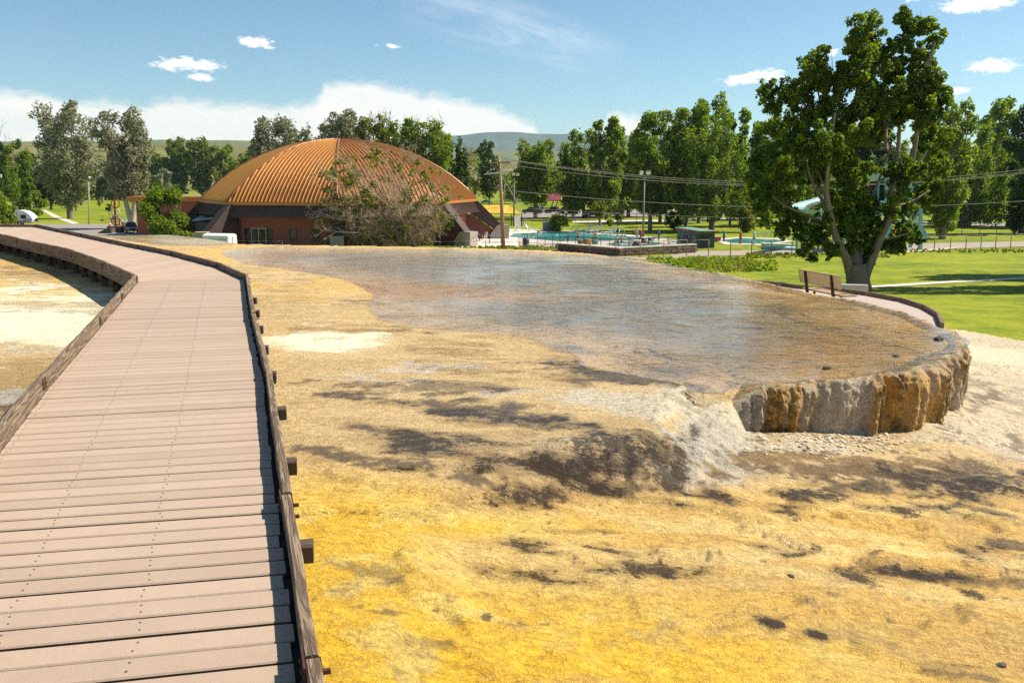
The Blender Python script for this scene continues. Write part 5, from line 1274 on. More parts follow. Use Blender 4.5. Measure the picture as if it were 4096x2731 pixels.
# loungers
M_PLA = pbr('white_plastic', (.80,.79,.75), .45, var=.03)
def lounger(label, p, rz):
    o = thing('sun_lounger', label, 'sun lounger', tuple(p), 'white loungers round the pool', rz)
    sl_ = MB()
    for q in range(9): sl_.box((-.95+q*.15,0,.36), (.11,.60,.035))
    for s_ in (-1, 1): sl_.box((-.35,s_*.32,.35), (1.4,.05,.07))
    sl_.build('bed', M_PLA, o, local=True)
    b = MB(); M = Matrix.Rotation(math.radians(-58), 3, 'Y')
    for q in range(6): b.box(Vector((.33,0,.38)) + M @ Vector((.10+q*.15,0,0)), (.11,.60,.035), M=M)
    for s_ in (-1, 1): b.box(Vector((.33,0,.38)) + M @ Vector((.46,s_*.32,0)), (.95,.05,.06), M=M)
    b.build('backrest', M_PLA, o, local=True)
    for x in (-.85,.2):
        for s_ in (-1, 1): MB().box((x,s_*.30,.17), (.06,.06,.34)).build('leg', M_PLA, o, local=True)
    for s_ in (-1, 1): MB().box((.15,s_*.36,.58), (.5,.06,.04)).build('armrest', M_PLA, o, local=True)
    return o
spots = [(2060,927,-.1,'leftmost white lounger below the white board by the floodlight pole'),(2082,926,.3,'white lounger next to the white board, second from left'),(2120,925,2.9,'white lounger with a towel over its back near the diving block'),
         (2345,931,.15,'first white lounger right of the left pool ladder'),(2368,933,.15,'second white lounger from the left pool ladder'),(2386,934,.15,'middle white lounger of the five in the row behind the pool'),(2432,939,.1,'fourth white lounger of the row behind the pool'),(2448,940,.12,'last white lounger of the row, left of the right ladder'),
         (2510,991,.5,'white lounger behind the stone wall, left of the dark stump table'),(2590,990,.3,'white lounger with a red towel behind the stone wall'),(2685,982,3.0,'low white lounger at the right end of the stone wall')]
L0 = None
for px, py, a, lb in spots:
    p = at_park(px, py); p.z += .05
    if L0 is None: L0 = lounger(lb, p, a); L0.scale = (1.15,)*3
    else: dup(L0, p, a, lb)
p = at_park(2070, 918); o = thing('notice_board', 'white board standing on a pole behind the left loungers', 'board', tuple(p)); MB().box(p+Vector((0,0,1.4)), (1.1,.06,1.9), .3).build('panel', M_PLA, o); MB().box(p+Vector((0,0.1,.5)), (.1,.1,1.0)).build('leg', M_DKPL, o)
p = at_park(2194, 924); o = thing('diving_board', 'grey green diving block with a pale board beside the round green bush', 'diving board', tuple(p)); MB().box(p+Vector((0,0,.7)), (2.0,1.2,1.5)).build('base', pbr('block_green', (.16,.22,.20), .8), o); MB().box(p+Vector((.6,0,1.52)), (3.2,.7,.1)).build('board', M_LTW, o); MB().box(p+Vector((0,-.2,.05)), (2.8,1.8,.1)).build('plinth', M_DKPL, o)
def ladder(px, py, lab):
    p = at_park(px, py); o = thing('pool_ladder', lab, 'pool ladder', tuple(p), 'pool ladders')
    for s_ in (-.35,.35): MB().tube([p+Vector((s_-.5,.5,.05)), p+Vector((s_-.35,.4,.9)), p+Vector((s_,.1,1.2)), p+Vector((s_+.35,-.3,.8)), p+Vector((s_+.4,-.4,-.1))], .045, 6).build('handrail', M_CHROME, o, True)
    for q in range(2): MB().bar(p+Vector((0,-.3,.1+q*.3)), p+Vector((.7,-.3,.1+q*.3)), .05,.05).build('step', M_CHROME, o)
ladder(2305, 934, 'steel pool ladder left of the lounger row'); ladder(2478, 945, 'steel pool ladder right of the lounger row'); ladder(2166, 957, 'steel pool ladder on the near side of the big pool')
def pot(px, py, r, h, lab, col):
    p = at_park(px, py); o = thing('plant_tub', lab, 'plant tub', tuple(p), 'tubs along the pool fence'); MB().lathe([(r*.75,0),(r,h*.85),(r*1.08,h*.86),(r*1.08,h)], 12, p).build('tub', pbr('tub', col, .6), o, True); MB().lathe([(r*.9,h-.02),(r*.8,h+.04)], 10, p).build('soil', M_DIRT, o)
pot(2323, 977, .42, .55, 'olive tub left of the orange barrel tub', (.16,.15,.05)); pot(2351, 983, .55, .8, 'orange half barrel tub by the pool fence', (.50,.24,.06)); pot(2381, 978, .40, .5, 'turquoise tub under the bather in green', (.05,.30,.28))
def barrel(px, py, r, h, lab, col):
    p = at_park(px, py); o = thing('barrel', lab, 'barrel', tuple(p)); MB().lathe([(r,0),(r*1.05,h*.3),(r,h*.34),(r*1.05,h*.66),(r,h)], 14, p).build('drum', pbr('drum', col, .5), o, True); MB().lathe([(r*.9,h),(r*.3,h+.05)], 12, p).build('lid', M_DKPL, o)
barrel(2104, 985, .40, 1.0, 'dark blue barrel behind the brown fence panel', (.03,.06,.12)); barrel(2575, 988, .35, 1.0, 'dark brown barrel table behind the stone wall', (.07,.045,.03)); barrel(2543, 990, .45, .75, 'short dark stump table behind the stone wall', (.06,.04,.03))
p = at_park(2600, 973); o = thing('table', 'pale round table with a dark base near the small pool', 'table', tuple(p)); MB().lathe([(1.2,.7),(1.25,.74),(1.25,.78),(.2,.79)], 16, p).build('table_top', M_LTW, o); MB().lathe([(.4,0),(.25,.7)], 10, p).build('leg', M_DKPL, o)
p = at_park(2130, 996); o = thing('wooden_bench', 'weathered plank bench in the weeds outside the pool fence', 'bench', tuple(p)); MB().box(p+Vector((0,0,.5)), (1.5,.35,.06)).build('seat', M_LTW, o)
for s_ in (-.6,.6): MB().box(p+Vector((s_,0,.24)), (.08,.3,.48)).build('leg', M_GREY, o)

# ------------------------------------------------------------------ fences and walls
def mesh_mat():
    m, n, out = new_mat('chain_link'); d = n.add('ShaderNodeBsdfPrincipled'); t_ = n.add('ShaderNodeBsdfTransparent'); mx = n.add('ShaderNodeMixShader'); d.inputs['Base Color'].default_value = (.25,.24,.22,1); d.inputs['Roughness'].default_value = .5; d.inputs['Metallic'].default_value = .6
    mx.inputs[0].default_value = .10; n.l.new(t_.outputs[0], mx.inputs[1]); n.l.new(d.outputs[0], mx.inputs[2]); n.l.new(mx.outputs[0], out.inputs[0]); return m
M_CHAIN = mesh_mat(); M_FPOST = pbr('fence_post', (.22,.20,.17), .6, metal=.4)
def chain_fence(lab, posts, hgt, r=.05, link_=True):
    P_ = [at_park(a, b) for a, b in posts]; o = thing('chain_link_fence', lab, 'fence', tuple(P_[0]))
    for q in P_: MB().tube([q, q+Vector((0,0,hgt+.05))], r, 6).build('post', M_FPOST, o, True)
    for a, b in zip(P_, P_[1:]):
        U_ = Vector((0,0,hgt)); MB().tube([a+U_, b+U_], r*.55, 5).build('top_rail', M_FPOST, o, True)
        if link_: MB().add([a+Vector((0,0,.05)), b+Vector((0,0,.05)), b+U_, a+U_], [(0,1,2,3)]).build('wire_mesh', M_CHAIN, o)
    return o
chain_fence('long chain link fence between the green lawn and the gravel road', [(2357,1019),(2462,1024),(2560,1032),(2654,1028),(2745,1024),(2833,1024),(2921,1027),(3005,1027),(3084,1026),(3166,1025),(3252,1024),(3340,1022),(3430,1018),(3515,1014),(3590,1010),(3671,1007),(3736,1006),(3800,1004),(3862,1001),(3922,999),(3981,997),(4041,995),(4110,992),(4190,989)], 1.75)
chain_fence('chain link fence along the terrace foot in front of the dome building', [(700,990),(950,996),(1130,998),(1370,1000),(1560,1001),(1760,1000),(1943,998),(2080,1004),(2229,1011),(2357,1019)], 1.0, .045, False)
chain_fence('far chain link fence along the pale path behind the pool lawn', [(2010,902),(2095,901),(2190,893),(2303,889),(2354,888),(2470,886),(2545,888),(2640,883),(2770,880),(2880,876),(2960,873),(3060,870)], 1.7, .05, False)
chain_fence('chain link fence at right behind the light blue slide tower', [(3625,935),(3786,944),(3847,941),(3918,940),(3985,937),(4060,934),(4150,930)], 1.8, .05, False)
def bars(lab, a, b, n, hgt):
    A, B = at_park(*a), at_park(*b); o = thing('iron_fence', lab, 'fence', tuple(A), 'black iron pool fences'); m = MB()
    for q in range(n+1):
        p = A.lerp(B, q/n)
        if q % 9 == 0: MB().box((p.x,p.y,p.z+hgt/2+.05), (.08,.08,hgt+.1)).build('post', M_BLK, o)
        else: m.box((p.x,p.y,p.z+hgt/2), (.03,.03,hgt))
    m.build('picket', M_BLK, o, kind='stuff')
    for zz in (hgt, .2): MB().bar(A+Vector((0,0,zz)), B+Vector((0,0,zz)), .05,.06).build('rail', M_BLK, o)
bars('black iron pool fence left stretch between brown panel and fence corner', (2150,986), (2270,983), 36, 1.15); bars('black iron pool fence from the corner along the stone wall', (2270,983), (2474,999), 54, 1.25); bars('black iron pool fence right stretch above the stone wall', (2474,999), (2745,984), 63, 1.25)
A, B = at_park(2073,988), at_park(2112,987); o = thing('stake_fence', 'rough brown stake fence panel beside the dark blue barrel', 'fence', tuple(A)); M_STK = pbr('rough_stakes', (.15,.075,.04), .95, var=.5, scale=3)
rng = random.Random(8)
for q in range(10): p = A.lerp(B, q/9); MB().bar(p, p+Vector((rng.uniform(-.04,.04),0,1.15+rng.uniform(-.1,.1))), .13,.05,(1,0,0)).build('stake', M_STK, o)
A, B = at_park(2112,988), at_park(2150,987); o = thing('stake_fence', 'thin pale stake fence right of the dark blue barrel', 'fence', tuple(A))
for q in range(11): p = A.lerp(B, q/10); MB().bar(p, p+Vector((rng.uniform(-.05,.05),0,1.1+rng.uniform(-.1,.1))), .05,.03,(1,0,0)).build('stake', M_LTW, o)
# rubble wall holding up the pool deck: stones in three courses
M_STN = pbr('rubble_stone', (.17,.105,.068), .95, var=.5, scale=1.6, bump=.6, bscale=7); M_MORT = pbr('dark_mortar', (.075,.055,.04), .95)
sw = thing('stone_wall', 'rough brown stone wall with a pale cap round the pool deck corner', 'wall', tuple(at_park(2474, 1026)))
for a, b in (((2225,1007),(2474,1026)), ((2474,1026),(2787,1012))):
    A, B = at_park(*a), at_park(*b); t_ = (B-A); L = t_.length; t_.normalize(); nn = Vector((-t_.y, t_.x, 0)); ht = 1.0
    if nn.y < 0: nn = -nn
    A.z = B.z = min(A.z, B.z)-.1
    Mx = Matrix((t_, nn, (0,0,1))).transposed() if False else Matrix.Rotation(math.atan2(t_.y, t_.x), 3, 'Z')
    MB().box(A.lerp(B,.5)+nn*.45+Vector((0,0,ht/2)), (L,.5,ht), M=Mx).build('core', M_MORT, sw)
    MB().box(A.lerp(B,.5)+nn*.42+Vector((0,0,ht+.06)), (L+.1,.72,.12), M=Mx).build('coping', M_CONC, sw)
    for row in range(3):
        u = -rng.uniform(0,.3)
        while u < L:
            wl = rng.uniform(.35,.8); hh = ht/3
            c = A + t_*(u+wl/2) + nn*.2 + Vector((0,0,hh*(row+.5)))
            if 0 < u+wl/2 < L:
                m = MB().box(c, (wl-.05,.16+rng.uniform(0,.1),hh-.05), M=Mx); m.v = [(x+rng.uniform(-.04,.04), y+rng.uniform(-.04,.04), z_+rng.uniform(-.03,.03)) for x, y, z_ in m.v]; m.build('stone', M_STN, sw)
            u += wl
# green pump shed
A, Bc, Cc = at_park(2708,977), at_park(2793,992), at_park(2857,992)
gs = thing('pump_shed', 'dark green shed with a flat green roof and rust red eaves by the pool', 'shed', tuple(Bc))
M_GRN = pbr('green_paint', (.045,.085,.068), .7, var=.15); M_ROOFG = pbr('green_roof', (.16,.30,.20), .6)
zt = at_y(2793, 934, Bc.y).z; D_ = A + (Cc-Bc)
zb_ = min(A.z, Bc.z)-.2
def wallq(nm, a, b, mat, z0, z1, par, out=.0, th=.1):
    t_ = (b-a); t_.z = 0; t_.normalize(); n_ = Vector((t_.y,-t_.x,0)); 
    q = [Vector((p.x,p.y,zz)) for p in (a,b) for zz in (z0,z1)]
    return MB().hexa([q[0]+n_*out, q[2]+n_*out, q[2]+n_*(out-th), q[0]+n_*(out-th), q[1]+n_*out, q[3]+n_*out, q[3]+n_*(out-th), q[1]+n_*(out-th)]).build(nm, mat, par)
wallq('wall', A, Bc, M_GRN, zb_, zt, gs); wallq('wall', Bc, Cc, M_GRN, zb_, zt, gs); wallq('wall', Cc, D_, M_GRN, zb_, zt, gs); wallq('wall', D_, A, M_GRN, zb_, zt, gs)
wallq('door', Bc.lerp(Cc,.18), Bc.lerp(Cc,.55), M_DKPL, zb_, zt-.35, gs, .03, .05)
for f0, f1 in ((.12,.34),(.42,.62),(.70,.92)): w1 = wallq('window', A.lerp(Bc,f0), A.lerp(Bc,f1), M_GLASS, zt-1.1, zt-.3, gs, .03, .05); wallq('sill', A.lerp(Bc,f0), A.lerp(Bc,f1), M_LTW, zt-1.2, zt-1.11, w1, .08, .1)
ctr = (A+Bc+Cc+D_)/4; rf = []
for p in (A, Bc, Cc, D_): q = ctr + (p-ctr)*1.16; rf.append(Vector((q.x,q.y,zt+.02)))
U1, U2 = Vector((0,0,.26)), Vector((0,0,.32))
MB().hexa(rf + [v+U1 for v in rf]).build('eaves', pbr('rust_trim', (.22,.075,.045), .7), gs); MB().hexa([v+U1+Vector((0,0,.004)) for v in rf] + [v+U2 for v in rf]).build('roof', M_ROOFG, gs)

# light blue slide tower and flume
M_SKY = pbr('light_blue_steel', (.20,.42,.46), .5, var=.06); M_SKYD = pbr('pale_flume', (.30,.46,.46), .4)
bt_ = at_park(3610, 1000); Y = bt_.y
tw = thing('slide_tower', 'light blue steel water slide tower with platforms behind the big cottonwood', 'slide tower', tuple(bt_))
def TP(px, py, dY=0.0): return at_y(px, py, Y+dY)
for px, t0_, dy in ((3546,660,0),(3612,640,0),(3682,740,0),(3560,690,4),(3640,640,4)): b = TP(px, 1000, dy); b.z = gz(Y+dy); MB().bar(b, TP(px+1, t0_, dy), .34,.34).build('post', M_SKY, tw)
for a, b, pyy, nm in ((3540,3690,820,'platform'),(3575,3645,868,'platform'),(3530,3650,700,'platform')):
    p, q = TP(a,pyy), TP(b,pyy); MB().hexa([p, q, q+Vector((0,4,0)), p+Vector((0,4,0)), p+Vector((0,0,.35)), q+Vector((0,0,.35)), q+Vector((0,4,.35)), p+Vector((0,4,.35))]).build(nm, M_SKY, tw)
    MB().bar(p+Vector((0,0,1.3)), q+Vector((0,0,1.3)), .06,.06).build('handrail', M_SKY, tw)
for a, b in (((3546,760),(3612,860)),((3612,820),(3655,745)),((3546,900),(3580,868)),((3612,880),(3546,960)),((3682,830),(3625,940)),((3560,730),(3610,800))): MB().bar(TP(*a,-.2), TP(*b,-.2), .13,.13).build('brace', M_SKY, tw)
sa, sb = TP(3670,890,-.5), TP(3712,955,-.5)
MB().bar(sa, sb, .12,.5).build('stair_stringer', M_SKY, tw)
for q in range(7): p = sa.lerp(sb, (q+.5)/7); MB().box(p+Vector((0,.5,.2)), (.5,1.0,.06)).build('stair_tread', M_LTW, tw)
def flume(lab, pts, r):
    P_ = [at_y(a, b, d) for a, b, d in pts]; P_ = [Vector(v) for v in chaikin([tuple(p) for p in P_], 2)]; o = thing('water_slide', lab, 'water slide', tuple(P_[-1])); V = []; nk = 9
    for i, p in enumerate(P_):
        t_ = (P_[min(i+1,len(P_)-1)]-P_[max(i-1,0)]).normalized(); s_ = t_.cross(Vector((0,0,1))).normalized(); u_ = s_.cross(t_)
        for k in range(nk): a = PI + PI*k/(nk-1); V.append(p + s_*math.cos(a)*r + u_*(math.sin(a)*r*.8+.3))
    n_ = len(P_); ii = np.arange(n_*nk).reshape(n_, nk); Q = np.stack([ii[:-1,:-1], ii[1:,:-1], ii[1:,1:], ii[:-1,1:]], -1).reshape(-1,4)
    np_obj('chute', V, Q, M_SKYD, o)
    for i in range(2, n_-1, 4): MB().tube([P_[i]-Vector((0,0,.2)), Vector((P_[i].x,P_[i].y,gz(P_[i].y)))], .12, 6).build('support', M_SKY, o, True)
flume('pale blue water slide chute curving left behind the cottonwood crown', [(3545,700,Y),(3400,740,Y+4),(3300,800,Y+2),(3180,830,Y-4),(3220,850,Y-8),(3330,858,Y-6),(3400,900,Y-2),(3330,930,Y),(3200,955,Y+2)], .75)
p = at_park(3125, 990); sb_ = thing('splash_trough', 'long white trough at the end of the water slide', 'trough', tuple(p)); a, b = at_y(3062,978,p.y-1), at_y(3186,985,p.y-1)
MB().hexa([a+Vector((.4,0,-.9)), b+Vector((-.3,0,-.9)), b+Vector((-.3,2.2,-.9)), a+Vector((.4,2.2,-.9)), a+Vector((0,-.2,.1)), b+Vector((0,-.2,.1)), b+Vector((0,2.4,.1)), a+Vector((0,2.4,.1))]).build('basin', pbr('trough_white', (.66,.68,.68), .5), sb_); MB().bar(a+Vector((0,-.25,.14)), b+Vector((0,-.25,.14)), .2,.1).build('rim', M_WHITE, sb_)
for q, (px, lb) in enumerate(((3056,'white lattice panel left of the pair by the splash pool'),(3108,'white lattice panel right of the pair by the splash pool'))):
    p = at_park(px, 948); o = thing('lattice_panel', lb, 'lattice', tuple(p), 'white lattice panels'); m = MB(); Wl, Hl = 1.9, .75
    for k in range(-4, 11):
        for sgn in (1,-1):
            u0 = k*.24; pts = [(u0+sgn*v, v) for v in (0, Hl)]
            if 0 <= pts[0][0] <= Wl and 0 <= pts[1][0] <= Wl: m.bar(p+Vector((pts[0][0]-.9,0,.1)), p+Vector((pts[1][0]-.9,0,.1+Hl)), .05,.03,(0,1,0))
    m.build('lattice', M_PLA, o)
    for u in (-.95,1.05): MB().box(p+Vector((u,0,.5)), (.1,.1,1.0)).build('post', M_PLA, o)
def cyl_post(px, py, h, lab, col):
    p = at_park(px, py); o = thing('bollard', lab, 'post', tuple(p)); MB().lathe([(.16,0),(.16,h),(.10,h+.08)], 10, p).build('shaft', pbr('post_paint', col, .5), o, True); MB().lathe([(.2,h*.5),(.2,h*.5+.12)], 10, p).build('collar', M_DKPL, o)
cyl_post(2961, 977, 1.5, 'red post at the near edge of the splash pool', (.36,.05,.03)); cyl_post(3015, 980, 1.6, 'pale turquoise post at the near edge of the splash pool', (.35,.55,.50)); cyl_post(2895, 967, 1.4, 'blue post right of the green shed', (.03,.10,.22)); cyl_post(2635, 958, 1.4, 'blue post left of the green shed', (.03,.10,.22)); cyl_post(2563, 958, 1.3, 'red post at the foot of the right floodlight pole', (.30,.04,.03))
p = at_park(2868, 966); obj_box('cooler', 'dark red cooler box with a pale lid between shed and splash pool', 'box', 2866, 966, (1.2,.8,.6), M_RED, top=M_LTW)
p = at_park(3195, 1010); o = thing('pipe', 'pale blue pipe lying on the ground below the white trough', 'pipe', tuple(p)); a, b = at_park(3045,1000), at_park(3185,1002); MB().tube([a+Vector((0,0,.25)), b+Vector((0,0,.25))], .22, 10).build('tube', M_SKY, o, True); MB().box(a.lerp(b,.3)+Vector((0,0,.05)), (.3,.8,.1)).build('cradle', M_DKPL, o)
p = at_park(3848, 905); o = thing('pedestal', 'dark stone pedestal with a pale block on top by the right road', 'pedestal', tuple(p)); MB().lathe([(1.4,0),(1.2,.5),(.8,.9)], 8, p).build('base', M_BRICK, o); MB().box(p+Vector((0,0,1.5)), (.9,.8,1.2)).build('block', M_BLOCK, o)
# picnic shelter
p = at_park(2205, 832); Y = p.y; ps = thing('picnic_shelter', 'small picnic shelter with a steep dark red roof beyond the parked trucks', 'shelter', tuple(p)); M_RR = pbr('dark_red_roof', (.22,.035,.04), .5)
E0, E1 = at_y(2155,802,Y), at_y(2243,803,Y); R0, R1 = at_y(2172,775,Y+6), at_y(2246,773,Y+6)
def slab4(a, b, c, d, th): dz = Vector((0,0,th)); return [a-dz, b-dz, c-dz, d-dz, a, b, c, d]
MB().hexa(slab4(E0, E1, R1, R0, .15)).build('roof', M_RR, ps); bkE0, bkE1 = E0+Vector((0,12,0)), E1+Vector((0,12,0)); MB().hexa(slab4(R0, R1, bkE1, bkE0, .15)).build('roof', M_RR, ps)
MB().bar(E0, E1, .2,.35).build('fascia', pbr('roof_edge_red', (.50,.07,.06), .6), ps); MB().prism([E1+Vector((-.3,.5,-.1)), E1+Vector((-.3,11.5,-.1)), R1+Vector((-.3,0,-.3))], [E1+Vector((-.05,.5,-.1)), E1+Vector((-.05,11.5,-.1)), R1+Vector((-.05,0,-.3))]).build('gable', M_LTW, ps)
for px in (2172, 2214, 2232): a = at_y(px-10, 832, Y+1); a.z = gz(Y+1); MB().bar(a, at_y(px, 803, Y+1), .3,.3).build('post', M_DKPL, ps)

# ------------------------------------------------------------------ trees
def leaf_mat(name, cols, transl=0.52, tcol=(1.75, 1.8, 0.5)):
    m, n, out = new_mat(name)
    a = n.add('ShaderNodeAttribute', attribute_name='tint').outputs['Fac']
    c = n.ramp(a, [(0.0, cols[0]), (0.55, cols[1]), (1.0, cols[2])])
    d = n.add('ShaderNodeBsdfPrincipled'); t_ = n.add('ShaderNodeBsdfTranslucent'); mx = n.add('ShaderNodeMixShader')
    n.put(d.inputs['Base Color'], c); d.inputs['Roughness'].default_value = .5; d.inputs['Specular IOR Level'].default_value = .35
    n.put(t_.inputs[0], n.mix(1.0, c, (*tcol, 1), 'MULTIPLY')); mx.inputs[0].default_value = transl
    n.l.new(d.outputs[0], mx.inputs[1]); n.l.new(t_.outputs[0], mx.inputs[2]); n.l.new(mx.outputs[0], out.inputs[0]); return m
LM = dict(
    cotton=leaf_mat('cottonwood_leaf', ((.036,.070,.008), (.105,.160,.013), (.29,.33,.028))),
    green=leaf_mat('green_leaf', ((.046,.085,.008), (.135,.195,.012), (.30,.34,.024))),
    yellow=leaf_mat('yellow_green_leaf', ((.075,.125,.010), (.17,.23,.014), (.30,.33,.03))),
    pale=leaf_mat('silver_leaf', ((.13,.14,.07), (.26,.265,.15), (.45,.44,.30)), .30, (1.2,1.2,.8)),
    dark=leaf_mat('dark_leaf', ((.018,.042,.010), (.038,.072,.014), (.080,.120,.022))),
    olive=leaf_mat('olive_leaf', ((.075,.090,.014), (.16,.175,.024), (.30,.30,.045))))
M_BARK = pbr('tree_bark', (.20,.155,.12), .95, var=.45, scale=2.2, stretch=(2,2,.5), bump=.8, bscale=9)
M_BARKL = pbr('pale_bark', (.40,.34,.27), .9, var=.35, scale=1.5, stretch=(2,2,.5), bump=.4)
M_BARKM = pbr('limb_bark', (.235,.185,.14), .95, var=.4, scale=2.2, stretch=(2,2,.5), bump=.7, bscale=9)
M_TWIG = pbr('bare_twig', (.40,.30,.19), .95, var=.3, scale=1)
def leaf_cloud(cent, rad, nleaf, size, rng, up=0.3, flat=1.0):
    """diamond leaves around twig centres; cent (n,3), rad (n,)"""
    n = len(cent); w_ = rad**2; w_ = w_/w_.sum()
    idx_ = rng.choice(n, nleaf, p=w_)
    d = rng.normal(size=(nleaf, 3)); d /= np.linalg.norm(d, axis=1)[:, None]
    p = cent[idx_] + d*(rad[idx_]*rng.uniform(0.25, 1.0, nleaf)**0.6)[:, None]*np.array([1,1,flat])
    nr_ = d*0.6 + rng.normal(size=(nleaf, 3))*0.6 + np.array([0,0,up]); nr_ /= np.linalg.norm(nr_, axis=1)[:, None]
    a = np.cross(nr_, rng.normal(size=(nleaf, 3))); a /= np.linalg.norm(a, axis=1)[:, None]; b = np.cross(nr_, a)
    s_ = size*rng.uniform(.6, 1.3, nleaf)[:, None]
    bend = nr_*s_*0.25
    V = np.stack([p-a*s_, p+b*s_*.72+bend, p+a*s_, p-b*s_*.72+bend], 1).reshape(-1, 3)
    Q = np.arange(nleaf*4).reshape(-1, 4)
    ct = rng.uniform(0, 1, n)
    tint = np.clip(0.55*ct[idx_] + 0.45*rng.uniform(0, 1, nleaf), 0, 1)
    return V, Q, np.repeat(tint, 4)
def sub_clumps(blobs, per, rng, shrink=.42, gap=.0, seed=0):
    C, Rr = [], []
    for (x, y, zz, rx, ry, rz_) in blobs:
        k = max(3, int(per*rng.uniform(.8, 1.2)))
        d = rng.normal(size=(k, 3)); d /= np.linalg.norm(d, axis=1)[:, None]; r = rng.uniform(.25, 1.0, k)**.55
        C.append(np.array([x, y, zz]) + d*r[:, None]*np.array([rx, ry, rz_])); Rr.append(np.full(k, (rx+rz_)/2*shrink)*rng.uniform(.55, 1.25, k))
    C = np.vstack(C); Rr = np.concatenate(Rr)
    if gap > 0:
        keep = fbm(C[:,0]*.9/np.mean(Rr)*.3+C[:,1]*.31, C[:,2]*.9/np.mean(Rr)*.3, 3, seed) > gap; C, Rr = C[keep], Rr[keep]
    return C, Rr
def limb_path(a, b, rng, sag=.12, n=5):
    a, b = np.array(a, float), np.array(b, float); L = np.linalg.norm(b-a); pts = []
    for i in range(n+1):
        f = i/n; p = a*(1-f)+b*f; p[2] += -sag*L*math.sin(PI*f)*.6; p += rng.normal(size=3)*L*.035*(0 < i < n); pts.append(Vector(p))
    return pts
def add_limbs(mb, fork, blobs, rng, r0, frac=.75, n=5):
    for bl_ in blobs:
        tgt = np.array(bl_[:3]); tgt[2] -= bl_[5]*.1
        L = np.linalg.norm(tgt-np.array(fork)); r = r0*rng.uniform(.35, .6)
        pts = limb_path(fork, tgt, rng); mb.tube(pts, [r*(1-.8*i/(len(pts)-1)) for i in range(len(pts))], n, False)
        for q in range(3):
            e = tgt + rng.normal(size=3)*np.array(bl_[3:6])*.55; mb.tube([pts[-2], (pts[-2]+Vector(e))/2 + Vector(rng.normal(size=3)*.05*L), Vector(e)], [r*.3, r*.2, r*.08], 4, False)
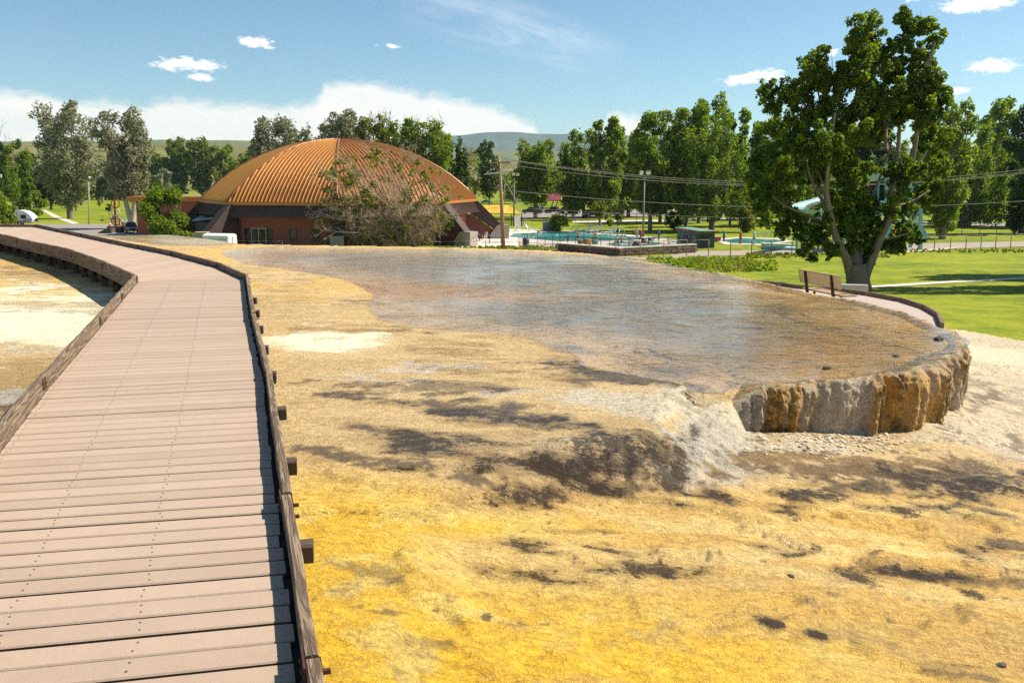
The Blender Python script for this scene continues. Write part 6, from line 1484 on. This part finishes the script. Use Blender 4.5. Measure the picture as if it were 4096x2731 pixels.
def tree(lab, px, pyb, pyt, hw, pyc, kind='cotton', leaf='green', seed=0, Y=None, dens=1.0, trunk_px=None, lean=0.0, pale=False, group=None, cat='tree', name='tree', lsz=5.0, multi=1, bare=0):
    rng = np.random.RandomState(seed+1000)
    base = at_park(px, pyb) if Y is None else Vector((at_y(px, pyb, Y).x, Y, gz(Y)))
    Y = base.y; s_ = Y/F*1.02; top = at_y(px, pyt, Y).z; cb_ = at_y(px, pyc, Y).z; Rw = hw*s_; Hc = top-cb_
    cx = base.x + lean*s_
    o = thing(name, lab, cat, tuple(base), group)
    blobs = []
    if kind == 'cotton':
        nb = 22
        for i in range(nb):
            f = (i+.5)/nb; env = (math.sin(PI*min(1, .18+.82*(1-f)**.85))**.7)*(1-.30*f); a = i*2.4+rng.uniform(-.5,.5); rr = Rw*env*rng.uniform(.35,.80); br = Rw*rng.uniform(.24,.38)*(1-.35*f)
            blobs.append((cx+rr*math.cos(a), base.y+rr*math.sin(a)*.9, cb_+Hc*(.04+.92*f)-br*.4*f, br, br, br*1.15))
    elif kind == 'spires':
        for i in range(int(9)):
            a = i*2.4+rng.uniform(-.4,.4); rr = Rw*(.15+.75*((i+.5)/9)**.6); hh = Hc*(1-.45*(rr/Rw)**1.5)*rng.uniform(.82,1.0); x, y = cx+rr*math.cos(a), base.y+rr*math.sin(a)*.8; bw = Rw*rng.uniform(.22,.32)
            for k in range(5): f = (k+.5)/5; blobs.append((x+rng.normal()*bw*.2, y, cb_+hh*f, bw*(1-.62*f), bw*(1-.62*f), hh*.15))
    elif kind == 'poplar':
        for k in range(9): f = (k+.5)/9; bw = Rw*(1.0-.75*max(0, f-.35))*min(1,.55+f*2); blobs.append((cx+rng.normal()*Rw*.2, base.y, cb_+Hc*f, bw, bw, Hc*.1))
    elif kind == 'cone':
        for k in range(26): f = rng.uniform(0,1)**1.2; a = rng.uniform(0, 2*PI); rr = Rw*(1-f*.9)*rng.uniform(.5,.85)*math.sqrt(min(1,(f+.12)*5)); br = Rw*.28*(1-.4*f); blobs.append((cx+rr*math.cos(a), base.y+rr*math.sin(a), cb_+Hc*f*.95, br, br, br*.7))
    else:                                               # round shrub
        for k in range(20): f = rng.uniform(.05,.95); a = rng.uniform(0,2*PI); rr = Rw*math.sqrt(max(.02,1-(2*f-.9)**2))*rng.uniform(.3,.78); br = Rw*rng.uniform(.26,.38); blobs.append((cx+rr*math.cos(a), base.y+rr*math.sin(a), cb_+Hc*f*.88+br*.1, br, br, br*.9))
    C, Rr = sub_clumps(blobs, 22, rng, .40, .20 if kind in ('cotton',) else .10, seed); bl = np.array(blobs); C = np.vstack([C, bl[:, :3]]); Rr = np.concatenate([Rr, bl[:, 3]*1.0])
    area = 2*hw*abs(pyc-pyt)*.75; lpx = lsz
    nl = int(np.clip(area/(lpx*lpx*1.2)*5.2*dens, 150, 15000))
    V, Q, tn = leaf_cloud(C, Rr, nl, lpx*s_, rng)
    np_obj('crown', V, Q, LM[leaf], o, smooth=False, attrs={'tint': ('FLOAT', tn)})
    if trunk_px is None: trunk_px = max(7, hw*.13)
    r0 = trunk_px*s_/2; mb = MB(); fork = (base.x+lean*s_*.5, base.y, max(cb_+Hc*.12, base.z+.3*(top-base.z) if kind == 'cotton' else cb_+.15*Hc))
    if cb_ - base.z > -.5 and cat == 'tree':
        for q in range(multi):
            fk = (fork[0]+(q-(multi-1)/2)*r0*5, fork[1], fork[2]) if multi > 1 else fork
            mb.tube([base-Vector((0,0,.3)), base+Vector((0,0,.25)), base.lerp(Vector(fk), .5)+Vector(rng.normal(size=3)*r0*.25), Vector(fk)], [r0*1.25, r0*1.0, r0*.85, r0*.72], 9, False)
            add_limbs(mb, fk, [blobs[i] for i in range(q, len(blobs), max(multi, len(blobs)//11 if kind != 'poplar' else 4))], rng, r0, n=5)
    else: add_limbs(mb, (base.x, base.y, base.z), [blobs[i] for i in range(0, len(blobs), 2)], rng, max(r0, .12))
    for q in range(bare):
        a = rng.uniform(0, 2*PI); st = (cx+Rw*.5*math.cos(a), base.y+Rw*.4*math.sin(a), cb_+Hc*rng.uniform(.55,.75)); en = (st[0]+rng.normal()*Rw*.3, st[1], top+rng.uniform(.0,.12)*Hc)
        pts = limb_path(st, en, rng, .05); mb.tube(pts, [.10*(1-.8*i/5) for i in range(6)], 4, False)
        for k in range(5): i = rng.randint(2, 5); e = pts[i]+Vector(rng.normal(size=3)*Hc*.06)+Vector((0,0,Hc*.05)); mb.tube([pts[i], e], [.05,.015], 3, False)
    mb.build('trunk', M_BARKL if pale else M_BARK, o, True)
    return o

# the big cottonwood on the lawn
def main_tree():
    rng = np.random.RandomState(5)
    base = at_park(3434, 1163); Y = base.y; s_ = Y/F*1.03
    o = thing('cottonwood_tree', 'tall cottonwood with forking trunk standing on the lawn behind the bench', 'tree', tuple(base))
    B = [(3460,126,72),(3621,75,50),(3695,103,44),(3741,155,44),(3615,172,72),(3489,230,68),(3563,287,84),(3684,230,52),(3690,321,72),(3730,344,44),(3431,275,82),(3425,180,55),(3259,230,58),(3236,290,48),(3288,321,54),(3368,321,68),
        (3070,367,44),(3156,373,58),(3202,367,56),(3078,436,48),(3236,459,82),(3345,430,80),(3460,402,85),(3563,402,72),(3638,436,75),(3718,436,60),(3772,390,46),(3747,517,68),(3110,517,74),(3202,562,84),(3305,574,84),(3408,545,84),(3517,545,44),(3690,562,68),(3778,570,38),
        (3070,643,64),(3144,689,78),(3259,677,72),(3362,660,80),(3443,689,72),(3638,689,56),(3730,649,68),(3695,792,46),(3741,758,52),(3041,804,50),(3121,792,60),(3317,792,58),(3403,763,64),(3391,832,48),(3489,832,44),(3156,861,38),(3060,740,48),(3010,720,34),
        (3224,989,38),(3326,1003,34),(3261,924,40),(3466,980,48),(3472,1035,32),(3559,980,38),(3629,924,44),(3676,961,28),(3447,900,48),(3373,920,38),(3600,1000,26),(3250,1030,22),(3780,680,38),(3500,470,60),(3420,880,46),(3450,830,50),(3360,870,46),(3300,880,44),(3430,960,40),(3500,900,44),(3200,900,50),(3130,920,40),(3560,850,46),(3620,830,44),(3380,1000,34),(3480,1010,36),(3600,950,36),(3060,880,40),(3290,960,36),(3510,960,34),(3580,700,50),(3600,780,46)]
    blobs = []
    for px, py, r in B:
        dm = min(1.0, max(.15, 1-abs(py-650)/700)); c = at_y(px, py, Y + rng.uniform(-1, 1)*2.6*dm*(1 if py < 850 else .55)); rr = r*s_
        blobs.append((c.x, c.y, c.z, rr, rr*1.15, rr))
    C, Rr = sub_clumps(blobs, 36, rng, .24, .35, 9); bl = np.array(blobs); C0 = C; C = np.vstack([C, bl[:, :3]]); Rr = np.concatenate([Rr, bl[:, 3]*.55])
    V, Q, tn = leaf_cloud(C, Rr, 112000, .084, rng, .2)
    np_obj('crown', V, Q, LM['cotton'], o, smooth=False, attrs={'tint': ('FLOAT', tn)})
    def path(pts, dY): return [at_y(a, b, Y+d) for (a, b), d in zip(pts, np.linspace(0, dY, len(pts)))]
    w_ = lambda px_: px_*s_/2
    MB().tube([base-Vector((0,0,.4)), base+Vector((0,0,.1)), at_y(3432,1130,Y), at_y(3430,1090,Y), at_y(3428,1055,Y)], [w_(122), w_(100), w_(88), w_(88), w_(76)], 18, False).build('trunk', M_BARK, o, True)
    Ls = [([(3400,1090),(3385,1030),(3360,985),(3338,930),(3326,870),(3310,800),(3305,740),(3320,600),(3340,450)],-2.0,44),([(3326,880),(3300,820),(3270,770),(3235,700),(3210,560)],-1.2,24),([(3432,1080),(3414,1000),(3411,900),(3406,790),(3400,640),(3420,420),(3450,200)],1.5,46),
        ([(3440,1060),(3448,960),(3452,900),(3490,780),(3530,690),(3570,560)],2.2,28),([(3460,1105),(3478,1060),(3500,1010),(3530,930),(3575,850),(3640,700),(3670,520),(3690,330),(3740,170)],-1.0,46),([(3545,905),(3562,770),(3585,660),(3598,540),(3600,400),(3610,200),(3620,80)],1.0,30),
        ([(3342,940),(3290,895),(3225,858),(3150,830),(3080,780)],-1.4,20),([(3545,600),(3540,480),(3500,330),(3470,180)],1.6,20),([(3310,800),(3250,700),(3160,600),(3085,450)],1.0,16),([(3600,820),(3660,800),(3720,760)],.8,14),([(3520,960),(3580,950),(3640,930)],-.8,14),([(3640,700),(3700,620),(3750,520)],1.0,14),([(3406,760),(3350,640),(3280,420),(3255,260)],1.4,16)]
    for pts, dY, wpx in Ls:
        P_ = path(pts, dY); m = MB(); n_ = len(P_); P_ = [Vector(p) for p in chaikin([tuple(p) for p in P_], 2)]; n_ = len(P_)
        m.tube(P_, [w_(wpx)*.86*(1-.82*i/(n_-1)) for i in range(n_)], 9, False)
        for q in range(7):
            i = rng.randint(n_//3, n_); p = P_[i]; k = np.argmin(np.linalg.norm(C-np.array(p), axis=1)+rng.uniform(0,1.5,len(C))); m.tube(limb_path(p, C[k], rng, .05, 3), [w_(wpx)*.22, w_(wpx)*.16, w_(wpx)*.1, .008], 4, False)
        m.build('limb', M_BARKM, o, True)
    m = MB()
    for a, b in (((3268,300),(3262,200)),((3330,280),(3326,205)),((3378,220),(3374,160)),((3146,345),(3140,300)),((3512,75),(3508,40)),((3685,70),(3684,45))): m.tube([at_y(*a,Y), at_y(*b,Y)], [.02,.008], 4, False)
    m.build('dead_twig', M_TWIG, o, True)
main_tree()

# the half dead willow before the dome: many bare twigs, a few leafy tufts
def dry_bush():
    rng = np.random.RandomState(12); base = at_park(1640, 1000); Y = base.y; s_ = Y/F
    o = thing('half_dead_tree', 'sprawling half dead tree of bare brown twigs with a few leafy tufts before the dome', 'tree', tuple(base))
    tips = [(1290,690,0),(1300,760,1),(1330,640,1),(1375,640,0),(1420,690,-1),(1480,590,1),(1540,640,-1),(1600,680,1),(1660,640,0),(1700,720,1),(1760,740,-1),(1800,860,0),(1790,800,1),(1270,860,0),(1285,920,-1),(1360,800,1),(1440,780,0),(1560,760,-1),(1640,760,1),(1720,820,0),(1340,900,1),(1400,860,-1),(1500,860,1),(1740,900,-1),(1680,880,0),(1460,660,1),(1620,620,0),(1345,720,-1),(1520,720,0),(1580,830,-1),(1310,830,0)]
    limbs = MB(); tw = MB(); ends = []
    for k, (px, py, dz) in enumerate(tips):
        e = at_y(px, py, Y + dz*3.0 + rng.uniform(-1,1)); st = base + Vector((rng.uniform(-1.0,1.0), rng.uniform(-.6,.6), -.2)); L = (e-st).length
        mid_ = st.lerp(e, .45) + Vector((rng.normal()*.06*L, rng.normal()*.05*L, .10*L)); q_ = [st, st.lerp(mid_, .55)+Vector((0,0,.03*L)), mid_, mid_.lerp(e, .5)+Vector(rng.normal(size=3)*.04*L), e]
        q_ = [Vector(p) for p in chaikin([tuple(p) for p in q_], 2)]; n_ = len(q_); limbs.tube(q_, [.15*(1-.9*i/(n_-1))+.012 for i in range(n_)], 5, False)
        for b_ in range(52):
            i = rng.randint(n_//4, n_); p = q_[i]; dr = (q_[min(i+1,n_-1)]-q_[max(i-1,0)]).normalized(); v = (dr*.6 + Vector(rng.normal(size=3))*.7 + Vector((0,0,.12))).normalized(); l1_ = rng.uniform(.8, 2.3)
            a = p + v*l1_*.5 + Vector(rng.normal(size=3))*.08; b2 = p + v*l1_ + Vector((0,0,rng.uniform(-.1,.3))); tw.tube([p, a, b2], [.026,.018,.008], 3, False); ends.append(b2)
            for c_ in range(5):
                f = rng.uniform(.2, 1); pp_ = a.lerp(b2, f); v2 = (v + Vector(rng.normal(size=3))*.8).normalized(); tw.tube([pp_, pp_+v2*rng.uniform(.3,.9)], [.013,.006], 3, False)
    limbs.build('limb', M_TWIG, o, True); tw.build('twigs', M_TWIG, o, True, kind='stuff')
    tuft = [(1330,690,24),(1380,640,22),(1420,700,30),(1390,740,24),(1300,700,20),(1310,760,16),(1350,650,18),(1500,600,20),(1520,650,16),(1570,640,14),(1460,770,22),(1440,810,26),(1480,830,24),(1420,850,22),(1545,720,20),(1630,770,22),(1700,790,20),(1650,830,24),(1600,850,20),(1740,840,22),(1560,900,20),(1690,900,26),(1760,880,24),(1650,950,34),(1700,950,34),(1740,930,26),(1780,900,18),(1590,960,26),(1500,930,18),(1380,880,20),(1310,880,16),(1720,740,16),(1660,680,14),(1610,900,24)]
    for k in range(150):
        a_, r_ = rng.uniform(0, 2*PI), math.sqrt(rng.uniform(0, 1)); tuft.append((1560+285*r_*math.cos(a_), 815+205*r_*math.sin(a_)*(1 if math.sin(a_) < 0 else .8), rng.uniform(9, 20)))
    bl_ = []
    for px, py, r in tuft: c = at_y(px, py, Y+rng.uniform(-2.5,2.5)); bl_.append((c.x,c.y,c.z,r*s_*1.2,r*s_,r*s_*.8))
    C, Rr = sub_clumps(bl_, 8, rng, .42, .0); V, Q, tn = leaf_cloud(C, Rr, 24000, 3.2*s_, rng)
    np_obj('leaf_tufts', V, Q, LM['olive'], o, smooth=False, attrs={'tint': ('FLOAT', tn)})
    # pale brush at its foot
    b2 = at_park(1440, 990); o2 = thing('dry_shrub', 'pale straw coloured dry shrub under the half dead tree', 'shrub', tuple(b2)); m = MB()
    for k in range(1700):
        px = rng.uniform(1290, 1600); hgt = 92*math.sqrt(max(.05, 1-((px-1440)/170)**2)); p0 = at_y(px+rng.uniform(-20,20), 992, b2.y+rng.uniform(-1.5,1.5)); p1 = at_y(px+rng.uniform(-25,25), 985-hgt*rng.uniform(.3,1), b2.y+rng.uniform(-1.8,1.8)); m.tube([p0, p0.lerp(p1,.6)+Vector((rng.normal()*.1,0,.1)), p1], [.025,.016,.006], 3, False)
    m.build('stems', pbr('straw_stem', (.42,.32,.19), .95, var=.2), o2, True, kind='stuff')
dry_bush()

G1 = 'cottonwoods of the park'
T = tree
T('tall pale silvery cottonwood at left with a thick straight dark trunk', 283, 874, 398, 172, 800, 'cotton', 'pale', 1, dens=1.15, trunk_px=26)
T('wide silvery poplar with pale forked limbs left of the annex', 530, 915, 432, 155, 780, 'cotton', 'pale', 2, trunk_px=22, pale=True, multi=2, dens=1.0)
T('dark rounded conifer beside the camper trailer', 128, 862, 712, 76, 852, 'cone', 'green', 3, trunk_px=10, dens=1.5)
T('yellow green bush at the left edge in front of the camper', 18, 905, 775, 52, 903, 'round', 'yellow', 4, cat='shrub', name='shrub', Y=150, dens=1.3)
T('leafy bright green tree at the far left edge behind the camper', 60, 838, 555, 95, 790, 'cotton', 'green', 5, bare=4, dens=1.2)
T('bare topped green tree at the far left edge', -20, 850, 500, 80, 800, 'cotton', 'dark', 6, bare=6)
T('slender young tree between far left tree and round conifer', 55, 842, 690, 34, 800, 'poplar', 'yellow', 7)
T('dark tree behind the silvery cottonwood trunk', 205, 838, 640, 80, 815, 'round', 'dark', 8, dens=1.2)
T('small leafy tree right of the thick dark trunk on the left lawn', 305, 845, 740, 36, 800, 'round', 'green', 9, trunk_px=8)
T('tree with a short thick trunk far behind the left lawn', 329, 822, 650, 60, 785, 'cotton', 'olive', 10, trunk_px=16)
T('dark tree beyond the left lawn behind the street lamp', 412, 812, 640, 55, 770, 'cotton', 'dark', 11, trunk_px=12)
T('little round headed sapling on the lawn by the ring sign', 437, 863, 812, 14, 842, 'round', 'dark', 12, trunk_px=3, lsz=3)
T('thin sapling at the middle of the left lawn', 398, 836, 800, 7, 822, 'poplar', 'green', 13, trunk_px=2, lsz=3, dens=.6)
T('grove tree behind the annex, left one with ragged top', 715, 800, 548, 71, 760, 'cotton', 'green', 14, bare=3, dens=1.2)
T('grove tree behind the annex, middle one with two leafy heads', 810, 800, 552, 78, 760, 'cotton', 'green', 15, dens=1.2)
T('grove tree behind the annex, right one touching the dome edge', 900, 800, 575, 69, 770, 'cotton', 'yellow', 16, bare=3)
T('low tree left of the dome roof behind the annex', 985, 800, 620, 55, 770, 'round', 'green', 17)
T('dusky tree between the silvery poplar and the grove', 655, 805, 660, 45, 775, 'round', 'pale', 18)
T('bushy leafy tree standing before the annex wall', 672, 952, 725, 112, 945, 'round', 'yellow', 19, Y=118, cat='shrub', name='leafy_shrub', dens=1.8)
T('low bright hedge tuft right of the leafy tree before the annex', 742, 962, 925, 40, 960, 'round', 'yellow', 20, Y=110, cat='shrub', name='shrub')
T('grey green tree rising behind the left shoulder of the dome', 1105, 800, 468, 142, 720, 'cotton', 'pale', 21, Y=190, dens=1.1)
T('small grey green tree top right of the one behind the dome shoulder', 1232, 800, 478, 46, 720, 'spires', 'pale', 22, Y=190)
T('grey green tree rising behind the dome crown', 1375, 800, 440, 124, 720, 'cotton', 'pale', 23, Y=185, dens=1.15)
T('bare topped tree behind the dome, right of its crown', 1505, 800, 455, 101, 700, 'cotton', 'olive', 24, Y=180, bare=12)
T('dark limbed leafy tree behind the right half of the dome', 1610, 800, 475, 115, 720, 'cotton', 'green', 25, Y=178, bare=7, dens=1.2)
T('leafy tree with drooping crown behind the right slope of the dome', 1725, 810, 485, 122, 740, 'cotton', 'green', 26, Y=176, bare=4, dens=1.2)
T('dark upright tree at the end of the dome slope', 1822, 815, 510, 57, 740, 'spires', 'dark', 27, Y=180)
T('low olive tree at the foot of the dome slope', 1790, 812, 640, 84, 800, 'round', 'olive', 28, Y=182)
T('dark narrow poplar left of the utility pole', 1957, 815, 572, 49, 780, 'poplar', 'dark', 29, Y=230, trunk_px=8)
T('sparse dry tree between the dome and the utility pole', 1900, 828, 590, 94, 770, 'cotton', 'olive', 30, dens=.28, bare=16, trunk_px=14)
T('spreading tree with a bent pale trunk beside the parked trucks', 2142, 876, 556, 128, 800, 'cotton', 'green', 31, trunk_px=18, dens=1.25)
T('background tree between the poles left of the bent trunk', 2060, 815, 690, 81, 790, 'round', 'green', 32)
T('tree behind the picnic shelter, left one', 2255, 822, 610, 60, 770, 'spires', 'green', 33, group=G1)
T('tree behind the picnic shelter, right one', 2320, 835, 640, 55, 780, 'cotton', 'yellow', 34)
grove = [(2335,872,462,75,810,'spires','green','first cottonwood of the pool grove, left end with a leaning outline',14),(2425,880,480,72,815,'cotton','green','cottonwood of the pool grove behind the fifth lounger',17),(2513,868,455,80,800,'spires','green','cottonwood of the pool grove with pale car behind its trunk',16),(2600,924,452,85,810,'cotton','green','cottonwood of the pool grove just right of the floodlight pole',18),(2640,890,470,80,810,'spires','yellow','cottonwood of the pool grove second right of the floodlight pole',15),(2742,922,430,78,820,'cotton','green','low branching cottonwood left above the green shed',16),(2795,893,395,100,800,'cotton','green','tallest cottonwood of the pool grove',17),(2845,928,400,95,830,'spires','green','cottonwood right behind the green shed',24),(2920,905,455,70,820,'cotton','yellow','slim sunlit cottonwood right of the green shed',8),(2990,880,470,75,820,'spires','yellow','sunlit cottonwood left of the big cottonwood crown',14),(3060,905,480,70,840,'cotton','green','cottonwood half hidden by the big crown at its left side',14),(3200,900,470,80,830,'spires','green','cottonwood hidden behind the middle of the big crown',14),(3330,890,500,80,820,'cotton','green','cottonwood seen through the big crown near its left limbs',14),(3480,890,480,80,820,'cotton','dark','dark cottonwood seen through the big crown near the slide',14),
    (3645,893,480,80,820,'spires','green','cottonwood between the slide tower and the big crown',15),(3768,955,410,85,880,'cotton','green','cottonwood with a dark trunk right of the slide tower',26),(3873,906,395,90,850,'spires','green','tall cottonwood at right beside the stone pedestal',18),(3960,880,400,75,840,'cotton','green','cottonwood at right behind the small yellow green tree',15),(4085,935,395,85,860,'cotton','dark','dark cottonwood at the right picture edge',26),(4180,910,420,90,840,'spires','green','cottonwood just beyond the right picture edge',18)]
for i, (px, pb_, pt_, hw, pc, kd, lf, lb, tw_) in enumerate(grove): T(lb, px, pb_, pt_ - (25 if kd == 'cotton' else 0), hw*1.6, pc+32, kd, 'yellow' if i % 3 == 2 else lf, 40+i, trunk_px=tw_, dens=1.25, lsz=5.2)
T('small yellow green tree in the grass at right', 3968, 885, 775, 38, 860, 'round', 'yellow', 70, trunk_px=8)
T('tiny dark leaved shrub left of the right edge trunk', 4055, 935, 830, 36, 930, 'round', 'dark', 71, trunk_px=6, cat='shrub', name='shrub')
T('small crooked tree right behind the lounger row', 2470, 930, 815, 42, 880, 'cotton', 'olive', 72, trunk_px=7, dens=.5, bare=3)
T('brownish dry small tree left of the crooked tree behind the loungers', 2400, 902, 800, 45, 870, 'cotton', 'olive', 73, trunk_px=11, dens=.6)
T('round bright green bush beside the diving block', 2235, 925, 855, 48, 924, 'round', 'yellow', 74, cat='shrub', name='round_bush', dens=1.6)
T('low green bush between the trunks behind the loungers', 2438, 905, 868, 17, 904, 'round', 'yellow', 75, cat='shrub', name='shrub')
T('low hanging dark tree at the left of the big trunk over the service road', 2985, 930, 800, 62, 925, 'cotton', 'olive', 76, trunk_px=8, dens=.9)
T('thin young tree on the lawn right of the green shed', 2915, 910, 830, 25, 870, 'poplar', 'dark', 77, trunk_px=4, dens=.6)
T('dark shrub growing under the low branching cottonwood', 2700, 920, 840, 45, 915, 'round', 'dark', 78, cat='shrub', name='shrub')
T('green mass tree behind the slide chute', 3265, 960, 850, 60, 955, 'round', 'dark', 79, cat='shrub', name='shrub')
# beyond the frame on the right: the trees whose shade falls on the lawn
def off_tree(x, Y, h_, hw_, lb, sd_):
    global F
    b = Vector((x, Y, gz(Y))); dep = Y; py = lambda zz: YH + (H-zz)/Y*F
    T(lb, 2048 + F*x/Y*1.0, py(b.z), py(b.z+h_), hw_*F/Y, py(b.z+2.2), 'cotton', 'cotton', sd_, Y=Y, lsz=14, dens=3.0)
off_tree(41.5, 60, 16, 6.3, 'cottonwood outside the right edge shading the lawn path', 90)
off_tree(32.6, 48, 15, 6.0, 'smaller cottonwood outside the right edge shading the near lawn', 91)
# filler trees at the back of the park
fl = ['background tree crown in the gap right of the street lamp arm','background tree crown behind the shelter roof','background tree crown behind the first grove cottonwood','background tree crown seen between floodlight pole and shed','background tree crown behind the low branching cottonwood','background tree crown behind the shed cottonwood','background tree crown left behind the big cottonwood crown','background tree crown behind the right limbs of the big cottonwood','background tree crown seen over the slide tower','background tree crown behind the stone pedestal','background tree crown above the small yellow green tree','background tree crown at the far right edge','background tree crown at the far left over the round conifer','background tree crown right of the straight trunk at left','background tree crown over the silvery poplar fork','background tree crown left of the grove behind the annex','background tree crown behind the dome top left','background tree crown behind the dome right of its top','background tree crown behind the dome right slope','background tree crown between the silvery poplar and the ragged grove tree','background tree crown at the upper left shoulder of the dome','background tree crown just left of the grey green tree over the dome']
far_ = [(2090,806,690),(2180,802,660),(2400,812,600),(2560,815,560),(2700,815,560),(2880,815,540),(3080,815,560),(3400,815,560),(3560,815,540),(3800,820,540),(4000,820,520),(4120,815,520),(120,800,620),(340,800,640),(480,800,660),(590,798,660),(1130,790,640),(1560,795,640),(1680,795,620),(640,800,625),(965,800,598),(1030,795,575)]
for i, (px, pb_, pt_) in enumerate(far_): T(fl[i], px, pb_, pt_, 95+14*(i % 3), pb_-12, ('cotton','round','spires')[i % 3], ('dark','green','olive')[i % 3], 110+i, group='background trees at the back of the park', lsz=6)

# weeds on the slope under the pool rim and along the fence
def weeds(name, boxes, size, col, seed):
    rng = np.random.RandomState(seed); Vs, Ts = [], []
    for px0_, px1_, py0_, py1_, hgt, n_ in boxes:
        cs = []
        for k in range(n_):
            p = at_park(rng.uniform(px0_, px1_), rng.uniform(py0_, py1_)); cs.append((p.x, p.y, p.z+hgt*rng.uniform(.1,.6)))
        C = np.array(cs); V, Q, tn = leaf_cloud(C, np.full(len(C), hgt*.55), n_*16, size, rng, .1, .8); Vs.append(V); Ts.append(tn)
    V = np.vstack(Vs); return tag(np_obj(name, V, np.arange(len(V)).reshape(-1,4), LM[col], None, smooth=False, attrs={'tint': ('FLOAT', np.concatenate(Ts))}), kind='stuff')
weeds('weeds', [(2590,2960,1034,1072,.40,200),(2960,3110,1050,1085,.3,90)], .11, 'yellow', 301)
weeds('dry_weeds', [(1900,2400,990,1012,.35,260),(2780,3010,1045,1090,.5,160),(2985,3100,1022,1034,.4,60),(3100,3600,1015,1032,.3,120),(3600,4150,1000,1012,.25,100)], .11, 'olive', 302)
weeds('grass_tufts', [(1700,2150,992,1004,.4,160),(560,840,955,975,.5,60)], .12, 'green', 303)

# ------------------------------------------------------------------ loose stones on the terrace
rng = random.Random(77)
M_ROCK = pbr('loose_rock', (.075,.055,.042), .8, var=.5, scale=9, bump=.6); M_FLAKE = pbr('crust_flake', (.58,.48,.34), .9, var=.25, scale=9)
def rock(lab, px, py, s_, mat, grp):
    d = ray(px, py); k = 2.0
    while k < 60:
        q = Vector((0,0,H)) + d*k
        if q.z < Z_at(q.x, q.y): break
        k += .02
    bm = bmesh.new(); bmesh.ops.create_icosphere(bm, subdivisions=2, radius=1)
    for v in bm.verts: v.co *= rng.uniform(.75, 1.2)
    bmesh.ops.scale(bm, vec=(s_, s_*.8, s_*.55), verts=bm.verts[:]); me = bpy.data.meshes.new('rock'); bm.to_mesh(me); bm.free(); me.materials.append(mat)
    o = link(bpy.data.objects.new('rock', me)); o.location = q + Vector((0,0,s_*.2)); o.rotation_euler = (0,0,rng.uniform(0,6)); tag(o, lab, 'rock', grp)
rock('small dark stone alone on the golden flat', 3161, 2308, .026, M_ROCK, None); rock('dark stone near the lower right picture corner', 4004, 2664, .03, M_ROCK, None)
rock('dark stone standing in the pool near its right bank', 3585, 1428, .05, M_ROCK, None); rock('flat dark stone in the pool by the outer rim', 3755, 1362, .08, M_ROCK, None); rock('thin dark stone in the pool above the grey slab', 3308, 1476, .05, M_ROCK, None)
fl_ = bmesh.new()
for k in range(420):
    px, py = rng.gauss(3330, 190), rng.gauss(1772, 26)
    if py < 1735 or px < 2980: continue
    d = ray(px, py); kk = 7.0
    while kk < 14:
        q = Vector((0,0,H)) + d*kk
        if q.z < Z_at(q.x, q.y): break
        kk += .03
    s_ = rng.uniform(.008, .032); r_ = bmesh.ops.create_icosphere(fl_, subdivisions=1, radius=1)
    M_ = Matrix.Translation(q+Vector((0,0,s_*.25))) @ Matrix.Rotation(rng.uniform(0,6),4,'Z') @ Matrix.Rotation(rng.uniform(-.5,.5),4,'X') @ Matrix.Diagonal((s_,s_*.8,s_*.4,1)); bmesh.ops.transform(fl_, matrix=M_, verts=r_['verts'])
me = bpy.data.meshes.new('crust_flakes'); fl_.to_mesh(me); fl_.free(); me.materials.append(M_FLAKE); tag(link(bpy.data.objects.new('crust_flakes', me)), kind='stuff')

# ------------------------------------------------------------------ air between here and the hills
def haze():
    m, n, out = new_mat('air'); v = n.add('ShaderNodeVolumePrincipled'); v.inputs['Color'].default_value = (.70,.88,1.0,1); v.inputs['Density'].default_value = 5.5e-5; v.inputs['Anisotropy'].default_value = .2
    n.l.new(v.outputs[0], out.inputs['Volume'])
    o = MB().box((0, 3200, 140), (24000, 7200, 460)).build('haze', m); tag(o, kind='stuff')
haze()
